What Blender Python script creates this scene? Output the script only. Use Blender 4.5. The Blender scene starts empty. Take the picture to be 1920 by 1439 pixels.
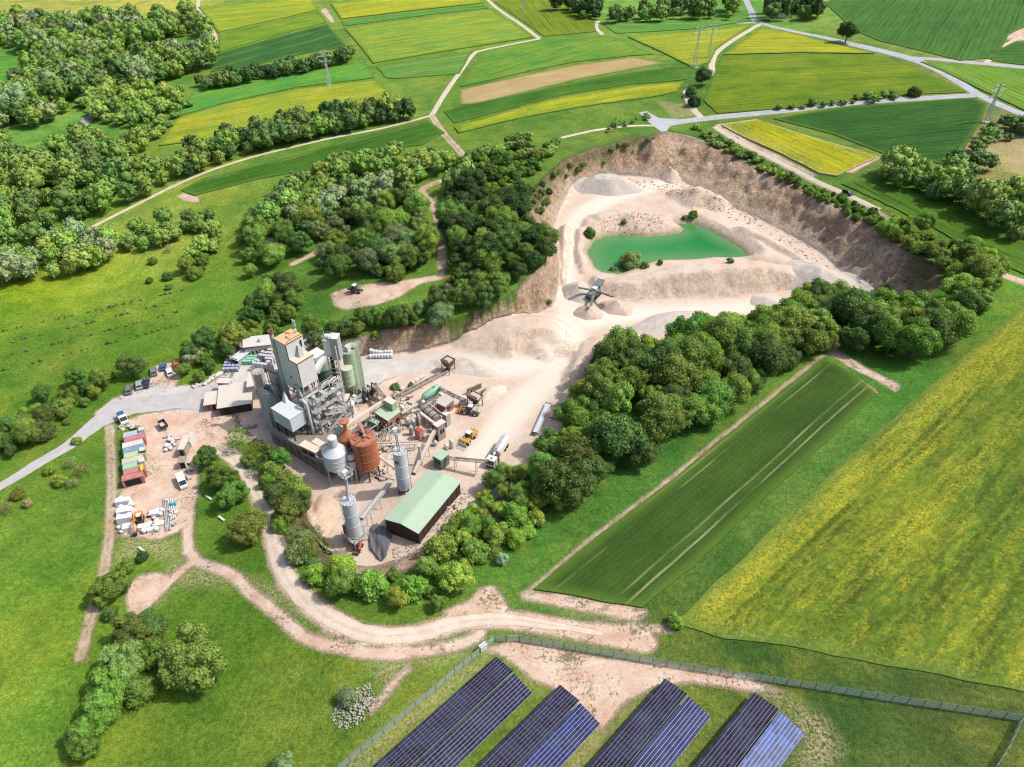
import bpy, math, random
import numpy as np
from mathutils import Vector, Matrix
from mathutils.geometry import delaunay_2d_cdt

random.seed(7)
RNG = np.random.default_rng(11)
SC = bpy.context.scene
COL = SC.collection

# ------------------------------------------------------------------ camera
TILT = math.radians(38.4)
HC = 130.0
FPX = 1333.0
cam_d = bpy.data.cameras.new("camera")
cam_d.sensor_width = 36.0
cam_d.lens = 36.0 * FPX / 1920.0
cam_d.clip_start = 1.0
cam_d.clip_end = 6000.0
cam = bpy.data.objects.new("camera", cam_d)
cam.location = (0, 0, HC)
cam.rotation_euler = (math.pi / 2 - TILT, 0, 0)
COL.objects.link(cam)
SC.camera = cam

# ------------------------------------------------------------------ light
SUN_EL = math.radians(54.0)
SUN_AZ = math.radians(4.0)          # measured from +X towards +Y
world = bpy.data.worlds.new("World")
SC.world = world
world.use_nodes = True
wn = world.node_tree.nodes
wl = world.node_tree.links
sky = wn.new("ShaderNodeTexSky")
sky.sky_type = 'NISHITA'
sky.sun_disc = False
sky.sun_elevation = SUN_EL
sky.sun_rotation = math.pi / 2 - SUN_AZ
sky.air_density = 1.0
sky.dust_density = 3.5
sky.ozone_density = .4
wn["Background"].inputs["Strength"].default_value = 0.15
wl.new(sky.outputs[0], wn["Background"].inputs["Color"])
sun_d = bpy.data.lights.new("sun", 'SUN')
sun_d.energy = 3.35
sun_d.angle = math.radians(0.55)
sun_d.color = (1.0, 0.955, 0.88)
sun = bpy.data.objects.new("sun", sun_d)
sv = Vector((math.cos(SUN_EL) * math.cos(SUN_AZ), math.cos(SUN_EL) * math.sin(SUN_AZ), math.sin(SUN_EL)))
sun.rotation_euler = sv.to_track_quat('Z', 'Y').to_euler()
sun.location = (300, 200, 400)
COL.objects.link(sun)
vs = SC.view_settings
vs.view_transform = 'Standard'
vs.look = 'None'
vs.exposure = 0.46
vs.gamma = 1.0
vs.use_curve_mapping = False
SC.cycles.filter_width = 1.15
SC.cycles.max_bounces = 6
SC.cycles.diffuse_bounces = 4
SC.cycles.transparent_max_bounces = 12
SC.cycles.caustics_reflective = False
SC.cycles.caustics_refractive = False

# ------------------------------------------------------------------ helpers
FWD = np.array([0, math.cos(TILT), -math.sin(TILT)])
UPV = np.array([0, math.sin(TILT), math.cos(TILT)])

def ray(px, py):
    return FWD * FPX + np.array([1.0, 0, 0]) * (px - 960.0) + UPV * (719.5 - py)

def P(px, py, z=0.0):
    """point of the photograph's ray at a given height"""
    r = ray(px, py)
    t = (z - HC) / r[2]
    return np.array([r[0] * t, r[1] * t, z])

def lin(c):
    c = np.asarray(c, float) / 255.0
    return np.where(c <= 0.04045, c / 12.92, ((c + 0.055) / 1.055) ** 2.4)

KLIT = 1.55                     # what full sun + sky make of albedo 1 on level ground

def alb(r, g, b):
    """base colour of a sunlit surface whose photograph value is r,g,b"""
    v = np.clip(lin((r, g, b)) / KLIT, 0.004, 0.85)
    return (float(v[0]), float(v[1]), float(v[2]), 1.0)

class NT:
    """short-hand for building a node material"""
    def __init__(s, name):
        s.mat = bpy.data.materials.new(name)
        s.mat.use_nodes = True
        s.t = s.mat.node_tree
        s.t.nodes.clear()
        s.out = s.t.nodes.new("ShaderNodeOutputMaterial")
        s._pos = None
    def n(s, typ, **kw):
        nd = s.t.nodes.new(typ)
        for k, v in kw.items():
            setattr(nd, k, v)
        return nd
    def put(s, sock, v):
        if v is None:
            return
        if isinstance(v, bpy.types.NodeSocket):
            s.t.links.new(v, sock)
        else:
            if hasattr(sock.default_value, "__len__"):
                v = tuple(v) if hasattr(v, "__len__") else (v, v, v)
                L = len(sock.default_value)
                v = (v + (1.0,))[:L] if len(v) < L else v[:L]
            sock.default_value = v
    def pos(s):
        if s._pos is None:
            s._pos = s.n("ShaderNodeNewGeometry").outputs["Position"]
        return s._pos
    def obj(s):
        return s.n("ShaderNodeTexCoord").outputs["Object"]
    def m(s, op, a, b=None, c=None, clamp=False):
        nd = s.n("ShaderNodeMath", operation=op)
        nd.use_clamp = clamp
        s.put(nd.inputs[0], a); s.put(nd.inputs[1], b)
        if c is not None: s.put(nd.inputs[2], c)
        return nd.outputs[0]
    def vm(s, op, a, b=None):
        nd = s.n("ShaderNodeVectorMath", operation=op)
        s.put(nd.inputs[0], a)
        if b is not None: s.put(nd.inputs[1], b)
        return nd.outputs[0]
    def noise(s, vec, scale, detail=3.0, rough=0.55, dist=0.0):
        nd = s.n("ShaderNodeTexNoise")
        s.put(nd.inputs["Vector"], vec)
        nd.inputs["Scale"].default_value = scale
        nd.inputs["Detail"].default_value = detail
        nd.inputs["Roughness"].default_value = rough
        nd.inputs["Distortion"].default_value = dist
        return nd.outputs[0]
    def mapr(s, v, a, b, c=0.0, d=1.0, smooth=False):
        nd = s.n("ShaderNodeMapRange")
        nd.clamp = True
        if smooth: nd.interpolation_type = 'SMOOTHSTEP'
        s.put(nd.inputs[0], v)
        for i, q in enumerate((a, b, c, d)):
            s.put(nd.inputs[i + 1], q)
        return nd.outputs[0]
    def mix(s, f, a, b, mode='MIX'):
        nd = s.n("ShaderNodeMix", data_type='RGBA', blend_type=mode)
        s.put(nd.inputs[0], f); s.put(nd.inputs[6], a); s.put(nd.inputs[7], b)
        return nd.outputs[2]
    def attr(s, name, what="Fac"):
        nd = s.n("ShaderNodeAttribute", attribute_name=name)
        return nd.outputs[what]
    def scalev(s, vec, sx, sy, sz):
        return s.vm('MULTIPLY', vec, (sx, sy, sz))
    def rot(s, vec, ang):
        nd = s.n("ShaderNodeVectorRotate", rotation_type='Z_AXIS')
        s.put(nd.inputs["Vector"], vec)
        nd.inputs["Angle"].default_value = ang
        return nd.outputs[0]
    def bump(s, h, strength=0.5, dist=0.3):
        nd = s.n("ShaderNodeBump")
        nd.inputs["Strength"].default_value = strength
        nd.inputs["Distance"].default_value = dist
        s.put(nd.inputs["Height"], h)
        return nd.outputs[0]
    def finish(s, color, rough=0.8, metal=0.0, normal=None, spec=0.3, alpha=None):
        p = s.n("ShaderNodeBsdfPrincipled")
        s.put(p.inputs["Base Color"], color)
        s.put(p.inputs["Roughness"], rough)
        s.put(p.inputs["Metallic"], metal)
        p.inputs["Specular IOR Level"].default_value = spec
        if normal is not None: s.put(p.inputs["Normal"], normal)
        if alpha is not None: s.put(p.inputs["Alpha"], alpha)
        s.t.links.new(p.outputs[0], s.out.inputs[0])
        return s.mat

MATS = {}
def paint(name, col, rough=0.55, metal=0.0, dirt=0.18, dust=0.25, scale=0.5, spec=0.35, streak=True):
    """painted / metal / concrete surface with grime and pale quarry dust"""
    if name in MATS: return MATS[name]
    t = NT(name)
    p = t.pos()
    base = col if len(col) == 4 else tuple(col) + (1.0,)
    n1 = t.noise(p, scale, 4, 0.6)
    n2 = t.noise(t.scalev(p, 3.0, 3.0, 0.35) if streak else p, 1.0, 3, 0.6)
    f = t.m('MULTIPLY_ADD', n1, dirt * 2, 1.0 - dirt)
    f2 = t.m('MULTIPLY_ADD', n2, dirt * 1.4, 1.0 - dirt * 0.7)
    c = t.mix(1.0, base, t.m('MULTIPLY', f, f2), 'MULTIPLY')
    nz = t.n("ShaderNodeNewGeometry").outputs["Normal"]
    sep = t.n("ShaderNodeSeparateXYZ"); t.put(sep.inputs[0], nz)
    upf = t.mapr(sep.outputs[2], 0.3, 0.95)
    dm = t.m('MULTIPLY', t.m('MULTIPLY', upf, t.mapr(t.noise(p, 0.9, 4, 0.65), 0.4, 0.75)), dust)
    c = t.mix(dm, c, (0.46, 0.39, 0.32, 1))
    MATS[name] = t.finish(c, rough, metal, spec=spec)
    return MATS[name]

class MB:
    """collects shapes into one mesh"""
    def __init__(s):
        s.v = []; s.f = []; s.smooth = []; s.M = Matrix.Identity(4)
    def add(s, vs, fs, smooth=False):
        k = len(s.v)
        s.v += [tuple(s.M @ Vector(v)) for v in vs]
        s.f += [tuple(i + k for i in f) for f in fs]
        s.smooth += [smooth] * len(fs)
        return s
    def box(s, c, d, rz=0.0, M=None):
        x, y, z = d[0] / 2, d[1] / 2, d[2] / 2
        R = Matrix.Rotation(rz, 3, 'Z') if M is None else M
        C = Vector(c)
        vs = [C + R @ Vector((sx * x, sy * y, sz * z)) for sz in (-1, 1) for sx, sy in ((-1, -1), (1, -1), (1, 1), (-1, 1))]
        return s.add(vs, [(3, 2, 1, 0), (4, 5, 6, 7), (0, 1, 5, 4), (1, 2, 6, 5), (2, 3, 7, 6), (3, 0, 4, 7)])
    def bar(s, a, b, w, h=None, up=(0, 0, 1)):
        """box beam from a to b"""
        h = h or w
        a, b = Vector(a), Vector(b)
        d = (b - a); L = d.length
        if L < 1e-6: return s
        d /= L
        u = Vector(up)
        if abs(d.dot(u)) > 0.98: u = Vector((1, 0, 0))
        r = d.cross(u).normalized(); u = r.cross(d)
        vs = []
        for q in (a, b):
            for i, j in ((-1, -1), (1, -1), (1, 1), (-1, 1)):
                vs.append(q + r * (i * w / 2) + u * (j * h / 2))
        return s.add(vs, [(3, 2, 1, 0), (4, 5, 6, 7), (0, 1, 5, 4), (1, 2, 6, 5), (2, 3, 7, 6), (3, 0, 4, 7)])
    def tube(s, pts, r, n=10, caps=True):
        """round pipe through points; r may be one radius or one per point"""
        pts = [Vector(p) for p in pts]
        rs = r if hasattr(r, "__len__") else [r] * len(pts)
        rings = []
        ref = None
        for i, p in enumerate(pts):
            d = (pts[min(i + 1, len(pts) - 1)] - pts[max(i - 1, 0)]).normalized()
            if ref is None or abs(ref.dot(d)) > 0.98:
                ref = Vector((0, 0, 1)) if abs(d.z) < 0.95 else Vector((1, 0, 0))
            e1 = d.cross(ref).normalized(); e2 = e1.cross(d)
            rings.append([p + (e1 * math.cos(2 * math.pi * k / n) + e2 * math.sin(2 * math.pi * k / n)) * rs[i] for k in range(n)])
        vs = [v for R in rings for v in R]
        fs = []
        for i in range(len(rings) - 1):
            for k in range(n):
                a = i * n + k; b = i * n + (k + 1) % n
                fs.append((a, b, b + n, a + n))
        s.add(vs, fs, True)
        if caps:
            s.add(rings[0], [tuple(range(n))]); s.add(rings[-1], [tuple(reversed(range(n)))])
        return s
    def lathe(s, c, prof, n=24, caps=True):
        """profile [(r, z)...] turned about the vertical through c"""
        C = Vector(c)
        vs = []
        for r, z in prof:
            vs += [C + Vector((r * math.cos(2 * math.pi * k / n), r * math.sin(2 * math.pi * k / n), z)) for k in range(n)]
        for i in range(len(prof) - 1):
            fs = []
            for k in range(n):
                a = i * n + k; b = i * n + (k + 1) % n
                fs.append((a, b, b + n, a + n))
            q = len(s.v)
            s.add(vs[i * n:(i + 2) * n], [tuple(x - i * n for x in f) for f in fs], True)
        if caps:
            if prof[0][0] > 1e-3: s.add(vs[:n], [tuple(reversed(range(n)))])
            if prof[-1][0] > 1e-3: s.add(vs[-n:], [tuple(range(n))])
        return s
    def prism(s, base, top):
        """two matching rings joined"""
        n = len(base)
        vs = [Vector(p) for p in base] + [Vector(p) for p in top]
        fs = [tuple(reversed(range(n))), tuple(range(n, 2 * n))]
        fs += [(k, (k + 1) % n, n + (k + 1) % n, n + k) for k in range(n)]
        return s.add(vs, fs)
    def build(s, name, mat, parent=None, loc=None):
        me = bpy.data.meshes.new(name)
        me.from_pydata(s.v, [], s.f)
        me.polygons.foreach_set("use_smooth", s.smooth)
        me.materials.append(mat)
        me.update()
        return link(name, me, parent, loc)

def link(name, me, parent=None, loc=None):
    o = bpy.data.objects.new(name, me)
    COL.objects.link(o)
    if parent is not None: o.parent = parent
    if loc is not None: o.location = loc
    return o

def tag(o, label=None, cat=None, group=None, kind=None):
    if label: o["label"] = label
    if cat: o["category"] = cat
    if group: o["group"] = group
    if kind: o["kind"] = kind
    return o

def empty(name, loc=(0, 0, 0), rz=0.0, label=None, cat=None, group=None):
    o = bpy.data.objects.new(name, None)
    o.empty_display_size = 0.5
    o.location = tuple(float(q) for q in loc); o.rotation_euler = (0, 0, rz)
    COL.objects.link(o)
    return tag(o, label, cat, group)

def dup(root, loc, rz=0.0, label=None, scale=None, color=None):
    """copy of a thing with its parts and sub-parts"""
    def cp(o, par):
        c = o.copy(); COL.objects.link(c)
        if par is not None: c.parent = par
        for ch in KIDS.get(o.name, ()):
            cp(ch, c)
        return c
    KIDS.clear()
    stack = [root]
    while stack:
        o = stack.pop()
        KIDS[o.name] = list(o.children)
        stack += KIDS[o.name]
    r = cp(root, None)
    r.location = tuple(float(q) for q in loc); r.rotation_euler = (0, 0, rz)
    if scale is not None: r.scale = (scale,) * 3
    if label: r["label"] = label
    return r
KIDS = {}

# smooth value noise in numpy
def _h(ix, iy, seed):
    n = (ix * 374761393 + iy * 668265263 + seed * 144665) & 0x7fffffff
    n = ((n ^ (n >> 13)) * 1274126177) & 0x7fffffff
    return ((n ^ (n >> 16)) & 0xffff) / 65535.0
def vnoise(x, y, seed=0):
    ix = np.floor(x).astype(np.int64); iy = np.floor(y).astype(np.int64)
    fx = x - ix; fy = y - iy
    fx = fx * fx * (3 - 2 * fx); fy = fy * fy * (3 - 2 * fy)
    a = _h(ix, iy, seed); b = _h(ix + 1, iy, seed); c = _h(ix, iy + 1, seed); d = _h(ix + 1, iy + 1, seed)
    return (a + (b - a) * fx) * (1 - fy) + (c + (d - c) * fx) * fy
def fbm(x, y, seed=0, oct=4):
    s = 0.0; a = 0.5
    for o in range(oct):
        s = s + a * (vnoise(x, y, seed + o * 17) - 0.5)
        x = x * 2.03 + 3.1; y = y * 2.03 + 7.7; a *= 0.5
    return s * 2.0        # about -1..1

def icosphere():
    f = (1 + 5 ** .5) / 2
    v = np.array([(-1, f, 0), (1, f, 0), (-1, -f, 0), (1, -f, 0), (0, -1, f), (0, 1, f), (0, -1, -f), (0, 1, -f), (f, 0, -1), (f, 0, 1), (-f, 0, -1), (-f, 0, 1)], float)
    v /= np.linalg.norm(v[0])
    t = np.array([(0, 11, 5), (0, 5, 1), (0, 1, 7), (0, 7, 10), (0, 10, 11), (1, 5, 9), (5, 11, 4), (11, 10, 2), (10, 7, 6), (7, 1, 8), (3, 9, 4), (3, 4, 2), (3, 2, 6), (3, 6, 8), (3, 8, 9), (4, 9, 5), (2, 4, 11), (6, 2, 10), (8, 6, 7), (9, 8, 1)])
    return v, t
ICO = icosphere()

# ================================================================== terrain
def tps_fit(pts, vals, reg=1e-3):
    p = np.asarray(pts, float)[:, :2] / 100.0; n = len(p)
    d2 = ((p[:, None] - p[None]) ** 2).sum(-1)
    K = 0.5 * d2 * np.log(d2 + 1e-12) + reg * np.eye(n)
    Q = np.c_[np.ones(n), p]
    A = np.block([[K, Q], [Q.T, np.zeros((3, 3))]])
    w = np.linalg.solve(A, np.r_[np.asarray(vals, float), 0, 0, 0])
    return p, w
def tps_eval(f, x, y, lim=None):
    p, w = f
    if lim is not None:
        x = np.clip(x, lim[0], lim[1]); y = np.clip(y, lim[2], lim[3])
    x = np.ravel(x) / 100.0; y = np.ravel(y) / 100.0
    r = w[-3] + w[-2] * x + w[-1] * y
    for i in range(len(p)):
        d2 = (x - p[i, 0]) ** 2 + (y - p[i, 1]) ** 2
        r += w[i] * 0.5 * d2 * np.log(d2 + 1e-12)
    return r

TOE = [(600,668,0),(670,668,0),(740,664,0),(800,656,0),(860,640,0),(905,612,0),(960,598,0),(1010,590,.5),(1040,574,1),
 (1048,535,1.5),(1050,500,2),(1048,460,3),(1042,430,4),(1052,395,5),(1075,350,6),(1130,330,6),(1190,332,6),(1240,338,6.5),
 (1278,342,6),(1350,379,5),(1420,411,4.5),(1480,442,4),(1540,477,3),(1585,520,2),(1615,550,1.5),(1650,566,1),(1640,590,1),
 (1560,600,1),(1480,615,1),(1400,632,1),(1300,655,1),(1200,672,.5),(1120,690,0),(1085,722,0),(1072,770,0),(1040,825,0),
 (1000,878,0),(960,910,0),(910,950,0),(870,985,1),(800,1022,1),(750,1048,0),(700,1062,-1),(655,1058,-1),(622,1035,-1),
 (600,1000,-1),(582,965,-1),(585,930,-1),(560,892,0),(520,830,0),(470,790,0),(440,740,0),(450,690,0),(520,660,0)]
RIM = [(590,650,3),(665,634,6),(720,618,7),(780,608,8),(850,600,8.5),(905,578,9.5),(955,556,10.5),(990,518,12),(1022,492,13),
 (1034,462,13),(1018,440,13),(995,405,13),(985,380,13),(1015,335,15),(1060,298,17),(1110,278,18),(1170,262,18),(1220,252,19),
 (1245,246,17.5),(1290,255,16.5),(1330,268,16),(1381,293,15.5),(1435,323,15),(1504,353,15),(1550,377,15),(1594,401,15),(1658,433,15),
 (1715,474,15.5),(1768,500,17),(1765,535,17),(1735,565,14),(1690,600,11),(1560,626,9),(1480,645,9),(1400,662,9),(1300,690,9),
 (1210,712,9),(1150,726,9),(1122,752,8),(1107,790,8),(1066,852,7),(1020,900,6.5),(975,938,6),(925,978,6),(885,1014,6),
 (815,1048,6.5),(760,1074,7),(700,1090,7),(640,1086,6.5),(600,1055,6),(572,1015,5.5),(550,970,4.5),(552,935,3.5),(535,900,1.5),
 (495,838,.3),(450,800,0),(422,740,0),(438,685,0),(515,650,.5)]
CTRL = [(100,600,-1),(250,700,0),(0,900,0),(-300,900,0),(300,780,0),(400,860,0),(300,1000,0.5),(430,640,0),(350,560,0),(430,470,1),(200,450,0),
 (40,480,-1),(100,1100,1.5),(80,1300,2.5),(300,1250,3),(450,1100,4),(500,1320,5),(540,1060,6),(620,1150,7),(700,1190,7.5),(650,1380,7),
 (850,1150,8),(960,1190,8.5),(950,1350,9),(1200,1400,10),(1500,1330,11),(1200,1190,9.5),(1000,1090,8),(1150,950,8.5),(1350,780,9.5),
 (1300,980,9.5),(1560,700,11),(1500,950,11),(1700,760,13),(1800,900,14),(1700,1150,13),(1900,1350,14),(1880,560,18),(1890,480,19.5),(1840,440,19.5),
 (1920,620,19),(1504,322,17.5),(1435,290,17.5),(1594,362,17.5),(1660,395,17.5),(1345,238,18),(1700,350,20),(1850,350,22.5),(1600,250,22),(1400,170,24),(1750,60,34),(1600,60,31),(1400,60,28),(1920,130,33),(1250,200,19),(1100,180,20),
 (1000,300,17),(900,250,15),(960,120,20),(750,60,19),(550,60,14),(700,180,13),(600,300,9),(450,200,9),(400,340,5),(250,380,2),(100,300,2),
 (200,150,5),(50,60,6),(0,20,7),(300,40,9),(880,330,14),(920,430,14),(860,430,12),(900,520,11),(820,430,11),(740,450,9),(650,450,6),(600,520,5),
 (700,550,8.5),(760,580,8.5),(820,530,9.5),(560,600,2),(500,520,2),(640,600,5.5),(560,420,5),(480,600,1),(2300,600,24),(2300,1200,18),(-300,1300,2),
 (-300,500,-1),(2300,100,40)]
gp = [P(*q) for q in CTRL] + [P(*q) for q in RIM]
GROUND = tps_fit(gp, [q[2] for q in gp], 2e-3)
FCTRL = [(700,750,0),(900,720,0),(1000,680,.5),(1080,600,1),(1075,480,3),(1090,420,4.5),(1200,372,6),(1250,350,6.5),(1400,445,4.5),(1500,500,3),
 (1105,440,4.2),(1170,412,5),(1240,415,4.8),(1330,412,5),(1430,472,4),(1250,580,1),(1400,580,1),(1180,550,1.2),(600,800,0),(700,900,-.3),(800,930,1.0),(650,980,-1),
 (900,850,0),(540,720,0),(1130,520,3.6),(1260,488,3.8),(1400,486,3.8)]
fp = [P(*q) for q in FCTRL] + [P(*q) for q in TOE]
FLOOR = tps_fit(fp, [q[2] for q in fp], 4e-3)
toe_w = np.array([P(*q)[:2] for q in TOE]); rim_w = np.array([P(*q)[:2] for q in RIM])
POND_Z = 2.6
POND = [(1112,452),(1130,446),(1165,441),(1200,444),(1240,444),(1268,438),(1282,428),(1270,421),(1300,421),(1330,432),(1360,450),(1385,465),(1404,481),
 (1350,483),(1290,488),(1240,491),(1200,501),(1160,514),(1130,512),(1112,497),(1104,475)]
pond_px = POND

def densify(poly, step, closed=True, amp=0.0, seed=0):
    p = np.asarray(poly, float); out = []
    n = len(p)
    for i in range(n if closed else n - 1):
        a, b = p[i], p[(i + 1) % n]
        k = max(1, int(np.ceil(np.hypot(*(b - a)[:2]) / step)))
        for j in range(k):
            out.append(a + (b - a) * j / k)
    if not closed: out.append(p[-1])
    out = np.array(out)
    if amp > 0:
        q = out[:, :2]
        out[:, 0] += amp * fbm(q[:, 0] / (step * 2.2), q[:, 1] / (step * 2.2), seed, 3)
        out[:, 1] += amp * fbm(q[:, 0] / (step * 2.2), q[:, 1] / (step * 2.2), seed + 5, 3)
    return out
pond_w = densify(np.array([P(a, b, POND_Z)[:2] for a, b in pond_px]), 3.0, True, 1.5, 3)
def smooth_line(pts, step=2.0):
    """Catmull-Rom through points"""
    p = [np.asarray(q, float) for q in pts]
    p = [2 * p[0] - p[1]] + p + [2 * p[-1] - p[-2]]
    out = []
    for i in range(1, len(p) - 2):
        a, b, c, d = p[i - 1:i + 3]
        k = max(2, int(np.hypot(*(c - b)[:2]) / step))
        for j in range(k):
            t = j / k
            out.append(0.5 * (2 * b + (c - a) * t + (2 * a - 5 * b + 4 * c - d) * t * t + (3 * b - a - 3 * c + d) * t ** 3))
    out.append(p[-2])
    return np.array(out)
def dist_line(x, y, line, closed=False, val=None):
    """distance of points to a polyline (and a value carried along it)"""
    best = np.full(x.shape, 1e9); bv = np.zeros(x.shape)
    n = len(line)
    for i in range(n if closed else n - 1):
        a = line[i]; b = line[(i + 1) % n]
        dx, dy = b[0] - a[0], b[1] - a[1]
        L = dx * dx + dy * dy + 1e-12
        t = np.clip(((x - a[0]) * dx + (y - a[1]) * dy) / L, 0, 1)
        d = np.hypot(x - a[0] - t * dx, y - a[1] - t * dy)
        if val is not None:
            v = val[i] * (1 - t) + val[(i + 1) % n] * t
            bv = np.where(d < best, v, bv)
        best = np.minimum(best, d)
    return (best, bv) if val is not None else best
def inside(x, y, poly):
    r = np.zeros(x.shape, bool); n = len(poly); j = n - 1
    for i in range(n):
        xi, yi = poly[i][:2]; xj, yj = poly[j][:2]
        c = ((yi > y) != (yj > y)) & (x < (xj - xi) * (y - yi) / (yj - yi + 1e-12) + xi)
        r ^= c; j = i
    return r
def sdf(x, y, poly, pad=40.0):
    """signed distance, positive inside; only worked out near the polygon"""
    p = np.asarray(poly)[:, :2]
    out = np.full(x.shape, -pad)
    m = (x > p[:, 0].min() - pad) & (x < p[:, 0].max() + pad) & (y > p[:, 1].min() - pad) & (y < p[:, 1].max() + pad)
    if m.any():
        d = dist_line(x[m], y[m], p, True)
        out[m] = np.where(inside(x[m], y[m], p), d, -np.minimum(d, pad))
    return out

RIDGES = [  # crest (px, py, z), slope, flat half-width, noise
 ([(1128,524,4.4),(1180,526,5.2),(1240,512,7.0),(1320,500,8.6),(1420,494,8.4),(1480,502,6.8),(1520,522,3.8)], 1.05, 2.6, 1.7),
 ([(1275,356,8.5),(1310,352,11),(1342,366,9)], .75, 1.5, 1.2),
 ([(890,622,2.6),(950,606,5),(1010,606,5.2),(1042,624,3.8),(1020,640,2.5)], .45, 3.0, .8),
 ([(1128,405,7),(1165,398,7.4),(1215,404,6.6),(1250,416,5.6)], .5, 2.0, 1.6),
 ([(1092,428,5.6),(1092,470,4.8),(1096,505,3.8)], .9, 1.0, .8),
 ([(1100,660,2.6),(1130,640,3.0),(1175,628,2.4)], .5, 1.5, .8),
 ([(1110,412,6.4),(1140,424,5.6),(1120,436,5.0)], .6, .8, 1.8),
 ([(1235,405,6.6),(1268,412,5.6),(1310,420,5.4),(1350,440,5.4)], .7, .8, 1.6),
 ([(1390,424,7.0),(1440,446,6.6),(1500,480,5.4),(1530,505,4.2)], .8, .8, 1.2),
 ([(1060,420,6.4),(1058,470,5.0),(1056,520,3.6)], 1.0, .3, .7),
 ([(1100,640,2.4),(1085,680,2.2),(1078,710,2.0)], .6, .6, 1.2),
 ([(1020,372,8.5),(1045,345,9.5),(1070,320,9.5)], .6, 1.5, 1.2),
 ([(1330,418,6.4),(1400,452,6.2),(1455,480,5.4)], .5, 3.0, .8),
]
ridge_w = [([P(*q) for q in pts], s, fl, nz) for pts, s, fl, nz in RIDGES]
LIM = (-520, 620, 20, 760)

def heights(x, y):
    sh = x.shape; x = x.ravel(); y = y.ravel()
    g = tps_eval(GROUND, x, y, LIM)
    g += 0.25 * fbm(x / 23.0, y / 23.0, 3, 3)
    wall = np.ones_like(x); sd = sdf(x, y, rim_w, 60.0)
    m = sd > 0
    if m.any():
        xm, ym = x[m], y[m]
        f = tps_eval(FLOOR, xm, ym); g0 = g[m].copy()
        rough = 0.16 * fbm(xm / 5.0, ym / 5.0, 9, 3)
        sdt = sdf(xm, ym, toe_w, 80.0)
        dT = np.maximum(-sdt, 0); dR = sd[m]
        t = np.clip(dT / (dT + dR + 1e-6), 0, 1)
        rel = np.clip((g[m] - f) / 7.0, 0, 1.6)
        wob = fbm(xm / 9.0, ym / 9.0, 21, 4) * 0.20 + fbm(xm / 3.1, ym / 3.1, 31, 3) * 0.10
        tt = np.clip(t + wob * np.sin(np.pi * t), 0, 1)
        cl = np.interp(tt, [0, .10, .45, .86, .95, 1.0], [0, .03, .30, .93, .985, 1.0])
        prof = np.where(rel > .9, cl, np.where(tt < .12, tt * .5, .06 + (tt - .12) / .88 * .94))
        h = f + (g[m] - f) * prof
        h += rel * np.sin(np.pi * t) * ((.5 - np.abs(fbm(xm / 7.0, ym / 7.0, 41, 3))) * 3.4 + fbm(xm / 2.6, ym / 2.6, 43, 3) * 1.5)
        h += rough * (1 - t)
        for pts, s, fl, nz in ridge_w:
            q = np.array(pts)
            d, c = dist_line(xm, ym, q[:, :2], False, q[:, 2])
            n = fbm(xm / 6.0, ym / 6.0, int(s * 100), 4) * nz + fbm(xm / 1.9, ym / 1.9, 77, 2) * nz * .35
            hh = c - np.maximum(d - fl, 0) * s + n * np.clip(d / 3.0, .25, 1)
            n = n + (.45 - np.abs(fbm(xm / 3.6, ym / 3.6, 97, 3))) * nz * 1.1 * np.clip(d / 3.0, 0, 1)
            h = np.where(t < .6, np.maximum(h, hh), h)
        dp = sdf(xm, ym, pond_w, 12.0)
        h = np.where(dp > 0, np.minimum(h, POND_Z - .25 - np.minimum(dp * .25, 2.0)), np.where(dp > -9, np.minimum(np.maximum(h, POND_Z + .15), POND_Z + .2 - dp * .55), h))
        g[m] = h
        wall[m] = np.where(sdt > 0, 0, t * np.clip((g0 - f - .8) / 2.0, 0, 1))
    return g.reshape(sh), wall.reshape(sh), sd.reshape(sh)

def axis(lo, a, b, hi, fine, grow, big):
    mid = list(np.arange(a, b + 1e-6, fine)); L = []; R = []
    st = fine; q = mid[0]
    while q > lo:
        st = min(st * grow, big if q > lo * .5 else 80); q -= st; L.append(q)
    st = fine; q = mid[-1]
    while q < hi:
        st = min(st * grow, big if q < 700 else 90); q += st; R.append(q)
    return np.array(L[::-1] + mid + R)
GX = axis(-1800, -185, 262, 2000, 1.05, 1.04, 6.0)
GY = axis(-400, 44, 420, 3200, 1.05, 1.04, 6.0)
XX, YY = np.meshgrid(GX, GY)
ZZ, WALL, SDR = heights(XX, YY)

def gz(x, y):
    x = np.asarray(x, float); y = np.asarray(y, float)
    i = np.clip(np.searchsorted(GX, x) - 1, 0, len(GX) - 2); j = np.clip(np.searchsorted(GY, y) - 1, 0, len(GY) - 2)
    fx = np.clip((x - GX[i]) / (GX[i + 1] - GX[i]), 0, 1); fy = np.clip((y - GY[j]) / (GY[j + 1] - GY[j]), 0, 1)
    return (ZZ[j, i] * (1 - fx) + ZZ[j, i + 1] * fx) * (1 - fy) + (ZZ[j + 1, i] * (1 - fx) + ZZ[j + 1, i + 1] * fx) * fy
def at(px, py, dz=0.0):
    """where the photograph's ray meets the terrain (raised by dz)"""
    r = ray(px, py); r = r / np.linalg.norm(r)
    t = np.arange(60.0, 1500.0, 1.0)
    z = HC + r[2] * t - gz(r[0] * t, r[1] * t) - dz
    k = np.argmax(z < 0)
    if z[k] >= 0: return P(px, py, 0)
    lo, hi = t[k - 1], t[k]
    for _ in range(18):
        mid = (lo + hi) / 2
        if HC + r[2] * mid - gz(r[0] * mid, r[1] * mid) - dz < 0: hi = mid
        else: lo = mid
    return np.array([r[0] * hi, r[1] * hi, float(gz(r[0] * hi, r[1] * hi))])
def W(pts, dz=0.0):
    return np.array([at(a, b, dz) for a, b in pts])

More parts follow.
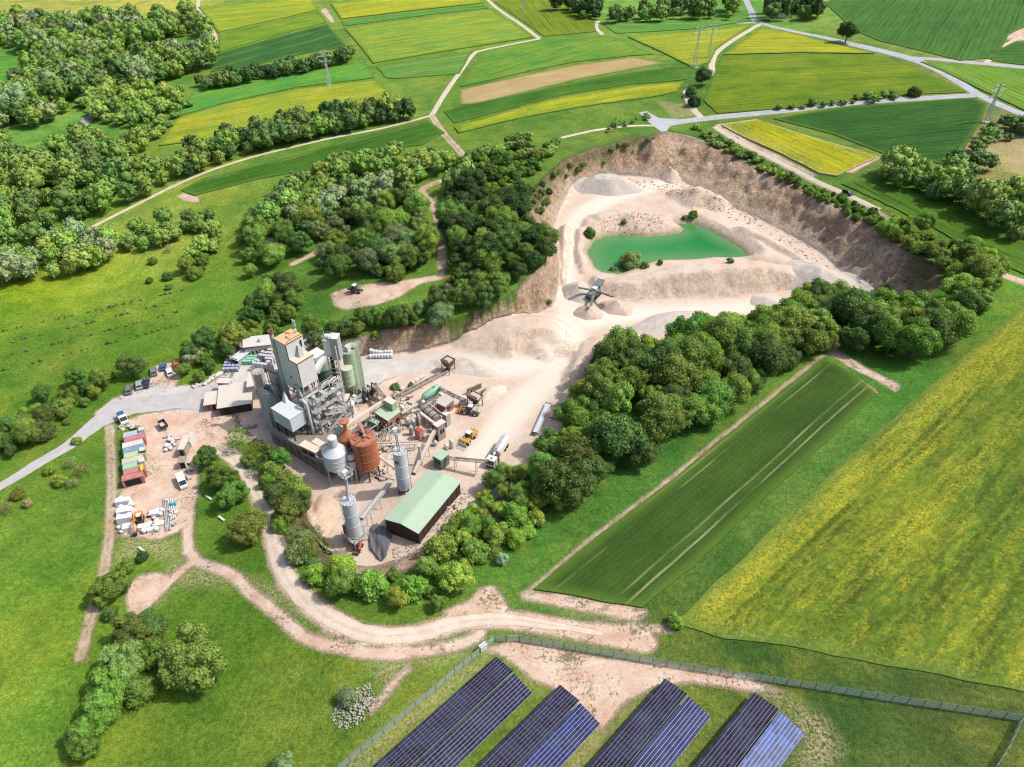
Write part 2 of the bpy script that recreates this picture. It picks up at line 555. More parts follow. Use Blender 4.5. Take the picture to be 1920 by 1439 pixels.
# ---- bare earth: polygons and tracks (positive inside)
DIRT_POLY = [
 [(176,776),(212,747),(236,738),(258,728),(278,716),(284,694),(296,684),(322,680),(342,682),(340,706),(330,724),(372,720),(400,726),(340,744),(250,756),(190,790)],
 [(222,795),(262,778),(330,766),(400,776),(380,840),(372,870),(372,930),(352,985),(330,1000),(300,1012),(228,1006),(222,960),(226,918),(266,904),(268,800),(240,800)],
 [(370,780),(480,760),(500,800),(470,830),(440,830),(400,830)],
 [(430,640),(560,640),(600,668),(600,900),(540,870),(470,800),(400,790),(330,770),(360,740),(420,700)],
 [(620,550),(648,541),(740,528),(818,516),(832,505),(835,522),(790,532),(745,560),(705,573),(650,582),(626,574)],
 [(890,1222),(960,1200),(1010,1208),(1100,1228),(1250,1246),(1400,1276),(1480,1300),(1400,1296),(1300,1280),(1230,1290),(1170,1320),(1130,1375),(1105,1345),(1060,1300),(1000,1275),(940,1230)],
 [(1330,1255),(1400,1268),(1470,1296),(1400,1292),(1330,1284)],
 [(830,1145),(880,1125),(900,1103),(925,1098),(945,1120),(960,1160),(900,1180),(840,1170)],
 [(975,1122),(1010,1110),(1070,1125),(1140,1140),(1205,1145),(1215,1160),(1190,1165),(1060,1140)],
 [(1548,660),(1562,650),(1625,690),(1690,722),(1680,735),(1640,712),(1595,690)],
 [(238,1098),(262,1078),(300,1072),(330,1085),(290,1118),(240,1160),(236,1130)],
 [(330,368),(345,362),(372,370),(375,380),(350,378)],
 [(1780,40),(1800,52)] ,
 [(1875,70),(1895,60),(1925,52),(1925,75),(1900,78)],
 [(1340,234),(1420,223),(1410,231),(1366,240),(1420,273),(1535,331),(1524,331),(1404,275)],
 [(1555,318),(1610,292),(1655,295),(1600,325)],
 [(600,18),(612,15),(628,40),(622,44)],
]
DIRT_LINE = [
 ([(985,1116),(1100,1018),(1240,912),(1380,798),(1548,664)], .55),
 ([(985,1116),(1060,1120),(1130,1134),(1208,1148)], .9),
 ([(1640,735),(1600,708),(1575,690)], .9),  # points, half width
 ([(385,826),(430,850),(470,900),(496,960),(512,1010),(530,1070),(570,1122),(625,1165),(700,1192),(780,1190),(860,1168),(950,1162),(1060,1178),(1130,1190),(1210,1205)], 2.3),
 ([(206,800),(210,900),(206,1000),(192,1085),(170,1160),(152,1232)], 1.15),
 ([(355,960),(352,1010),(365,1050),(430,1075),(480,1120),(520,1150),(570,1195),(640,1215),(720,1228),(850,1212),(900,1192)], 1.35),
 ([(365,1050),(320,1090),(280,1130),(240,1175)], 1.2),
 ([(830,500),(826,450),(818,395),(792,362),(800,350),(825,340)], 1.7),
 ([(550,495),(585,478),(600,470)], 1.5),
 ([(810,218),(832,250),(855,275),(878,303)], 1.6),
 ([(1345,243),(1420,287),(1500,327),(1580,365),(1640,394),(1690,425)], .9),
 ([(1880,515),(1925,532)], 1.8),
 ([(1255,1180),(1100,1175)], 0.9),
 ([(700,1330),(740,1280),(765,1255)], .8),
]
xm = XX.ravel(); ym = YY.ravel()
sd_dirt = np.full(xm.shape, -12.0)
near = (xm > -520) & (xm < 620) & (ym > 20) & (ym < 760)
xn, yn = xm[near], ym[near]
acc = np.full(xn.shape, -12.0)
for poly in DIRT_POLY:
    if len(poly) < 3: continue
    acc = np.maximum(acc, sdf(xn, yn, W(poly), 12.0))
def stroke(acc, pts, hw):
    q = smooth_line(W(pts)[:, :2], 3.0)
    m = (xn > q[:, 0].min() - 14) & (xn < q[:, 0].max() + 14) & (yn > q[:, 1].min() - 14) & (yn < q[:, 1].max() + 14)
    acc[m] = np.maximum(acc[m], hw - np.minimum(dist_line(xn[m], yn[m], q), 12.0))
    return acc
for pts, hw in DIRT_LINE:
    acc = stroke(acc, pts, hw)
sd_dirt[near] = acc
GREY_POLY = [[(176,776),(212,747),(240,738),(290,720),(330,722),(372,720),(400,726),(340,744),(250,756),(190,790)],[(668,674),(740,672),(800,666),(870,657),(925,658),(945,676),(935,690),(880,684),(800,692),(740,702),(700,720),(680,735),(664,720)],
             [(150,790),(215,748),(290,742),(330,736),(400,722),(415,700),(470,650),(540,655),(545,700),(480,740),(400,775),(330,768),(250,780),(180,806)]]
acc = np.full(xn.shape, -12.0)
for poly in GREY_POLY: acc = np.maximum(acc, sdf(xn, yn, W(poly), 12.0))
sd_grey = np.full(xm.shape, -12.0); sd_grey[near] = acc
THIN_POLY = [[(1230,188),(1300,196),(1312,218),(1262,222)],[(1838,258),(1880,246),(1935,258),(1935,335),(1880,316),(1840,292)],[(1400,1275),(1470,1300),(1545,1345),(1580,1400),(1560,1450),(1480,1450),(1500,1390),(1470,1330),(1400,1300)],
 [(330,1040),(420,1075),(440,1100),(330,1100),(250,1185),(225,1180),(270,1120)], [(450,1080),(600,1120),(560,1150),(470,1110)], [(930,1110),(960,1160),(1200,1195),(1210,1215),(1080,1205),(980,1185)],
 [(1010,1262),(930,1345),(880,1400),(820,1446),(790,1446),(900,1340),(985,1270)], [(1210,1290),(1130,1380),(1080,1446),(1060,1446),(1110,1370),(1190,1285)], [(930,1210),(850,1262),(760,1335),(660,1420),(640,1446),(690,1446),(790,1350),(900,1262)],
 [(690,1230),(830,1225),(890,1215),(860,1245),(760,1250),(740,1300),(715,1290)], [(990,1115),(1200,1165),(1190,1175),(985,1125)], [(225,1000),(330,1010),(345,1060),(270,1040),(215,1060)]]
acc = np.full(xn.shape, -12.0)
for poly in THIN_POLY: acc = np.maximum(acc, sdf(xn, yn, W(poly), 12.0))
sd_thin = np.full(xm.shape, -12.0); sd_thin[near] = acc
acc = np.full(xn.shape, -12.0)
for pts, hw in (([(206,800),(210,900),(206,1000),(192,1085),(170,1160),(152,1232)], .38), ([(1345,243),(1420,287),(1500,327),(1580,365),(1640,394),(1690,425)], .45), ([(810,218),(832,250),(855,275),(878,303)], .5)):
    acc = stroke(acc, pts, hw)
sd_mid = np.full(xm.shape, -12.0); sd_mid[near] = acc
sd_pond = np.full(xm.shape, -12.0); sd_pond[near] = sdf(xn, yn, pond_w, 12.0)
SCRUB_POLY = [[(985,345),(1015,332),(1060,296),(1110,276),(1170,261),(1236,248),(1238,262),(1175,282),(1112,304),(1064,328),(1032,360),(1014,410),(990,390)],[(985,325),(1060,280),(1110,265),(1200,258),(1235,256),(1200,270),(1110,296),(1062,318),(1030,345),(1015,400),(985,372)],
              [(1690,470),(1770,490),(1780,540),(1740,570),(1700,545),(1690,520)],
              [(560,880),(600,960),(640,1060),(700,1075),(690,1110),(600,1080),(540,960)],
              [(860,1010),(800,1040),(760,1075),(860,1040),(990,910),(1085,800),(1075,770),(1010,880)],
              [(800,600),(870,595),(880,625),(830,640),(790,630)]]
acc = np.full(xn.shape, -12.0)
for poly in SCRUB_POLY: acc = np.maximum(acc, sdf(xn, yn, W(poly), 12.0))
sd_scrub = np.full(xm.shape, -12.0); sd_scrub[near] = acc
HAUL = [([(1245,345),(1180,362),(1110,390),(1070,430),(1062,480),(1064,540),(1068,600),(1062,660),(1020,720),(960,780),(900,860)],4.0),
        ([(1068,610),(1180,590),(1300,585),(1450,570)],3.5), ([(1062,660),(960,690),(860,680)],4.0)]
acc = np.full(xn.shape, -12.0)
for pts, hw in HAUL: acc = stroke(acc, pts, hw)
sd_haul = np.full(xm.shape, -12.0); sd_haul[near] = acc

# ---- meadow colour: how the turf itself changes over the place
GCOL = [(80,540,118,152,26),(200,520,122,156,40),(100,640,80,124,34),(250,640,76,120,30),(400,560,74,124,32),(300,470,120,150,56),(250,400,104,142,52),
 (100,760,74,120,30),(60,1000,92,134,40),(130,950,78,118,36),(100,1200,98,140,34),(60,1350,86,134,38),(300,1400,84,118,32),(480,1250,98,132,36),(560,1350,82,114,34),
 (430,1050,66,114,30),(750,1350,92,130,42),(600,1130,62,112,30),(580,560,76,122,42),(1000,1050,76,126,42),(1150,950,72,122,42),(1300,830,64,114,40),
 (1700,700,56,112,34),(1850,560,80,134,38),(1800,1320,78,98,42),(1500,1260,56,90,32),(1300,1180,50,88,30),(1150,1360,110,130,60),(100,210,86,142,52),(600,290,72,120,36),
 (760,170,92,136,46),(1000,240,78,122,38),(1100,310,78,116,42),(1480,300,72,118,36),(1880,280,126,134,76),(1300,20,92,146,56),(150,10,140,156,66),(30,95,108,150,56),(1700,400,76,118,40)]
cw = W([(q[0], q[1]) for q in GCOL])
ca = np.array([alb(*q[2:])[:3] for q in GCOL])
num = np.zeros((len(xm), 3)); den = np.zeros(len(xm))
for (cx, cy, _), c in zip(cw, ca):
    w = 1.0 / (((xm - cx) ** 2 + (ym - cy) ** 2) + 150.0) ** 1.5
    num += w[:, None] * c; den += w
gcol = np.c_[num / den[:, None], np.ones(len(xm))]

# ---- the sheet itself
nx, ny = len(GX), len(GY)
me = bpy.data.meshes.new("ground")
co = np.c_[xm, ym, ZZ.ravel()]
a = (np.arange(ny - 1)[:, None] * nx + np.arange(nx - 1)[None]).ravel()
quads = np.c_[a, a + 1, a + nx + 1, a + nx]
me.vertices.add(len(co)); me.vertices.foreach_set("co", co.ravel())
me.loops.add(quads.size); me.loops.foreach_set("vertex_index", quads.ravel().astype(np.int32))
me.polygons.add(len(quads)); me.polygons.foreach_set("loop_start", np.arange(0, quads.size, 4, dtype=np.int32))
me.polygons.foreach_set("use_smooth", np.ones(len(quads), bool))
me.update(calc_edges=True)
for nm, arr in (("sd_rim", SDR.ravel()), ("wall", WALL.ravel()), ("sd_dirt", sd_dirt), ("sd_grey", sd_grey), ("sd_scrub", sd_scrub), ("sd_thin", sd_thin), ("sd_mid", sd_mid), ("sd_pond", sd_pond), ("sd_haul", sd_haul)):
    at_ = me.attributes.new(nm, 'FLOAT', 'POINT'); at_.data.foreach_set("value", arr.astype(np.float32))
at_ = me.attributes.new("turf", 'FLOAT_COLOR', 'POINT'); at_.data.foreach_set("color", gcol.astype(np.float32).ravel())

def grass_nodes(t, base, p):
    big = t.noise(p, .02, 4, .6, .4); mid = t.noise(p, .13, 4, .65); fine = t.noise(p, 1.1, 4, .7); tuft = t.noise(t.scalev(p, 1, 1, .3), 3.2, 3, .7)
    c = t.mix(t.mapr(big, .36, .64), t.mix(1.0, base, (.72, .84, .8, 1), 'MULTIPLY'), t.mix(1.0, base, (1.5, 1.2, 1.25, 1), 'MULTIPLY'))
    c = t.mix(t.m('MULTIPLY', t.mapr(t.noise(p, .045, 5, .68, .5), .5, .72), .6), c, alb(146, 152, 56))
    c = t.mix(t.mapr(mid, .3, .72), t.mix(1.0, c, (.66, .78, .76, 1), 'MULTIPLY'), t.mix(1.0, c, (1.36, 1.2, 1.3, 1), 'MULTIPLY'))
    c = t.mix(1.0, c, t.mapr(fine, .22, .78, .5, 1.5), 'MULTIPLY')
    c = t.mix(1.0, c, t.mapr(tuft, .25, .75, .54, 1.46), 'MULTIPLY')
    straw = t.m('MULTIPLY', t.mapr(t.noise(p, .35, 5, .75), .60, .75), t.mapr(t.noise(p, 2.6, 3, .7), .48, .65))
    c = t.mix(t.m('MULTIPLY', straw, .45), c, alb(176, 176, 110))
    return c, fine, tuft

gcol_gain = (1.44, 1.27, 1.5, 1)
t = NT("ground_cover")
p = t.pos()
grass, fine, tuft = grass_nodes(t, t.mix(1.0, t.attr("turf", "Color"), gcol_gain, 'MULTIPLY'), p)
edge = t.m('ADD', t.m('MULTIPLY_ADD', t.noise(p, .3, 4, .65), 2.6, -1.3), t.m('MULTIPLY_ADD', t.noise(p, 2.4, 4, .8), 4.6, -2.3))
# bare soil of tracks and yards
soil_n = t.noise(p, .22, 5, .65); soil_f = t.noise(p, 2.2, 4, .7)
soil = t.mix(t.mapr(soil_n, .34, .66), alb(208, 172, 148), alb(230, 208, 188))
soil = t.mix(1.0, soil, t.mapr(soil_f, .25, .75, .8, 1.14), 'MULTIPLY')
worn = t.mapr(t.m('ADD', t.noise(p, 1.4, 5, .75), t.m('MULTIPLY', t.noise(p, .12, 3, .6), .6)), .90, 1.0)
# dust of the quarry floor with wheel-worn streaks
floor_n = t.noise(p, .06, 5, .6, .8)
sand = t.mix(t.mapr(floor_n, .3, .7), alb(216, 192, 172), alb(230, 212, 196))
pink = t.mapr(t.noise(p, .035, 3, .6), .52, .68)
sand = t.mix(t.m('MULTIPLY', pink, .55), sand, alb(222, 196, 172))
sand = t.mix(1.0, sand, t.mapr(t.noise(p, .5, 5, .7, 1.2), .3, .72, .84, 1.06), 'MULTIPLY')
sand = t.mix(1.0, sand, t.mapr(t.noise(p, 3.0, 3, .7), .25, .75, .9, 1.08), 'MULTIPLY')
haul = t.mapr(t.m('ADD', t.attr("sd_haul"), t.m('MULTIPLY', edge, .6)), -2.6, 1.6)
sand = t.mix(t.m('MULTIPLY', haul, .75), sand, alb(242, 230, 215))
grey = t.mapr(t.m('ADD', t.attr("sd_grey"), t.m('MULTIPLY', edge, .5)), -1.6, 1.6)
gcolr = t.mix(t.mapr(t.noise(p, .25, 5, .7, .6), .35, .65), alb(196, 194, 194), alb(216, 211, 204))
# rock of the pit walls
wallv = t.attr("wall")
pz = t.scalev(p, .8, .8, .12)
r1 = t.noise(pz, .16, 6, .68, .6); r2 = t.noise(p, .55, 5, .72); strat = t.noise(t.scalev(p, .03, .03, .55), 1.0, 5, .72, .4)
rock = t.mix(t.mapr(r1, .34, .66), alb(178, 140, 110), alb(248, 220, 190))
rock = t.mix(t.m('MULTIPLY', t.mapr(strat, .46, .56), .6), rock, alb(240, 214, 186))
rock = t.mix(t.m('MULTIPLY', t.mapr(r2, .55, .7), .5), rock, alb(240, 222, 200))
rock = t.mix(1.0, rock, t.mapr(r2, .28, .72, .66, 1.25), 'MULTIPLY')
rock = t.mix(1.0, rock, t.mapr(t.noise(t.scalev(p, 1, 1, .45), 1.0, 6, .8, .4), .34, .66, .62, 1.3), 'MULTIPLY')
rock = t.mix(t.m('MULTIPLY', t.mapr(t.noise(p, .12, 3, .6), .55, .7), .4), rock, alb(206, 150, 118))
talus = t.mapr(t.m('ADD', wallv, t.m('MULTIPLY_ADD', t.noise(pz, .22, 4, .7), .7, -.35)), .16, .34, .85, 0.0)
rock = t.mix(talus, rock, t.mix(t.mapr(r2, .35, .65), alb(206, 182, 158), alb(234, 216, 196)))
rock = t.mix(t.mapr(t.m('ADD', wallv, t.m('MULTIPLY_ADD', r2, .3, -.15)), .86, .96, 0.0, .6), rock, alb(136, 108, 80))
scr_m = t.mapr(t.m('ADD', t.attr("sd_scrub"), t.m('MULTIPLY', edge, 1.8)), -1.0, 2.0)
scrub = t.mix(t.mapr(t.noise(p, .9, 4, .7), .35, .65), alb(92, 104, 56), alb(146, 134, 96))
steep = t.m('MULTIPLY', t.mapr(wallv, .02, .12), t.mapr(wallv, .96, 1.0, 1.0, 0.0))
base = t.mix(t.m('MULTIPLY', grey, t.m('SUBTRACT', 1.0, haul)), sand, gcolr)
pit = t.mix(steep, base, rock)
sep = t.n("ShaderNodeSeparateXYZ"); t.put(sep.inputs[0], t.n("ShaderNodeNewGeometry").outputs["True Normal"])
slope = t.mapr(sep.outputs[2], .86, .97, 1.0, 0.0)
rubble = t.mix(t.mapr(r2, .38, .62), alb(204, 178, 154), alb(234, 214, 194))
rubble = t.mix(1.0, rubble, t.mapr(t.noise(t.scalev(p, 1, 1, .4), 1.1, 6, .7, .8), .34, .66, .80, 1.12), 'MULTIPLY')
pit = t.mix(t.m('MULTIPLY', slope, t.m('SUBTRACT', .8, t.m('MULTIPLY', steep, .8))), pit, rubble)
pit = t.mix(t.m('MULTIPLY', scr_m, .9), pit, scrub)
wet = t.mapr(t.m('ADD', t.attr('sd_pond'), t.m('MULTIPLY', edge, .5)), -2.6, -.3)
pit = t.mix(t.m('MULTIPLY', wet, .75), pit, t.mix(fine, alb(150,134,108), alb(128,134,96)))
in_pit = t.mapr(t.m('ADD', t.attr("sd_rim"), t.m('MULTIPLY', edge, .45)), -.4, .4)
dirt = t.mapr(t.m('ADD', t.attr("sd_dirt"), t.m('MULTIPLY', edge, .42)), -.5, .45)
soil = t.mix(t.m('MULTIPLY', grey, .9), soil, gcolr)
dirt = t.m('MULTIPLY', dirt, t.m('SUBTRACT', 1.0, t.m('MULTIPLY', worn, t.mapr(t.attr('sd_dirt'), 1.5, 6.0, .75, .0))))
thin = t.m('MULTIPLY', t.mapr(t.m('ADD', t.attr('sd_thin'), t.m('MULTIPLY', edge, .5)), -1.5, 2.0), t.mapr(t.noise(p, 1.9, 5, .8), .44, .58))
strawc = t.mix(t.noise(p, .8, 3, .6), alb(208, 190, 140), alb(214, 190, 160))
midg = t.mapr(t.m('ADD', t.attr('sd_mid'), t.m('MULTIPLY', edge, .3)), -.4, .3)
dirt = t.m('MULTIPLY', dirt, t.m('SUBTRACT', 1.0, t.m('MULTIPLY', midg, .5)))
grass = t.mix(t.m('MULTIPLY', thin, .8), grass, strawc)
col = t.mix(dirt, grass, soil)
col = t.mix(in_pit, col, pit)
hgt = t.m('ADD', t.m('MULTIPLY', fine, .5), t.m('MULTIPLY', tuft, .5))
veg = t.m('MULTIPLY', t.m('SUBTRACT', 1.0, dirt), t.m('SUBTRACT', 1.0, in_pit))
hh = t.m('ADD', t.m('MULTIPLY', hgt, t.m('MULTIPLY_ADD', veg, .8, .12)), t.m('MULTIPLY', t.m('MULTIPLY', t.noise(t.scalev(p, 1, 1, .5), .8, 6, .75), t.m('MAXIMUM', steep, t.m('MULTIPLY', slope, .18))), 4.0))
M_GROUND = t.finish(col, .92, normal=t.bump(hh, .9, .7), spec=.12)
me.materials.append(M_GROUND)
tag(link("ground", me), kind="structure")

# ---- draped sheets: crops and roads
def drape(name, poly_px, mat, lift=.3, cell=None, amp=.5, world_pts=None, skirt=False, kind="structure"):
    w = (W(poly_px) if world_pts is None else np.asarray(world_pts))[:, :2]
    size = max(np.ptp(w[:, 0]), np.ptp(w[:, 1]))
    cell = cell or max(1.5, size / 55.0)
    b = densify(w, cell, True, amp, len(name))
    x0, y0 = b.min(0); x1, y1 = b.max(0)
    gx, gy = np.meshgrid(np.arange(x0, x1, cell), np.arange(y0, y1, cell))
    gx = gx.ravel(); gy = gy.ravel()
    s = sdf(gx, gy, b, 5.0)
    k = s > cell * .45
    pts = np.r_[b, np.c_[gx[k], gy[k]]]
    n = len(b)
    vs, es, fs, *_ = delaunay_2d_cdt([Vector(q) for q in pts], [], [list(range(n))], 1, 1e-5)
    V = np.array([(v.x, v.y) for v in vs])
    z = gz(V[:, 0], V[:, 1]) + lift
    m = bpy.data.meshes.new(name)
    verts = [tuple(q) for q in np.c_[V, z]]
    faces = [tuple(f) for f in fs]
    me_sd = np.minimum(np.abs(sdf(V[:, 0], V[:, 1], b, 30.0)), 30.0)
    if skirt:
        nb = len(b); k0 = len(verts)
        bz = gz(b[:, 0], b[:, 1])
        verts += [(x, y, zz + lift) for (x, y), zz in zip(b, bz)] + [(x, y, zz - .2) for (x, y), zz in zip(b, bz)]
        ccw = sum(b[i - 1][0] * b[i][1] - b[i][0] * b[i - 1][1] for i in range(nb)) > 0
        for i in range(nb):
            j = (i + 1) % nb
            q = (k0 + i, k0 + nb + i, k0 + nb + j, k0 + j)
            faces.append(q if ccw else q[::-1])
        me_sd = np.r_[me_sd, np.zeros(2 * nb)]
    m.from_pydata(verts, [], faces)
    m.polygons.foreach_set("use_smooth", np.ones(len(faces), bool))
    a_ = m.attributes.new("edge", 'FLOAT', 'POINT'); a_.data.foreach_set("value", me_sd.astype(np.float32))
    m.materials.append(mat)
    o = link(name, m)
    return tag(o, kind=kind)

def crop(name, c1, c2, ang, flower=None, famt=0.0, rows=2.0, tram=None, bald=0.0, fine=1.0, contrast=1.0, tramcol=(208, 200, 150), blot=.05, tramdark=False, holes=0.0, faint=False):
    """a crop field: base tone, sowing rows, blossom in streaks, tramlines, bare edges"""
    t = NT(name)
    p = t.pos()
    r = t.rot(p, ang)
    n1 = t.noise(p, blot, 4, .6); n2 = t.noise(t.scalev(r, .12, 1.0, 1.0), .35, 5, .7)
    c = t.mix(t.mapr(n1, .32, .68), c1, c2)
    c = t.mix(1.0, c, t.mapr(n2, .3, .7, 1 - .22 * contrast, 1 + .2 * contrast), 'MULTIPLY')
    sp = t.n("ShaderNodeSeparateXYZ"); t.put(sp.inputs[0], r)
    wob = t.m('MULTIPLY_ADD', t.noise(p, .04, 2, .5), 1.2, sp.outputs[1])
    if rows:
        sn = t.m('SINE', t.m('MULTIPLY', wob, 2 * math.pi / rows))
        c = t.mix(1.0, c, t.m('MULTIPLY_ADD', sn, .07 * contrast, 1.0), 'MULTIPLY')
    fn = t.noise(p, 1.3 * fine, 5, .78); fn2 = t.noise(p, 2.4 * fine, 4, .8)
    c = t.mix(1.0, c, t.mapr(fn, .25, .75, 1 - .36 * contrast, 1 + .34 * contrast), 'MULTIPLY')
    if flower is not None:
        f1 = t.noise(t.scalev(r, .16, 1.0, 1.0), .10, 5, .7)
        f2 = t.noise(t.scalev(r, .45, 1.0, 1.0), .75, 5, .78)
        ff = t.mapr(t.m('ADD', t.m('MULTIPLY', f1, .6), t.m('MULTIPLY', f2, .4)), .62 - famt * .3, .78 - famt * .3)
        ff = t.m('MULTIPLY', ff, t.mapr(fn2, .40, .56))
        c = t.mix(t.m('MULTIPLY', ff, .95), c, flower)
        gaps = t.mapr(t.noise(p, .9, 4, .8), .62, .70)
        c = t.mix(t.m('MULTIPLY', gaps, .6), c, t.mix(1.0, c1, (.45, .5, .5, 1), 'MULTIPLY'))
    ed = t.attr("edge")
    if tram:
        w = t.m('PINGPONG', wob, tram / 2.0)
        l1 = t.mapr(t.m('ABSOLUTE', t.m('SUBTRACT', w, 1.1)), .12, .34, 1.0, 0.0) if not faint else t.mapr(t.m('ABSOLUTE', t.m('SUBTRACT', w, 1.1)), .3, .8, .45, 0.0)
        brk = t.mapr(t.noise(t.scalev(r, .05, .5, 1), .6, 3, .6), .40, .6)
        c = t.mix(t.m('MULTIPLY', t.m('MULTIPLY', l1, brk), .85 if tramdark else .5), c, alb(24, 44, 16) if tramdark else alb(*tramcol))
    if holes:
        w = t.m('PINGPONG', wob, holes / 2.0)
        l1 = t.mapr(t.m('ABSOLUTE', t.m('SUBTRACT', w, 1.0)), .3, .9, 1.0, 0.0)
        hn = t.mapr(t.m('ADD', t.noise(p, 1.1, 4, .8), t.m('MULTIPLY', t.noise(t.scalev(r, .3, 1, 1), .10, 3, .6), .9)), .96, 1.03)
        c = t.mix(t.m('MULTIPLY', t.m('MULTIPLY', l1, hn), .6), c, alb(60, 74, 28))
        pale = t.mapr(t.m('ADD', t.noise(p, 1.6, 4, .8), t.m('MULTIPLY', t.mapr(ed, 0, 14, .25, 0.0), 1.0)), .78, .84)
        c = t.mix(t.m('MULTIPLY', pale, t.mapr(ed, 1, 14, .7, 0.0)), c, alb(196, 180, 140))
    if bald:
        bn = t.mapr(t.m('ADD', ed, t.m('MULTIPLY_ADD', t.noise(p, .3, 5, .75), 6.0, -3.0)), bald - .8, bald + .8, 1.0, 0.0)
        c = t.mix(bn, c, t.mix(fn, alb(188, 166, 130), alb(220, 196, 166)))
    if not bald:
        em = t.mapr(t.m('ADD', ed, t.m('MULTIPLY_ADD', fn, 4.0, -2.0)), .2, 2.6, .75, 0.0)
        c = t.mix(em, c, t.mix(fn2, alb(72, 112, 38), alb(120, 148, 60)))
    h = t.m('ADD', t.m('MULTIPLY', fn, .6), t.m('MULTIPLY', fn2, .4))
    return t.finish(c, .9, normal=t.bump(h, .8, .6), spec=.1)

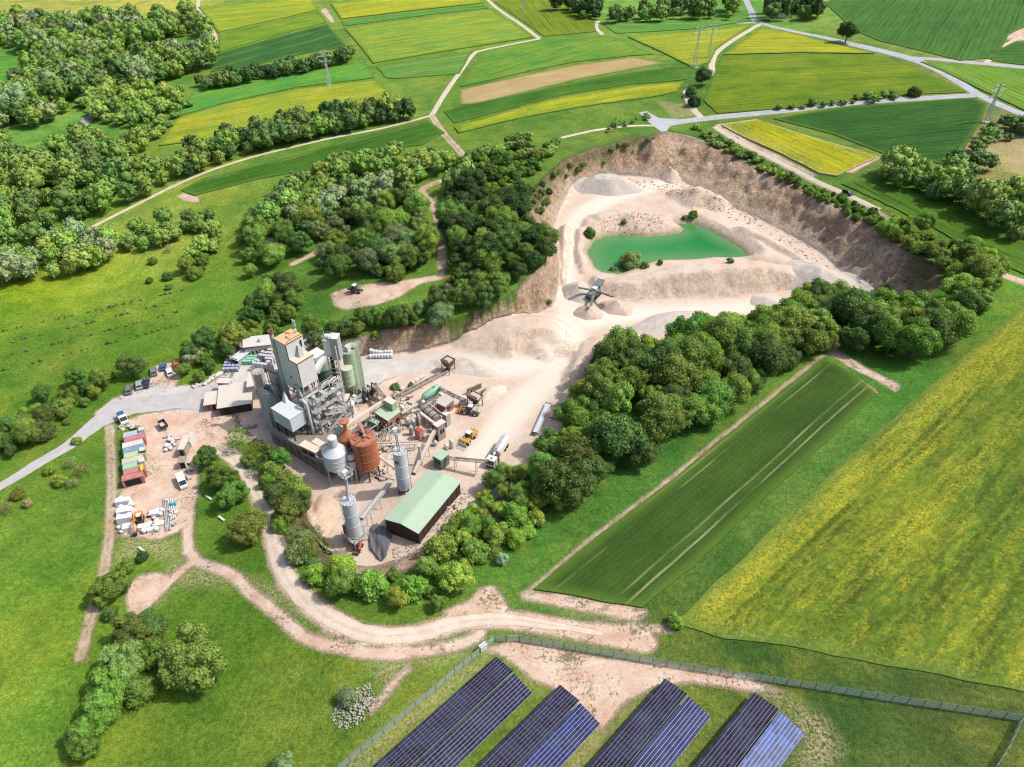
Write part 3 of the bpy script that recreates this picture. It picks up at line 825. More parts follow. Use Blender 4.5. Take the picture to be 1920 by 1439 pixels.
def ang_px(a, b):
    A, B = at(*a), at(*b)
    return -math.atan2(B[1] - A[1], B[0] - A[0])
YEL = alb(206, 196, 52); YEL2 = alb(188, 184, 56)
FIELDS = [
 ("rapeseed_field", [(1262,1172),(1330,1105),(1480,962),(1690,768),(1920,572),(2060,455),(2500,700),(2500,1450),(1920,1302),(1700,1256),(1500,1216),(1330,1192)],
  dict(c1=alb(84,116,40), c2=alb(122,140,44), flower=alb(206,198,58), famt=.56, rows=0, blot=.025, contrast=1.6, fine=.75, holes=11.0), ((1262,1172),(1920,572)), .22),
 ("wheat_field", [(1000,1106),(1100,1022),(1240,917),(1380,804),(1545,672),(1600,704),(1644,740),(1560,820),(1430,938),(1300,1062),(1205,1140),(1130,1128),(1060,1114)],
  dict(c1=alb(56,88,34), c2=alb(74,104,40), rows=1.2, tram=12.0, contrast=.9, blot=.04), ((1000,1106),(1545,672)), .35),
 ("rapeseed_field", [(372,14),(585,-2),(597,20),(480,46),(410,62)], dict(c1=alb(128,160,50), c2=alb(150,170,40), flower=YEL, famt=.55, rows=3), ((372,14),(585,-2)), .5),
 ("barley_field", [(411,65),(480,49),(598,22),(613,43),(500,73),(410,99)], dict(c1=alb(104,146,44), c2=alb(138,164,50), flower=YEL2, famt=.2, rows=3), ((411,65),(598,22)), .4),
 ("wheat_field", [(410,102),(500,76),(614,46),(650,88),(560,104),(470,125),(395,136)], dict(c1=alb(54,104,44), c2=alb(66,116,50), rows=3), ((410,102),(614,46)), .35),
 ("barley_field", [(337,205),(366,168),(500,146),(685,118),(704,147),(560,164),(420,194),(332,220)], dict(c1=alb(86,156,66), c2=alb(112,166,62), rows=3), ((337,205),(685,118)), .35),
 ("rapeseed_field", [(331,224),(420,197),(560,168),(706,151),(752,198),(720,206),(600,236),(440,256),(298,275)], dict(c1=alb(128,158,52), c2=alb(164,172,46), flower=YEL, famt=.45, rows=3), ((331,224),(706,151)), .5),
 ("rapeseed_field", [(620,8),(760,-6),(895,-4),(906,7),(640,37)], dict(c1=alb(150,168,44), c2=alb(170,176,40), flower=YEL, famt=.5, rows=3), ((640,37),(906,7)), .5),
 ("barley_field", [(641,40),(908,10),(918,16),(644,50)], dict(c1=alb(92,150,66), c2=alb(104,156,66), rows=3), ((641,40),(908,10)), .35),
 ("rapeseed_field", [(646,54),(920,19),(1001,71),(925,83),(700,120)], dict(c1=alb(108,158,58), c2=alb(146,168,54), flower=YEL, famt=.40, rows=3.5), ((646,54),(920,19)), .5),
 ("barley_field", [(706,126),(884,99),(862,139),(740,149),(723,147)], dict(c1=alb(92,148,62), c2=alb(110,152,62), rows=3), ((706,126),(884,99)), .35),
 ("barley_field", [(908,98),(1015,77),(1150,70),(1224,103),(1180,106),(1080,117),(960,142),(863,164),(872,148)], dict(c1=alb(86,146,54), c2=alb(128,160,54), flower=YEL2, famt=.28, rows=3), ((872,148),(1150,70)), .4),
 ("ploughed_field", [(861,169),(960,147),(1080,122),(1190,108),(1246,119),(1100,146),(1000,170),(900,194),(863,197)], dict(c1=alb(184,158,106), c2=alb(194,172,124), rows=3, contrast=.7, tram=9, tramcol=(140,140,80)), ((861,169),(1190,108)), .15),
 ("wheat_field", [(864,200),(1000,173),(1150,142),(1268,126),(1288,150),(1180,159),(1060,178),(960,203),(852,232),(832,210)], dict(c1=alb(62,112,34), c2=alb(84,130,40), rows=3), ((864,200),(1268,126)), .35),
 ("rapeseed_field", [(852,240),(960,208),(1060,183),(1180,164),(1283,154),(1270,174),(1180,189),(1050,209),(940,231),(860,251)], dict(c1=alb(120,156,46), c2=alb(170,176,36), flower=YEL, famt=.6, rows=3), ((852,240),(1180,164)), .5),
 ("barley_field", [(925,3),(1030,-4),(1060,6),(1112,38),(1118,60),(1060,66),(1020,69)], dict(c1=alb(112,136,34), c2=alb(132,152,40), rows=0, tram=7, tramdark=True, contrast=.8), ((1060,6),(1118,60)), .35),
 ("barley_field", [(1130,46),(1280,36),(1412,40),(1290,56),(1155,64)], dict(c1=alb(92,150,60), c2=alb(104,154,62), rows=3), ((1130,46),(1412,40)), .35),
 ("rapeseed_field", [(1176,70),(1300,61),(1408,49),(1343,93),(1332,118),(1300,128),(1216,88)], dict(c1=alb(134,160,50), c2=alb(164,172,44), flower=YEL, famt=.45, rows=3), ((1176,70),(1408,49)), .5),
 ("rapeseed_field", [(1355,104),(1424,56),(1470,60),(1560,82),(1640,102),(1500,100)], dict(c1=alb(140,162,48), c2=alb(168,172,42), flower=YEL, famt=.45, rows=3), ((1355,104),(1640,102)), .5),
 ("barley_field", [(1352,108),(1500,103),(1642,105),(1700,122),(1812,174),(1700,179),(1500,203),(1345,214),(1320,190),(1338,142)], dict(c1=alb(92,130,30), c2=alb(132,150,34), flower=alb(164,164,44), famt=.2, rows=3, contrast=1.1), ((1338,142),(1700,122)), .4),
 ("wheat_field", [(1546,5),(1600,-12),(1960,-12),(1940,40),(1892,66),(1868,108),(1800,115),(1650,78),(1602,58)], dict(c1=alb(66,112,46), c2=alb(78,124,50), rows=3, tram=18, tramdark=True, blot=.02), ((1700,95),(1760,10)), .35),
 ("barley_field", [(1725,117),(1920,132),(1960,140),(1960,225),(1920,208),(1840,170),(1765,133)], dict(c1=alb(100,150,46), c2=alb(120,158,50), rows=3), ((1725,117),(1920,208)), .4),
 ("wheat_field", [(1450,224),(1600,200),(1825,184),(1850,196),(1842,225),(1805,285),(1778,312),(1690,290),(1655,289),(1565,254)], dict(c1=alb(48,92,34), c2=alb(62,108,40), rows=3), ((1450,224),(1825,184)), .35),
 ("rapeseed_field", [(1352,236),(1420,226),(1500,252),(1648,296),(1568,332),(1535,326),(1420,270)], dict(c1=alb(132,150,30), c2=alb(180,178,30), flower=YEL, famt=.5, rows=3, bald=.4), ((1420,270),(1535,326)), .5),
 ("barley_field", [(1578,346),(1660,327),(1760,366),(1920,456),(1980,490),(1930,520),(1862,488),(1750,428)], dict(c1=alb(76,118,34), c2=alb(92,130,38), rows=2.5, tram=9, tramdark=True), ((1578,346),(1862,488)), .35),
 ("barley_field", [(1800,100),(1880,90),(1905,78),(1960,88),(1960,128),(1880,118)], dict(c1=alb(62,112,40), c2=alb(74,122,44), rows=3), ((1880,90),(1960,88)), .35),
 ("wheat_field", [(338,358),(380,336),(560,291),(700,251),(800,226),(834,250),(792,273),(700,284),(640,308),(480,338),(365,368)], dict(c1=alb(62,108,32), c2=alb(74,118,36), rows=2.5), ((380,336),(700,251)), .35),
 ("barley_field", [(-20,78),(48,72),(58,95),(20,150),(-20,158)], dict(c1=alb(80,150,60), c2=alb(112,160,50), rows=3), ((-20,78),(48,72)), .35),
]
fcount = {}
for nm, poly, kw, (a, b), lift in FIELDS:
    if not kw.get('tram') and not kw.get('holes'): kw.update(tram=11.0 + len(poly), faint=True, tramdark=(len(poly) % 2 == 0))
    kw.setdefault('contrast', 1.3)
    drape(nm, poly, crop(nm + "_cover", ang=ang_px(a, b), **kw), lift, amp=1.0 if kw.get('holes') else .35, skirt=True)

def road_mat(name, c1, c2, two=False):
    t = NT(name); p = t.pos()
    c = t.mix(t.mapr(t.noise(p, .3, 5, .65, .5), .3, .7), c1, c2)
    c = t.mix(1.0, c, t.mapr(t.noise(p, 2.5, 3, .7), .25, .75, .88, 1.1), 'MULTIPLY')
    return t.finish(c, .85, spec=.2)
M_ASPH = road_mat("worn_asphalt", alb(182,180,182), alb(204,200,196))
M_ASPH2 = road_mat("far_asphalt", alb(168,172,178), alb(196,198,200))
M_GRAV = road_mat("pale_gravel", alb(206,194,172), alb(226,214,196))
M_DUSTY = road_mat("dusty_track", alb(214,190,168), alb(234,220,204))
def rut_mat(name, c1, c2):
    t = NT(name); p = t.pos(); u = t.attr("across")
    c = t.mix(t.mapr(t.noise(p, .3, 5, .65, .5), .3, .7), c1, c2)
    c = t.mix(1.0, c, t.mapr(t.noise(p, 2.5, 4, .75), .25, .75, .84, 1.12), 'MULTIPLY')
    off = t.m('ABSOLUTE', t.m('SUBTRACT', t.m('ABSOLUTE', t.m('ADD', u, t.m('MULTIPLY_ADD', t.noise(p, .25, 2, .5), .3, -.15))), .45))
    c = t.mix(t.mapr(off, .05, .24, .22, 0.0), c, alb(240, 228, 212))
    mid = t.mapr(t.m('ADD', t.m('ABSOLUTE', u), t.m('MULTIPLY_ADD', t.noise(p, 1.6, 5, .8), .7, -.35)), .0, .16, .28, 0.0)
    c = t.mix(mid, c, alb(184, 160, 126))
    rim_ = t.mapr(t.m('ADD', t.m('ABSOLUTE', u), t.m('MULTIPLY_ADD', t.noise(p, 1.2, 5, .8), .6, -.3)), .82, 1.0, 0.0, .8)
    c = t.mix(rim_, c, t.mix(t.noise(p, 2, 3, .7), alb(120, 132, 66), alb(198, 172, 140)))
    return t.finish(c, .9, spec=.15)
M_DUSTY = rut_mat("dusty_track", alb(214, 190, 168), alb(234, 220, 204))
M_GRAV = rut_mat("pale_gravel", alb(206, 190, 164), alb(226, 214, 196))
def strip(name, pts, width, mat, lift=.07, amp=.25):
    w = W(pts)[:, :2]
    q = smooth_line(w, 2.5)
    d = np.gradient(q, axis=0); d /= np.hypot(d[:, 0], d[:, 1])[:, None] + 1e-9
    nrm = np.c_[-d[:, 1], d[:, 0]]
    ww = width if hasattr(width, "__len__") else [width, width]
    hw = np.interp(np.linspace(0, 1, len(q)), np.linspace(0, 1, len(ww)), ww) / 2
    js = [-1, -.5, 0, .5, 1]
    vs = []; fs = []
    for i in range(len(q)):
        for j in js:
            o = j * hw[i] + (amp * fbm(np.array([q[i, 0] / 2.0 + j * 9]), np.array([q[i, 1] / 2.0]), 5, 2)[0] if abs(j) == 1 else 0)
            x, y = q[i] + nrm[i] * o
            vs.append((x, y, float(gz(x, y)) + lift - (.06 if abs(j) == 1 else 0)))
        if i:
            for j in range(4):
                a = (i - 1) * 5 + j
                fs.append((a, a + 5, a + 6, a + 1)[::-1])
    m = bpy.data.meshes.new(name); m.from_pydata(vs, [], fs)
    aa = m.attributes.new('across', 'FLOAT', 'POINT'); aa.data.foreach_set('value', np.tile(np.array(js, np.float32), len(q)))
    m.polygons.foreach_set("use_smooth", [True] * len(fs)); m.materials.append(mat)
    return tag(link(name, m), kind="structure")
drape("road", [(-60,938),(0,906),(60,868),(120,832),(150,806),(180,780),(215,752),(255,746),(330,738),(395,724),(412,716),(420,734),(398,752),(380,770),(330,766),(250,776),(195,800),(140,838),(60,886),(0,922),(-60,956)], M_ASPH, .06, 2.5, .5)
strip("farm_road", [(160,432),(240,392),(330,347),(400,318),(480,293),(600,264),(720,240),(808,217)], 2.2, M_GRAV)
strip("farm_road", [(810,216),(838,170),(868,128),(888,102),(908,94),(1012,73)], 3.0, M_GRAV)
strip("farm_road", [(1012,73),(975,45),(935,18),(905,-8)], 2.6, M_GRAV)
strip("farm_road", [(1130,66),(1118,52),(1122,40)], 2.6, M_GRAV)
strip("farm_road", [(374,-5),(372,15),(388,45),(402,66),(404,85),(398,105)], 3.2, M_GRAV)
strip("road", [(1236,236),(1262,231),(1320,223),(1480,207),(1640,190),(1826,179)], 5.0, M_ASPH2)
drape("road_apron", [(1198,212),(1212,209),(1236,222),(1275,224),(1258,232),(1250,246),(1240,248),(1222,234)], M_ASPH2, .10, 3.0, .3)
strip("road", [(1960,228),(1900,208),(1832,176),(1775,140),(1712,112),(1600,84),(1560,74),(1428,44),(1408,20),(1396,-6)], [4.5,4.5,5,6,7,5,4.5,4.5,4,4], M_ASPH2, .09)
strip("road", [(1700,108),(1760,112),(1850,120),(1960,130)], 5.0, M_ASPH2, .05)
strip("farm_road", [(1424,46),(1380,72),(1345,98),(1335,120),(1338,142)], 3.4, M_GRAV)
strip("farm_road", [(1290,165),(1286,178),(1300,205),(1316,222)], 3.2, M_GRAV)
strip("farm_road", [(1428,43),(1360,44),(1290,50)], 2.4, M_GRAV)
strip("farm_road", [(1052,259),(1090,250),(1140,241),(1225,236)], 2.2, M_GRAV)
strip("farm_road", [(1340,238),(1420,284),(1500,324),(1580,362),(1648,394)], 2.6, M_GRAV)
strip("farm_road", [(1850,118),(1862,105),(1878,90),(1905,74)], 3, M_GRAV)
strip("dirt_road", [(405,840),(440,862),(472,905),(496,960),(512,1012),(530,1070),(570,1122),(625,1163),(700,1191),(780,1189),(860,1168),(950,1162),(1060,1177),(1130,1190)], [3.6,3.4,3.2,3.4,3.8,3.8,3.8,3.4,2.6,.8], M_DUSTY, .08, .45)

# ---- pond
t = NT("green_pond_water"); p = t.pos()
sh = t.mapr(t.attr("edge"), .3, 8.0)
n = t.noise(p, .05, 4, .6)
west = t.n("ShaderNodeSeparateXYZ"); t.put(west.inputs[0], p)
silt = t.mapr(t.m('ADD', west.outputs[0], t.m('MULTIPLY_ADD', n, 30.0, -15.0)), 52, 74, 1.0, 0.0)
c = t.mix(t.m('MULTIPLY', silt, .6), alb(0,128,44), alb(80,150,84))
c = t.mix(t.m('MULTIPLY', t.m('SUBTRACT', 1.0, sh), .5), c, alb(126,158,104))
M_POND = t.finish(c, .07, normal=t.bump(t.noise(p, 1.6, 4, .6), .12, .1), spec=.18)
pw = densify(pond_w, 2.0, True, .0)
drape("pond_water", None, M_POND, 0, 2.5, 0, world_pts=np.c_[pond_w, np.zeros(len(pond_w))])
pond_o = bpy.data.objects["pond_water"]
for v in pond_o.data.vertices: v.co.z = POND_Z
# ================================================================== the plant
class Thing:
    """an Empty at the thing's base; parts are modelled in world coordinates"""
    def __init__(s, name, loc, label, cat, group=None):
        s.loc = Vector([float(q) for q in loc])
        s.root = empty(name, s.loc, 0, label, cat, group)
    def mb(s):
        b = MB(); b.M = Matrix.Translation(-s.loc); return b
    def part(s, b, name, mat, parent=None):
        return b.build(name, mat, parent or s.root)
def rot2(a): return np.array([math.cos(a), math.sin(a), 0.0])
YAW = math.radians(-37.5)
U = rot2(YAW); V = rot2(YAW + math.pi / 2); ZU = np.array([0, 0, 1.0])
def box_uvz(b, o, du, dv, dz, u=None, v=None):
    """box from corner o along u, v and z"""
    u = U if u is None else u; v = V if v is None else v
    o = np.asarray(o, float)
    base = [o, o + u * du, o + u * du + v * dv, o + v * dv]
    if (du * dv) < 0: base = base[::-1]
    return b.prism(base, [q + ZU * dz for q in base])

rr = random.Random(3)
M_WHITE = paint("pale_grey_cladding", alb(226,228,224), .5, 0, .10, .35)
M_BLUEW = paint("blue_white_paint", alb(214,222,226), .45, 0, .08, .3)
M_GREYC = paint("grey_cladding", alb(176,180,178), .5, 0, .12, .3)
M_STEEL = paint("galvanised_steel", alb(196,198,196), .45, .1, .15, .25)
M_DSTEEL = paint("dark_steel", alb(70,70,72), .5, .2, .2, .35)
M_GREYS = paint("grey_silo_paint", alb(176,184,188), .45, 0, .10, .2)
M_SILO = paint("pale_blue_silo_paint", alb(208,216,220), .4, 0, .08, .15)
M_GREENS = paint("sage_silo_paint", alb(172,192,158), .5, 0, .1, .2)
M_DGREEN = paint("dark_green_silo_paint", alb(110,134,120), .5, 0, .12, .25)
M_ORANGE = paint("rusty_orange_paint", alb(186,112,78), .6, 0, .2, .15)
M_ROOFG = paint("green_roof_sheet", alb(176,204,176), .5, 0, .07, .30)
M_TAN = paint("rusty_tan_roof", alb(230,184,138), .7, 0, .16, .5)
M_CREAM = paint("cream_roof", alb(226,212,186), .7, 0, .1, .3)
M_FLAT = paint("dusty_flat_roof", alb(222,210,198), .8, 0, .1, .3)
M_CONC = paint("concrete", alb(168,160,150), .85, 0, .22, .25)
M_CONCD = paint("stained_concrete", alb(140,132,122), .85, 0, .28, .15)
M_BRICK = paint("red_brick", alb(178,120,104), .8, 0, .2, .2, scale=1.5)
M_BROWN = paint("dark_brown_boarding", alb(66,54,46), .7, 0, .2, .05)
M_DARK = paint("dark_opening", (.012, .012, .012), .8, 0, .1, 0)
M_RED = paint("red_paint", alb(186,72,70), .5, 0, .15, .2)
M_RUBBER = paint("conveyor_rubber", alb(84,80,76), .8, 0, .2, .7)
M_GLASS = paint("dark_glass", (.02, .025, .03), .08, 0, .05, .03, spec=.6)
M_TYRE = paint("tyre_rubber", alb(54,52,50), .85, 0, .2, .3)
M_BEIGE = paint("beige_render", alb(206,194,180), .8, 0, .12, .2)
M_PIPE = paint("dusty_pipe", alb(216,202,186), .6, 0, .12, .4)
M_MINT = paint("mint_tank_paint", alb(140,196,168), .5, 0, .1, .4)

def rail(b, pts, h=1.05, w=.06, closed=False):
    """handrail along points"""
    n = len(pts)
    for i in range(n if closed else n - 1):
        a = np.asarray(pts[i], float); c = np.asarray(pts[(i + 1) % n], float)
        L = np.linalg.norm(c - a); k = max(1, int(L / 1.3))
        for j in range(k + 1):
            q = a + (c - a) * j / k
            b.bar(q, q + ZU * h, w)
        b.bar(a + ZU * h, c + ZU * h, w); b.bar(a + ZU * h * .55, c + ZU * h * .55, w * .8)
def ring(c, r, n=10, z=0):
    return [np.array([c[0] + r * math.cos(2 * math.pi * k / n), c[1] + r * math.sin(2 * math.pi * k / n), z]) for k in range(n)]

def silo(name, label, c, r, z0, z1, z2, mat, legs=4, cone_top=.0, cone_bot=1.6, rails=True, ladder=None, band=None, legmat=None, group=None, seg=28):
    """c: axis; z0 ground, z1 foot of the shell, z2 eave"""
    T = Thing(name, (c[0], c[1], z0), label, "silo", group)
    b = T.mb(); prof = [(r, z1), (r, z1 + .15), (r, (z1 + z2) / 2), (r, z2)]
    b.lathe((c[0], c[1], 0), prof, seg, False)
    for zz in np.linspace(z1 + .08, z2 - .06, 4): b.lathe((c[0], c[1], 0), [(r, zz - .07), (r + .07, zz - .05), (r + .07, zz + .05), (r, zz + .07)], seg, False)
    shell = T.part(b, "shell", mat)
    b = T.mb()
    b.lathe((c[0], c[1], 0), [(r + .06, z2 - .02), (r + .06, z2 + .06), (r * .5, z2 + .06 + cone_top * .55), (.3, z2 + .08 + cone_top), (0.0, z2 + .1 + cone_top)], seg, False)
    T.part(b, "roof", mat)
    if z1 > z0 + .6:
        b = T.mb(); b.lathe((c[0], c[1], 0), [(.25, max(z1 - cone_bot, z0 + .4)), (r, z1)], seg, True); T.part(b, "hopper_cone", mat)
        for k in range(legs):
            a = math.pi / 4 + k * 2 * math.pi / legs
            b = T.mb(); q = np.array([c[0] + r * .95 * math.cos(a), c[1] + r * .95 * math.sin(a), 0]); a2 = a + 2 * math.pi / legs
            q2 = np.array([c[0] + r * .95 * math.cos(a2), c[1] + r * .95 * math.sin(a2), 0])
            b.bar(q + ZU * (z0 - .3), q + ZU * (z1 + .5), .26); b.bar(q + ZU * (z0 + .3), q2 + ZU * (z1 - .1), .1)
            T.part(b, "leg", legmat or M_STEEL)
    if rails:
        b = T.mb(); rail(b, ring(c, r - .05, 12, z2 + .08), 1.0, .05, True)
        T.part(b, "handrail", M_STEEL)
    if ladder is not None:
        b = T.mb(); q = np.array([c[0] + (r + .18) * math.cos(ladder), c[1] + (r + .18) * math.sin(ladder), 0]); tn = np.array([-math.sin(ladder), math.cos(ladder), 0])
        for s in (-.24, .24): b.bar(q + tn * s + ZU * z0, q + tn * s + ZU * (z2 + 1), .07)
        for z in np.arange(z0 + .4, z2 + .8, .5): b.bar(q - tn * .24 + ZU * z, q + tn * .24 + ZU * z, .05)
        T.part(b, "ladder", M_STEEL)
    if band:
        b = T.mb(); b.lathe((c[0], c[1], 0), [(r + .03, band[0]), (r + .035, band[1])], seg, False); T.part(b, "painted_band", band[2])
    return T

def conveyor(name, label, a, c, w=1.0, mat=None, legs=(.35, .75), depth=.5, cat="conveyor", cover=False, group=None, belt=None):
    a = np.asarray(a, float); c = np.asarray(c, float)
    mid = (a + c) / 2; d = c - a; L = np.linalg.norm(d); d = d / L
    side = np.cross(d, ZU); side /= np.linalg.norm(side); up = np.cross(side, d)
    T = Thing(name, (mid[0], mid[1], float(gz(mid[0], mid[1]))), label, cat, group)
    mat = mat or M_STEEL
    for s in (-1, 1):
        b = T.mb()
        o = side * s * w / 2
        b.bar(a + o, c + o, .09, .14); b.bar(a + o - up * depth, c + o - up * depth, .09, .12)
        n = max(2, int(L / 1.2))
        for i in range(n):
            p0 = a + d * L * i / n + o; p1 = a + d * L * (i + 1) / n + o
            b.bar(p0 - up * depth, p0, .06)
            b.bar(p0 - up * depth, p1, .05)
        T.part(b, "side_frame", mat)
    b = T.mb(); b.bar(a + up * .10, c + up * .10, w * .78, .05, up); T.part(b, "belt", belt or M_RUBBER)
    if cover:
        b = T.mb(); b.bar(a + up * .32, c + up * .32, w * 1.02, .3, up); T.part(b, "cover", mat)
    for i, q in enumerate((a, c)):
        b = T.mb(); b.tube([q - side * w * .55 + up * .02, q + side * w * .55 + up * .02], .22, 10); T.part(b, "drum", M_DSTEEL)
    for f in legs:
        q = a + d * L * f; g = float(gz(q[0], q[1]))
        if q[2] - depth - g < .4: continue
        b = T.mb()
        for s in (-1, 1):
            b.bar(q + side * s * w * .5 - up * depth, np.array([*(q + side * s * w * .75)[:2], g - .2]), .13)
        b.bar(np.array([*(q - side * w * .62)[:2], (q[2] + g) / 2]), np.array([*(q + side * w * .62)[:2], (q[2] + g) / 2]), .08)
        T.part(b, "support", mat)
    return T

def shed(name, label, L, F, R, z, z0, wall, roof, cat="building", pitch=0.0, over=.25, thick=.18, gable=False, openings=(), Bk=None, group=None):
    """building from three (or four) pixels of its eave line at height z"""
    pl, pf, pr = P(*L, z), P(*F, z), P(*R, z)
    u = pl - pf; v = pr - pf
    if Bk is None:
        lu = np.linalg.norm(u); lv = np.linalg.norm(v); bis = u / lu + v / lv; bis /= np.linalg.norm(bis)
        prp = np.array([-bis[1], bis[0], 0])
        s = 1 if np.dot(u, prp) > 0 else -1
        h = math.sqrt(.5)
        u = (bis + s * prp) * h * lu; v = (bis - s * prp) * h * lv
    pb = pf + u + v
    pl, pr = pf + u, pf + v
    T = Thing(name, ((pl[0] + pr[0]) / 2, (pl[1] + pr[1]) / 2, z0), label, cat, group)
    cen = (pl + pr) / 2
    ins = [q + (cen - q) / np.linalg.norm(cen - q) * over * 1.4 for q in (pl, pf, pr, pb)]
    for i, nm in enumerate(("wall",) * 4):
        a, c = ins[i], ins[(i + 1) % 4]
        d = (c - a) / np.linalg.norm(c - a); nrm = np.array([-d[1], d[0], 0]); 
        if np.dot(nrm, cen - a) < 0: nrm = -nrm
        b = T.mb(); base = [a, c, c + nrm * .2 - d * .2, a + nrm * .2 + d * .2]
        if np.cross(base[1] - base[0], base[2] - base[0])[2] < 0: base = base[::-1]
        b.prism([np.array([q[0], q[1], z0 - .4]) for q in base], [np.array([q[0], q[1], z - .02]) for q in base])
        T.part(b, nm, wall)
    b = T.mb()
    ring4 = [pl, pf, pr, pb]
    if np.cross(ring4[1] - ring4[0], ring4[2] - ring4[0])[2] < 0: ring4 = ring4[::-1]
    if gable:
        # ridge parallel to v (F->R)
        m0, m1 = (pf + pl) / 2 + ZU * pitch, (pr + pb) / 2 + ZU * pitch
        for s0, s1 in ((pf, pr), (pl, pb)):
            b = T.mb()
            q = [s0, s1, m1, m0]
            if np.cross(q[1] - q[0], q[2] - q[0])[2] < 0: q = q[::-1]
            b.prism(q, [p_ + ZU * thick for p_ in q]); 
            e = (q[1] - q[0]) if s0 is q[0] or True else 0
            T.part(b, "roof_panel", roof)
        b = T.mb(); b.bar(m0 + ZU * (thick + .04), m1 + ZU * (thick + .04), .45, .1); T.part(b, "ridge_cap", roof)
        for e0, e1, m in ((pf, pl, m0), (pr, pb, m1)):
            b = T.mb(); i0, i1, im = [q + (cen - q) / np.linalg.norm(cen - q) * over * 1.3 for q in (e0, e1)] + [m + (cen - m) * .02]
            im[2] = m[2] - .05
            nn = (i0 + i1) / 2 - cen; nn[2] = 0; nn = nn / np.linalg.norm(nn) * -.15
            tri = [i0 - ZU * .03, i1 - ZU * .03, im]
            b.prism([q + nn for q in tri], tri); T.part(b, "gable", wall)
    else:
        top = [q + ZU * (thick + (pitch if k in (0, 3) else 0)) for k, q in enumerate(ring4)]
        bot = [q + ZU * ((pitch if k in (0, 3) else 0)) for k, q in enumerate(ring4)]
        b.prism(bot, top); T.part(b, "roof", roof)
    for (side, f0, f1, zz0, zz1, nm, mt) in openings:      # side 0: L-F wall, 1: F-R wall
        a, c = (ins[0], ins[1]) if side == 0 else (ins[1], ins[2])
        d = c - a; n = np.array([d[1], -d[0], 0]); n /= np.linalg.norm(n)
        if np.dot(n, cen - a) > 0: n = -n
        q0 = a + d * f0 + n * .03; q1 = a + d * f1 + n * .03
        b = T.mb(); b.bar(np.array([q0[0], q0[1], (zz0 + zz1) / 2]), np.array([q1[0], q1[1], (zz0 + zz1) / 2]), .08, zz1 - zz0); T.part(b, nm, mt)
    return T

# ---- kiln tower
F0 = P(535, 647, 28); F0[2] = 0
T = Thing("kiln_tower", F0, "tall pale grey clad tower with a rusty tan roof in the middle of the plant", "tower")
b = T.mb(); box_uvz(b, F0 - U * 4.4 + ZU * 13.5, 4.4, 5.3, 14.4); T.part(b, "upper_cladding", M_WHITE)
b = T.mb(); box_uvz(b, F0 + ZU * 15.6 + V * .02, 3.1, 5.1, 7.6); T.part(b, "front_cladding", M_WHITE)
b = T.mb(); box_uvz(b, F0 - U * 4.55 - V * .15 + ZU * 27.9, 4.7, 5.6, .22); T.part(b, "roof", M_TAN)
b = T.mb(); box_uvz(b, F0 + U * .02 - V * .1 + ZU * 23.2, 3.2, 5.35, .16); T.part(b, "lower_roof", M_CREAM)
b = T.mb()
b.bar(F0 + U * .05 - V * .06 + ZU * 28.1, F0 + U * .05 - V * .06 + ZU * 23.3, .16); b.bar(F0 + U * .05 - V * .06 + ZU * 23.4, F0 + U * 3.15 - V * .06 + ZU * 23.4, .16)
b.bar(F0 + U * 3.15 - V * .06 + ZU * 23.4, F0 + U * 3.15 - V * .06 + ZU * 15.6, .16); b.bar(F0 + U * 3.15 + ZU * 23.4, F0 + U * 3.15 + V * 5.2 + ZU * 23.4, .16)
b.bar(F0 + U * .12 + ZU * 28.05, F0 + U * .12 + V * 5.4 + ZU * 28.05, .14)
T.part(b, "dark_flashing", M_DSTEEL)
b = T.mb(); b.bar(F0 + U * .03 + V * 4.3 + ZU * 25.2, F0 + U * .03 + V * 4.3 + ZU * 27.2, .9, .1, V); T.part(b, "window", M_DARK)
b = T.mb()
q = [F0 + V * 2.1 + ZU * 23.4, F0 + U * 1.5 + V * 2.1 + ZU * 23.4, F0 + U * 1.5 + V * 3.7 + ZU * 23.4, F0 + V * 3.7 + ZU * 23.4]
b.prism(q, [F0 + V * 3.0 + ZU * 26.2, F0 + U * .5 + V * 3.0 + ZU * 26.2, F0 + U * .5 + V * 3.8 + ZU * 26.2, F0 + V * 3.8 + ZU * 26.2]); T.part(b, "chute_hood", M_STEEL)
b = T.mb(); box_uvz(b, F0 - U * 2.4 + V * 2.0 + ZU * 28.12, .35, 2.4, .3); box_uvz(b, F0 - U * 2.4 + V * 2.0 + ZU * 28.12, 1.4, .3, .3); T.part(b, "roof_duct", M_TAN)
b = T.mb(); b.bar(F0 + V * 2.2 - U * .6 + ZU * 28.2, F0 + V * 5.3 - U * .5 + ZU * 28.2, .1); b.bar(F0 + V * 2.2 - U * .6 + ZU * 28.2, F0 + ZU * 28.2 - U * .2 + V * .3, .1); T.part(b, "roof_cable_tray", M_DSTEEL)
b = T.mb()
for du, dv in ((-4.2, .2), (0, .2), (2.9, .2), (-4.2, 5.0), (0, 5.0), (2.9, 5.0)): b.bar(F0 + U * du + V * dv, F0 + U * du + V * dv + ZU * 15.7, .34)
for z in (4, 8, 12):
    for dv in (.2, 5.0): b.bar(F0 - U * 4.2 + V * dv + ZU * z, F0 + U * 2.9 + V * dv + ZU * z, .22)
    for du in (-4.2, 2.9): b.bar(F0 + U * du + V * .2 + ZU * z, F0 + U * du + V * 5 + ZU * z, .22)
    b.bar(F0 + U * 2.9 + V * .2 + ZU * (z - 4), F0 + U * 2.9 + V * 5 + ZU * z, .12); b.bar(F0 - U * 4.2 + V * .2 + ZU * (z - 4), F0 + V * .2 + ZU * z, .12)
T.part(b, "steel_frame", M_STEEL)
b = T.mb(); b.lathe(F0 - U * 1 + V * 2.6, [(1.9, .2), (1.9, 11.0), (1.2, 13.6)], 20); T.part(b, "kiln_shaft", M_CONCD)
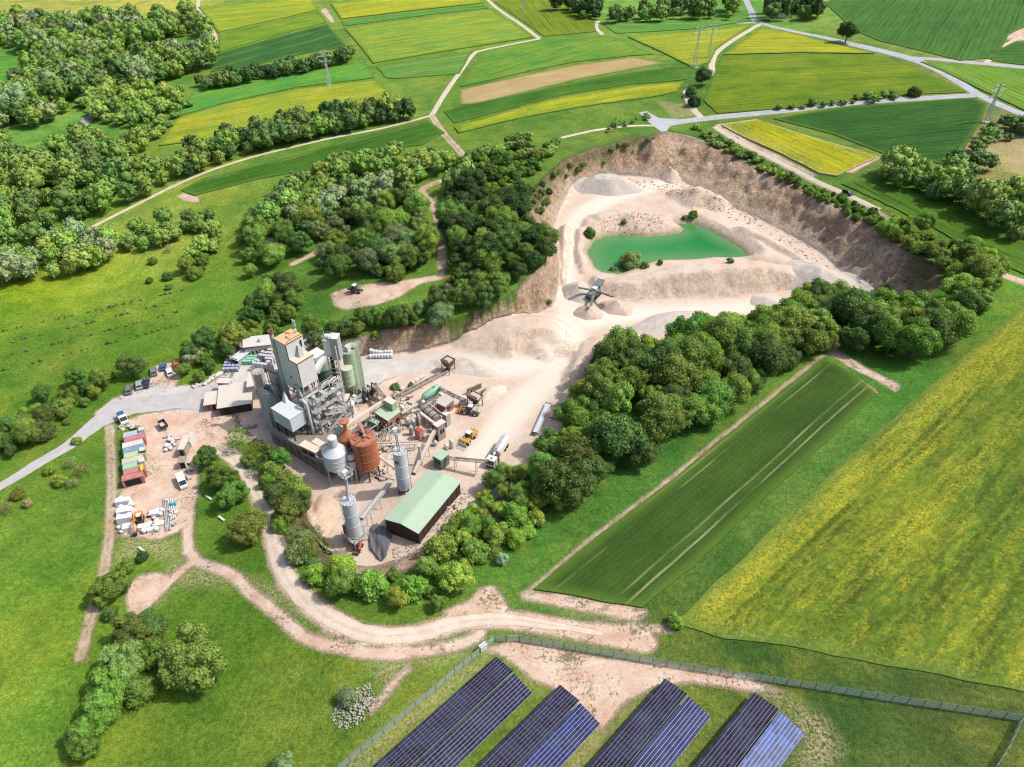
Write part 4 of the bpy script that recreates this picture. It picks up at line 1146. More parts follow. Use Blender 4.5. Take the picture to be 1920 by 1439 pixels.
for k, (sv_, zz) in enumerate(((.9, 22.5), (2.6, 21), (4.3, 19.5))):
    b = T.mb(); b.bar(F0 - U * 4.43 + V * sv_ + ZU * 13.6, F0 - U * 4.43 + V * sv_ + ZU * 27.8, .05, .05); T.part(b, "cladding_seam", M_GREYC)
b = T.mb(); b.bar(F0 - V * .04 - U * 1.2 + ZU * 17.5, F0 - V * .04 - U * .7 + ZU * 17.5, .06, .7); T.part(b, "vent", M_DSTEEL)
b = T.mb(); q = F0 + U * 1.6 - V * .45 + ZU * 14.8
b.tube([q - U * 2.2 - ZU * 2.0, q - U * 1.6 + ZU * .2, q - U * .6 + ZU * .9, q + U * .5 + ZU * .3, q + U * .9 - ZU * 2, q + U * 1.3 - ZU * 13.5], .36, 12); T.part(b, "bent_duct", M_STEEL)
# aerials on the roof
T = Thing("aerial_mast", F0 + V * 4.6 - U * 2.2 + ZU * 28.1, "mast with two white panel aerials on the tower roof", "antenna")
b = T.mb(); q = F0 + V * 4.9 - U * 2.0 + ZU * 28.1; b.tube([q, q + ZU * 3.8], .1, 8); T.part(b, "mast", M_STEEL)
for s in (-.38, .38):
    b = T.mb(); b.bar(q + U * s + ZU * 2.1, q + U * s + ZU * 3.9, .34, .2); T.part(b, "panel", M_WHITE)
b = T.mb(); b.lathe(q + ZU * .9, [(.0, -.3), (.3, -.15), (.36, .1), (.2, .35), (0, .42)], 12, False); T.part(b, "dish", M_WHITE)

# ---- chimney, ducts
C0 = P(507, 621, 30)
T = Thing("chimney", (C0[0], C0[1], 0), "slim grey steel chimney with a rusty rim beside the tall tower", "chimney")
b = T.mb(); b.tube([(C0[0], C0[1], 0), (C0[0], C0[1], 29.4)], .56, 16); T.part(b, "flue", M_STEEL)
b = T.mb(); b.lathe((C0[0], C0[1], 0), [(.58, 29.2), (.68, 29.3), (.68, 30.0), (.45, 30.0), (.45, 29.0)], 16, False); T.part(b, "rim", paint("rusted_iron", alb(150,92,66), .8, 0, .3, .1))
b = T.mb()
for z in (6, 12, 18, 24):
    b = T.mb(); b.bar((C0[0], C0[1], z), np.array([C0[0], C0[1], z]) + V * .2 + U * 1.4, .12); T.part(b, "bracket", M_STEEL)
D0 = P(508, 690, 17); D0[2] = 0
T = Thing("duct_bundle", D0, "bundle of pale upright ducts between the grey silos and the chimney", "duct")
for k, (du, dv, r, zt, mt) in enumerate(((-1.4, .1, .5, 17.5, M_PIPE), (-.4, .0, .42, 18.5, M_CREAM), (.5, .1, .38, 18, M_PIPE), (1.5, .4, .62, 16.5, M_GREYS))):
    b = T.mb(); q = D0 + U * du + V * dv; b.tube([q, q + ZU * zt], r, 12); T.part(b, "duct", mt)
b = T.mb()
for z in (4, 8, 12, 16): b.bar(D0 - U * 1.8 + ZU * z - V * .5, D0 + U * 2.2 + ZU * z - V * .3, .14)
b.bar(D0 - U * 1.9 - V * .55, D0 - U * 1.9 - V * .55 + ZU * 17, .16); b.bar(D0 + U * 2.3 - V * .4, D0 + U * 2.3 - V * .4 + ZU * 15, .16); T.part(b, "frame", M_DSTEEL)
c = P(483, 697, 14); silo("silo", "narrow beige grey silo behind the blue grey one at the left of the plant", c, 1.55, 0, 1.5, 14, paint("beige_silo", alb(196,190,180), .5, 0, .1, .2), ladder=math.radians(200))
c = P(501, 729, 13.2); T = silo("silo", "blue grey silo with a blower on top beside the square house", c, 1.95, 0, 1.2, 13.0, M_GREYS, ladder=math.radians(30))
b = T.mb(); box_uvz(b, c - U * .8 - V * .5, 1.6, 1.0, .9); b.tube([c + U * .3 + ZU * .5, c + U * 2.2 + ZU * .2, c + U * 5.2 - V * .6 - ZU * 1.2], .34, 10); T.part(b, "blower", M_DSTEEL)
b = T.mb(); box_uvz(b, c - U * 1.6 - V * 2.2 + ZU * (-11.8), 3, 1.8, 5.5); T.part(b, "filter_box", M_GREYC)
b = T.mb(); q = c - U * 3.2 - V * 1.6; q[2] = 5.0
b.prism([q, q + U * 3.4, q + U * 3.4 + V * 2.2, q + V * 2.2], [q + U * 1.5 + V * .9 + ZU * 2.0, q + U * 2.0 + V * .9 + ZU * 2.0, q + U * 2.0 + V * 1.4 + ZU * 2, q + U * 1.5 + V * 1.4 + ZU * 2]); T.part(b, "pyramid_roof", M_BLUEW)
b = T.mb(); box_uvz(b, q + U * .2 + V * .2 - ZU * 5, 3.0, 1.8, 5.0); T.part(b, "roof_base", M_GREYC)

# ---- concrete base with parapet and the square house on legs
A = P(505, 803, 5.2); Bq = P(611, 868, 5.2); wu = (Bq - A); wl_ = np.linalg.norm(wu); wu /= wl_; wv = np.array([-wu[1], wu[0], 0])
A0 = A.copy(); A0[2] = 0
T = Thing("base_building", A0, "long stained concrete base with a parapet along the bushes", "building")
b = T.mb(); box_uvz(b, A0 - ZU * .6, wl_, 9.5, 4.6, wu, wv); T.part(b, "base", M_CONCD)
for (o, l, w_, dz) in ((A0 + ZU * 4.0, wl_, .3, 1.2), (A0 + ZU * 4.0 + wv * 9.2, wl_ * .6, .3, 1.2)):
    b = T.mb(); box_uvz(b, o, l, w_, dz, wu, wv); T.part(b, "parapet", M_CONC)
b = T.mb(); box_uvz(b, A0 + ZU * 4.0 + wu * (wl_ - .3) + wv * .31, .3, 6.0, 1.2, wu, wv); T.part(b, "parapet", M_CONC)
for k in range(8):
    b = T.mb(); box_uvz(b, A0 - ZU * .4 + wu * (1.2 + k * (wl_ - 2.0) / 7) - wv * .16, .35, .16, 5.3, wu, wv); T.part(b, "pilaster", M_CONC)
b = T.mb(); b.bar(A0 + ZU * 2.4 - wv * .05 + wu * .5, A0 + ZU * 2.4 - wv * .05 + wu * (wl_ - .5), .08, .18); T.part(b, "drain_pipe", M_DSTEEL)
b = T.mb(); rail(b, [A0 + ZU * 5.2 + wv * .15, A0 + ZU * 5.2 + wv * .15 + wu * wl_ * .52], .9, .06); T.part(b, "handrail", M_STEEL)
H0 = P(543, 787, 12); hz = np.array([H0[0], H0[1], 0])
T = Thing("square_house", hz + ZU * 4, "square white house on dark steel legs above the concrete base", "building")
b = T.mb(); box_uvz(b, hz - U * 7.3 + ZU * 7.6, 7.3, 4.6, 4.3); T.part(b, "wall", M_BLUEW)
b = T.mb(); box_uvz(b, hz - U * 7.45 - V * .12 + ZU * 11.9, 7.6, 4.85, .16); T.part(b, "roof", M_BLUEW)
b = T.mb(); q = [hz - U * 6.9 + V * .4 + ZU * 7.58, hz - U * .4 + V * .4 + ZU * 7.58, hz - U * .4 + V * 4.2 + ZU * 7.58, hz - U * 6.9 + V * 4.2 + ZU * 7.58]
b.prism([(p_ + (np.mean(q, 0) - p_) * .7) - ZU * 2.2 for p_ in q], q); T.part(b, "hopper", M_GREYC)
for du in (-7.0, -3.6, -.3):
    for dv in (.3, 4.3):
        b = T.mb(); q = hz + U * du + V * dv; b.bar(q + ZU * 4.0, q + ZU * 7.65, .3); b.bar(q + ZU * 4.2, hz + U * min(du + 3.4, -.3) + V * dv + ZU * 7.4, .12); T.part(b, "leg", M_DSTEEL)
b = T.mb(); q = hz - U * 7.2 + V * 4.2 + ZU * 12.06
b.prism([q - V * .8, q + U * 1.6 - V * .8, q + U * 1.6 + V * .3, q + V * .3], [q + V * .1 + ZU * 2.6, q + U * .4 + V * .1 + ZU * 2.6, q + U * .4 + V * .3 + ZU * 2.6, q + V * .3 + ZU * 2.6]); T.part(b, "roof_fin", M_WHITE)
for (L_, F_, R_, z_, nm) in (((560.8,835), (591.7,851), (603,841), 6.6, "cream lean to roof on the concrete base nearest the parapet"), ((584,829), (600,839), (610,831), 6.2, "greyish lean to roof on the concrete base behind the cream one")):
    shed("lean_to", nm, L_, F_, R_, z_, 4.0, M_CONC, M_CREAM if z_ > 6.4 else M_FLAT, "shed", openings=((0, .1, .45, 4.6, 5.9, "opening", M_DARK), (0, .55, .9, 4.6, 5.9, "opening", M_DARK)))

# ---- gantry of platforms and pipework right of the tower
G0 = F0 + U * 3.4 - V * 1.2
T = Thing("steel_gantry", G0, "tangle of steel platforms railings and pipes in front of the tall tower", "steelwork")
GU, GV = 6.0, 10.5
for z in (3.6, 6.8, 10.0, 13.0):
    w_ = GU - (1.6 if z > 9 else 0)
    for (du_, dv_, a_, c_) in ((0, 0, w_, 1.0), (0, GV - 1.0, w_, 1.0), (0, 1.0, .9, GV - 2.0), (w_ - .9, 1.0, .9, GV - 2.0), (.9, GV * .5 - .5, w_ - 1.8, 1.0)):
        b = T.mb(); box_uvz(b, G0 + U * du_ + V * dv_ + ZU * z, a_, c_, .1); T.part(b, "walkway", M_CONC if z < 5 else M_STEEL)
    b = T.mb(); rail(b, [G0 + ZU * (z + .12), G0 + U * w_ + ZU * (z + .12), G0 + U * w_ + V * GV + ZU * (z + .12), G0 + V * GV + ZU * (z + .12)], 1.1, .09, True); T.part(b, "handrail", M_STEEL)
for du in (.1, 3.0, GU - .1):
    for dv in (.1, GV / 2, GV - .1):
        b = T.mb(); q = G0 + U * du + V * dv; b.bar(q, q + ZU * (13 if du < 4 else 10), .24); T.part(b, "column", M_STEEL)
b = T.mb()
for z in (.2, 3.6, 6.8):
    b.bar(G0 + U * GU + ZU * z, G0 + U * GU + V * GV / 2 + ZU * (z + 3.2), .12); b.bar(G0 + U * GU + V * GV + ZU * z, G0 + U * GU + V * GV / 2 + ZU * (z + 3.2), .12)
    b.bar(G0 + ZU * z, G0 + U * GU + ZU * (z + 3.2), .12)
T.part(b, "bracing", M_STEEL)
for k in range(26):
    z = rr.choice((3.75, 6.95, 10.15, 13.15)); du = rr.uniform(.4, 4.8 if z < 9 else 3.2); dv = rr.uniform(.6, GV - 1.4)
    b = T.mb(); q = G0 + U * du + V * dv + ZU * z
    if k % 3 == 0: b.tube([q, q + ZU * rr.uniform(1.0, 2.2)], rr.uniform(.35, .7), 12); nm = "vessel"
    elif k % 3 == 1: box_uvz(b, q, rr.uniform(.7, 1.6), rr.uniform(.6, 1.5), rr.uniform(.6, 1.8)); nm = "machine_box"
    else: b.tube([q, q + ZU * 1.2, q + ZU * 1.5 + V * 1.2, q + ZU * 1.5 + V * 2.4, q + V * 2.6 - ZU * 2], .16, 8); nm = "pipe"
    T.part(b, nm, rr.choice((M_STEEL, M_WHITE, M_GREYC, M_PIPE, M_BLUEW)))
for k in range(3):
    b = T.mb(); z = (.3, 3.7, 6.9)[k]; s0 = G0 + U * (GU + .5) + V * (1 if k % 2 else 8) + ZU * z; s1 = s0 + V * (6.5 if k % 2 else -6.5) + ZU * 3.2
    b.bar(s0, s1, .8, .14); rail(b, [s0 + U * .4, s1 + U * .4], 1.0, .07); T.part(b, "stair", M_STEEL)
b = T.mb(); q = G0 + U * 2.2 - V * 1.2 + ZU * 13.4
b.tube([q - U * 1 + ZU * .6, q + U * .2 + ZU * 1.2, q + U * 1.3 + ZU * .4, q + U * 1.6 - ZU * 13], .42, 12); T.part(b, "downpipe", M_STEEL)

# ---- filter house and green silos behind
q = P(592, 662, 16); q0 = np.array([q[0], q[1], 0])
T = Thing("filter_house", q0, "white box shaped filter house behind the tall tower", "building")
b = T.mb(); box_uvz(b, q0 - U * 1.8 - V * 1.8 + ZU * 10.6, 3.6, 3.6, 5.2); T.part(b, "wall", M_BLUEW)
b = T.mb(); box_uvz(b, q0 - U * 1.95 - V * 1.95 + ZU * 15.8, 3.9, 3.9, .16); T.part(b, "roof", M_WHITE)
for s in ((-1.6, -1.6), (1.6, -1.6), (-1.6, 1.6), (1.6, 1.6)):
    b = T.mb(); p_ = q0 + U * s[0] + V * s[1]; b.bar(p_, p_ + ZU * 10.7, .25); b.bar(p_ + ZU * 5, q0 + U * s[0] - V * s[1] + ZU * 10, .12); T.part(b, "leg", M_DSTEEL)
b = T.mb(); b.prism([q0 + U * a + V * c_ + ZU * 8.4 for a, c_ in ((-.4, -.4), (.4, -.4), (.4, .4), (-.4, .4))], [q0 + U * a + V * c_ + ZU * 10.6 for a, c_ in ((-1.7, -1.7), (1.7, -1.7), (1.7, 1.7), (-1.7, 1.7))]); T.part(b, "hopper", M_GREYC)
c = P(606, 684, 11.5); T = silo("silo", "wide dark green silo with a pale cone top behind the tower", c, 2.5, 0, 1.5, 11, M_DGREEN, cone_top=3.2, rails=False)
c = P(653, 658, 15.5); T = silo("silo", "tall sage green silo right of the lift tower", c, 1.85, 0, 1.0, 15.5, M_GREENS, ladder=math.radians(0))
b = T.mb(); box_uvz(b, c - U * .7 - V * .6, 1.3, 1.2, 1.6); b.tube([c + V * .6, c + V * .6 + ZU * 1.8], .35, 10); T.part(b, "roof_filter", M_WHITE)
c = P(660, 649, 15.5); silo("silo", "second sage green silo half hidden behind the tall one", c, 1.85, 0, 1.0, 15.5, M_GREENS, ladder=math.radians(340))
c = P(650, 690, 12); T = silo("silo", "short pale green silo on a frame below the lift tower", c, 1.55, 0, 6.4, 12, paint("pale_sage_sunlit_paint", alb(198,212,184), .5, 0, .08, .5), rails=False, cone_bot=2.4, legmat=M_GREENS)  # paler green with extra top dust: the sunlit roof put into the colour
b = T.mb(); box_uvz(b, np.array([c[0], c[1], 0]) + U * 1.5 - V * 1.2, 1.1, 1.0, 3.6); T.part(b, "pump_box", M_WHITE)
b = T.mb(); b.tube([c - U * 1.7 - ZU * 2.4, c - U * 4.4 - V * .8 - ZU * 2.0], .5, 10); b.tube([c - U * 1.7 - ZU * 3.6, c - U * 5 - V * 1.2 - ZU * 3.4], .3, 10); T.part(b, "air_duct", M_PIPE)
c = P(622, 632, 24); q0 = np.array([c[0], c[1], 0])
T = Thing("lift_tower", q0, "tall bucket lift tower with a boxy head house and ladder between the green silos", "tower")
b = T.mb(); box_uvz(b, q0 + U * .1 - V * 1.2 + ZU * 17.2, 2.2, 2.6, 6.8, rot2(math.radians(-5)), rot2(math.radians(85))); T.part(b, "head_house", M_GREYC)
b = T.mb(); box_uvz(b, q0 + U * .0 - V * 1.3 + ZU * 24.0, 2.4, 2.8, .15, rot2(math.radians(-5)), rot2(math.radians(85))); T.part(b, "roof", M_WHITE)
e1, e2 = rot2(math.radians(-5)), rot2(math.radians(85))
b = T.mb(); box_uvz(b, q0 - e1 * 2.4 - e2 * 1.0 + ZU * 18.2, 2.6, 2.4, 5.2, e1, e2); T.part(b, "drive_box", M_WHITE)
b = T.mb(); b.tube([q0 - e1 * 1.9 + ZU * 23.9 + e2 * .2, q0 - e1 * .5 + ZU * 23.9 + e2 * .2], .75, 14); T.part(b, "head_drum", M_WHITE)
b = T.mb(); rail(b, [q0 - e1 * 2.4 - e2 * 1.0 + ZU * 23.4, q0 + e1 * .1 - e2 * 1.0 + ZU * 23.4, q0 + e1 * .1 + e2 * 1.4 + ZU * 23.4, q0 - e1 * 2.4 + e2 * 1.4 + ZU * 23.4], 1.1, .07, True); T.part(b, "handrail", M_STEEL)
for s in ((-1.9, -1.0), (.3, -1.0), (-1.9, 1.0), (.3, 1.0)):
    b = T.mb(); p_ = q0 + e1 * s[0] + e2 * s[1]; b.bar(p_, p_ + ZU * 18.3, .2); T.part(b, "leg", M_STEEL)
b = T.mb()
for k in range(12):
    b = T.mb(); z = k * 1.5 + .8; b.bar(q0 - e1 * 1.9 - e2 + ZU * z, q0 + e1 * .3 - e2 + ZU * z, .14); b.bar(q0 + e1 * .3 - e2 + ZU * z, q0 + e1 * .3 + e2 + ZU * z, .12); T.part(b, "cross_bar", M_STEEL)
b = T.mb(); box_uvz(b, q0 - e1 * 1.4 - e2 * .6, .7, .9, 18.2, e1, e2); T.part(b, "lift_casing", M_DSTEEL)
b = T.mb(); b.tube([q0 + e1 * 1.0 - e2 * 1.5, q0 + e1 * 1.0 - e2 * 1.5 + ZU * 22], .16, 8); T.part(b, "riser", M_WHITE)
conveyor("conveyor", "roofed bridge conveyor running from the tower to the lift tower", F0 + V * 5 + U * 2 + ZU * 17.5, q0 - e1 * 2.0 + ZU * 18.6, 1.2, M_WHITE, (), .5, cover=True)
shed("compressor_house", "white flat roofed house below the short green silo", (627,751), (650,754), (655,739.6), 5.0, 0, M_BROWN, M_FLAT, "building", openings=((0, .1, .9, 1.0, 4.4, "opening", M_DARK),))
shed("annex", "low pale annex in front of the white flat roofed house", (625,764), (649,766), (650,757), 3.6, 0, M_BROWN, M_FLAT, "building")
shed("annex", "narrow white annex right of the white flat roofed house", (651,760), (662,762), (664,748), 3.4, 0, M_WHITE, M_WHITE, "building")

# ---- cone silo, banded silo, orange silos
c = P(627, 845, 9.6); T = silo("silo", "bulky pale blue silo with a cone roof and a short neck", c, 2.95, -.3, 5.0, 9.4, M_BLUEW, cone_top=2.6, rails=False, cone_bot=3.6, seg=36)
b = T.mb(); b.lathe((c[0], c[1], 0), [(1.15, 11.0), (1.15, 13.9), (1.0, 14.0), (0, 14.05)], 24, False); T.part(b, "neck", M_BLUEW)
b = T.mb(); q = np.array([c[0], c[1], 0]); b.bar(q - U * 3.2 - V * .6 + ZU * 5, q - U * 1.0 - V * .4 + ZU * 12, .5, .12); T.part(b, "roof_ladder", M_DSTEEL)
c = P(656, 849, 9.0); T = silo("silo", "slim grey silo with a dark red band beside the orange silo", c, 1.02, -.3, 4.4, 8.8, M_SILO, band=(6.6, 7.3, paint("dark_red_band", alb(150,36,52), .5)), cone_bot=1.4)
b = T.mb(); box_uvz(b, c - U * .4 - V * .4 - ZU * .2, .8, .8, 1.3); b.bar(c + ZU * .4 - U * .2, c + U * 1.0 + ZU * 1.9, .2); T.part(b, "top_filter", M_DSTEEL)
c = P(680, 821, 12.2); T = silo("silo", "big rusty orange silo with machinery on its roof", c, 3.15, -.2, 3.6, 12.0, M_ORANGE, legs=6, cone_top=.35, cone_bot=2.6, seg=40, legmat=paint("rust_brown_steel", alb(120,84,66), .7, 0, .25, .2))
q = np.array([c[0], c[1], 12.2]); rb = paint("rust_machinery", alb(172,112,84), .7, 0, .3, .4)
for k in range(7):
    b = T.mb(); d_ = rot2(YAW + (k % 2) * math.pi / 2); o = q + rot2(k * .9) * (1.2 + .5 * (k % 3)); b.bar(o - d_ * .9 + ZU * (.3 + .12 * k), o + d_ * .9 + ZU * (.3 + .12 * k), .18); T.part(b, "roof_beam", rb)
b = T.mb(); box_uvz(b, q - U * 1.5 + V * .2 + ZU * .3, 1.6, 1.2, 1.0); T.part(b, "gearbox", M_DSTEEL)
b = T.mb(); b.bar(q - U * 2.6 + V * 1.8 + ZU * 2.2, q + U * .9 + V * .2 + ZU * .6, .7, .4); T.part(b, "screw_feeder", rb)
b = T.mb(); b.bar(np.array([c[0] - .4, c[1] - 3.17, 3.7]), np.array([c[0] - .4, c[1] - 3.17, 12.0]), .09); T.part(b, "weld_seam", M_DSTEEL)
b = T.mb(); rail(b, [P(683, 899, .2), P(712, 884, .2)], 1.2, .08); T.part(b, "yard_rail", M_PIPE)
c = P(650, 816, 11); T = silo("silo", "smaller rusty orange silo with a flat capped neck behind the big one", c, 2.1, -.2, 3.0, 10.6, M_ORANGE, cone_top=2.2, rails=False, legmat=rb)
b = T.mb(); b.lathe((c[0], c[1], 0), [(.5, 12.0), (.5, 14.8), (1.15, 15.2), (1.15, 15.6), (0, 15.8)], 20, False); T.part(b, "capped_neck", M_ORANGE)
T = Thing("duct", P(633, 826, 5), "ribbed grey green duct slanting down beside the cone roof silo", "duct")
b = T.mb(); a_, c_ = P(643, 797, 11), P(627, 822, 7); b.tube([a_, c_], .95, 14); T.part(b, "duct_shell", M_GREENS)
for k in range(6):
    b = T.mb(); m_ = a_ + (c_ - a_) * (k + .5) / 6; dd = (c_ - a_) / np.linalg.norm(c_ - a_); b.tube([m_ - dd * .08, m_ + dd * .08], 1.02, 14); T.part(b, "rib", M_STEEL)
conveyor("conveyor", "long pale conveyor tube from the orange silo up to the green shed", P(646, 801, 9.5), P(716, 755, 5.5), .9, M_PIPE, (.35, .7), .4, cover=True)

# ---- the two slim silos with masts
def mast_head(T, c, z0, z1, drift):
    d_ = np.array([drift[0], drift[1], 0]); q = np.array([c[0], c[1], 0])
    for s in (-.35, .35):
        b = T.mb(); b.bar(q + U * s + ZU * z0, q + U * s + d_ + ZU * z1, .2); T.part(b, "mast", M_STEEL)
    h = q + d_ + ZU * z1
    b = T.mb(); box_uvz(b, h - U * 1.2 - V * 1.2, 2.4, 2.4, .15); T.part(b, "head_platform", M_STEEL)
    b = T.mb(); rail(b, [h - U * 1.2 - V * 1.2 + ZU * .15, h + U * 1.2 - V * 1.2 + ZU * .15, h + U * 1.2 + V * 1.2 + ZU * .15, h - U * 1.2 + V * 1.2 + ZU * .15], 1.1, .1, True); T.part(b, "handrail", M_STEEL)
    b = T.mb(); box_uvz(b, h - U * .45 - V * .7 + ZU * .15, .8, 1.2, 1.0); T.part(b, "drive_unit", M_WHITE)
    b = T.mb(); box_uvz(b, h + U * .4 + V * .1 + ZU * .15, .6, .7, .6); T.part(b, "motor", M_DSTEEL)
    b = T.mb(); b.tube([h + U * .2, q + U * .3 + ZU * (z0 + 1.6), q + U * .2 + ZU * z0], .2, 8); T.part(b, "feed_pipe", M_BLUEW)
c = P(748.7, 846, 14); T = silo("silo", "slim pale blue silo with a round emblem beside the green hall", c, 1.62, .2, 2.2, 14, M_SILO, ladder=math.radians(20), cone_bot=1.8, legmat=M_DSTEEL)
mast_head(T, c, 14.1, 19.5, (-.4, .6))
b = T.mb(); ec = np.array([c[0], c[1], 11.6]); ed = rot2(math.radians(-112)); es = np.array([-ed[1], ed[0], 0])
pts = [ec + ed * (math.sqrt(max(1.66 ** 2 - (.46 * math.cos(a)) ** 2, 0))) + es * .46 * math.cos(a) + ZU * .46 * math.sin(a) for a in np.linspace(0, 2 * math.pi, 17)]
b.tube(pts, .09, 6, False); b.tube([ec + ed * 1.66 - ZU * .4, ec + ed * 1.66 + ZU * .35], .07, 6); b.tube([ec + ed * 1.66 + ZU * .3, ec + ed * 1.64 + es * .3 + ZU * .15, ec + ed * 1.66 - ZU * .02], .06, 6); T.part(b, "emblem", M_DSTEEL)
c = P(652.8, 939, 13); gzn = -1.0
T = silo("silo", "slim pale blue silo with a tall loading mast nearest the dirt road", c, 1.62, gzn, 2.0, 13, M_SILO, ladder=math.radians(200), cone_bot=1.8)
mast_head(T, c, 13.1, 20.0, (.3, 1.0))
b = T.mb(); q = np.array([c[0], c[1], 0]); box_uvz(b, q - U * 2.1 - V * 2.1 + ZU * 1.4, 4.2, 4.2, .15); T.part(b, "lower_platform", M_STEEL)
b = T.mb(); rail(b, [q + U * s_ + V * t_ + ZU * 1.55 for s_, t_ in ((-2.1, -2.1), (2.1, -2.1), (2.1, 2.1), (-2.1, 2.1))], 1.1, .09, True); T.part(b, "handrail", M_STEEL)
for s_, t_ in ((-2, -2), (2, -2), (2, 2), (-2, 2)):
    b = T.mb(); p_ = q + U * s_ + V * t_; b.bar(p_ + ZU * (gzn - .6), p_ + ZU * 1.5, .26); T.part(b, "platform_leg", M_STEEL)
b = T.mb(); box_uvz(b, q - U * 3.2 - V * .8 + ZU * gzn, .9, 1.2, 4.2); T.part(b, "control_cabinet", M_DSTEEL)
conveyor("conveyor", "galvanised belt conveyor rising between the two slim silos", P(735, 900, 1.2), P(677, 973, 5.6), 1.0, M_STEEL, (.2, .5, .8), .4, belt=M_STEEL)
T = Thing("screw_conveyor", P(725, 868, 2), "pale inclined screw tube reaching the slim emblem silo from the orange silo", "conveyor")
b = T.mb(); b.tube([P(708, 855, 4.5), P(744, 881, 3.2)], .3, 10); T.part(b, "tube", M_PIPE)
b = T.mb(); b.bar(P(725, 868, 3.7), P(725, 868, 3.7) - ZU * 4.0, .15); T.part(b, "support", M_STEEL)

# ---- green hall
z = 4.4
T = shed("hall", "long hall with a pale green roof and dark brown walls", (720.6,974.7), (784,1001.8), (863.6,904.7), z, .6, M_BROWN, M_ROOFG, "building", pitch=.9, gable=True, Bk=(802.7,876.5), over=.12, thick=.14)
pl, pf, pr = P(720.6,974.7,z), P(784,1001.8,z), P(863.6,904.7,z); pb = pl + pr - pf
m0, m1 = (pl + pf) / 2 + ZU * .9, (pb + pr) / 2 + ZU * .9
for (s0, s1) in ((pf, pr), (pl, pb)):
    b = T.mb(); b.bar(s0 + ZU * .02, s1 + ZU * .02, .18, .16); T.part(b, "gutter", M_GREYC)
for k in range(9):
    b = T.mb(); e0 = pf + (pr - pf) * (k + .1) / 9; nrm = (pf - pl) / np.linalg.norm(pf - pl) * -.05; b.bar(e0 + nrm + ZU * -.15, e0 + nrm - ZU * 3.6, .14); T.part(b, "wall_post", M_DSTEEL)
drape("tarpaulin", [(697,990),(708,984),(722,990),(736,1006),(730,1030),(724,1052),(714,1054),(704,1042),(696,1030),(694,1006)], paint("black_tarpaulin", alb(104,104,110), .4, 0, .25, .1), .35, .3, .3)
tp = bpy.data.objects["tarpaulin"]
tq = at(712, 1018)
for v_ in tp.data.vertices:
    x_, y_ = v_.co.x, v_.co.y
    v_.co.z += .75 * float(fbm(np.array([(x_ * .95 + y_ * .25) * 1.1]), np.array([y_ * .18]), 4, 3)[0]) + .3
pass
tp["kind"] = "thing"; tag(tp, "black tarpaulin crumpled over the bank by the gable of the green roofed hall", "tarpaulin")

# ---- crushing line
shed("crusher_house", "small house with a green roof and brick walls beside the crushing line", (701,775.4), (727.2,790.8), (751.6,771.6), 3.8, 0, M_BRICK, M_ROOFG, "building", pitch=.5, openings=((1, .1, .3, .3, 2.4, "door", M_DARK), (1, .6, .85, .4, 2.4, "opening", M_DARK)))
T = Thing("transfer_box", P(731, 755, 3), "grey green transfer box behind the green roof of the brick house", "machine")
b = T.mb(); q = P(731, 752, 6.6); q[2] = 0; box_uvz(b, q - U * 1.6 - V * .8 + ZU * 4.4, 3.2, 1.7, 2.2); T.part(b, "casing", M_GREENS)
b = T.mb(); box_uvz(b, q - U * 1.7 - V * .9 + ZU * 6.6, 3.4, 1.9, .12); T.part(b, "lid", M_FLAT)
for s in (-1.4, 1.4):
    b = T.mb(); b.bar(q + U * s, q + U * s + ZU * 4.5, .25); T.part(b, "leg", M_DSTEEL)
shed("lean_to", "grey green lean to below the brick house with the green roof", (692,790), (707,797), (716,789), 2.6, 0, M_DGREEN, M_ROOFG, "shed")
T = Thing("tank", P(808, 737, 0), "mint green horizontal tank lying by the crushing line", "tank")
a_, c_ = P(795, 745, 2.2), P(823, 727, 3.0); dd = (c_ - a_) / np.linalg.norm(c_ - a_)
b = T.mb(); b.tube([a_ - dd * .6, a_, a_ + dd * .4, c_ - dd * .4, c_, c_ + dd * .5], [.5, .95, 1.15, 1.25, 1.1, .4], 18); T.part(b, "vessel", M_MINT)
for f in (.2, .8):
    b = T.mb(); q = a_ + (c_ - a_) * f; b.bar(q - ZU * .2, np.array([q[0], q[1], -.2]), 1.6, .4, dd); T.part(b, "saddle", M_CONC)
b = T.mb(); q = a_ + (c_ - a_) * .7; b.tube([q + ZU * 1.1, q + ZU * 1.7], .25, 10); T.part(b, "manhole", M_MINT)
shed("brick_cabin", "red brick cabin with a flat grey roof beside the parked loader", (817,754.6), (834.4,764.5), (851,749.4), 3.0, 0, M_BRICK, paint("grey_felt_roof", alb(196,192,190), .8, 0, .1, .3), "building", openings=((0, .15, .4, .2, 2.1, "door", M_RED), (1, .3, .6, 1.1, 2.0, "window", M_GLASS)))
T = Thing("rotary_drum", P(808, 779, 0), "rusty grey rotary drum with hoops lying between the conveyors", "machine")
a_, c_ = P(797, 769, 2.6), P(820, 788, 2.6); dd = (c_ - a_) / np.linalg.norm(c_ - a_)
b = T.mb(); b.tube([a_, c_], 1.35, 22); T.part(b, "drum", paint("drum_steel", alb(164,150,144), .6, .1, .25, .3))
for f in (.15, .5, .85):
    b = T.mb(); q = a_ + (c_ - a_) * f; b.tube([q - dd * .12, q + dd * .12], 1.48, 22); T.part(b, "hoop", M_DSTEEL)
    b = T.mb(); b.bar(np.array([q[0], q[1], -.2]), q - ZU * 1.2, 1.8, .5, dd); T.part(b, "roller_stand", M_CONC)
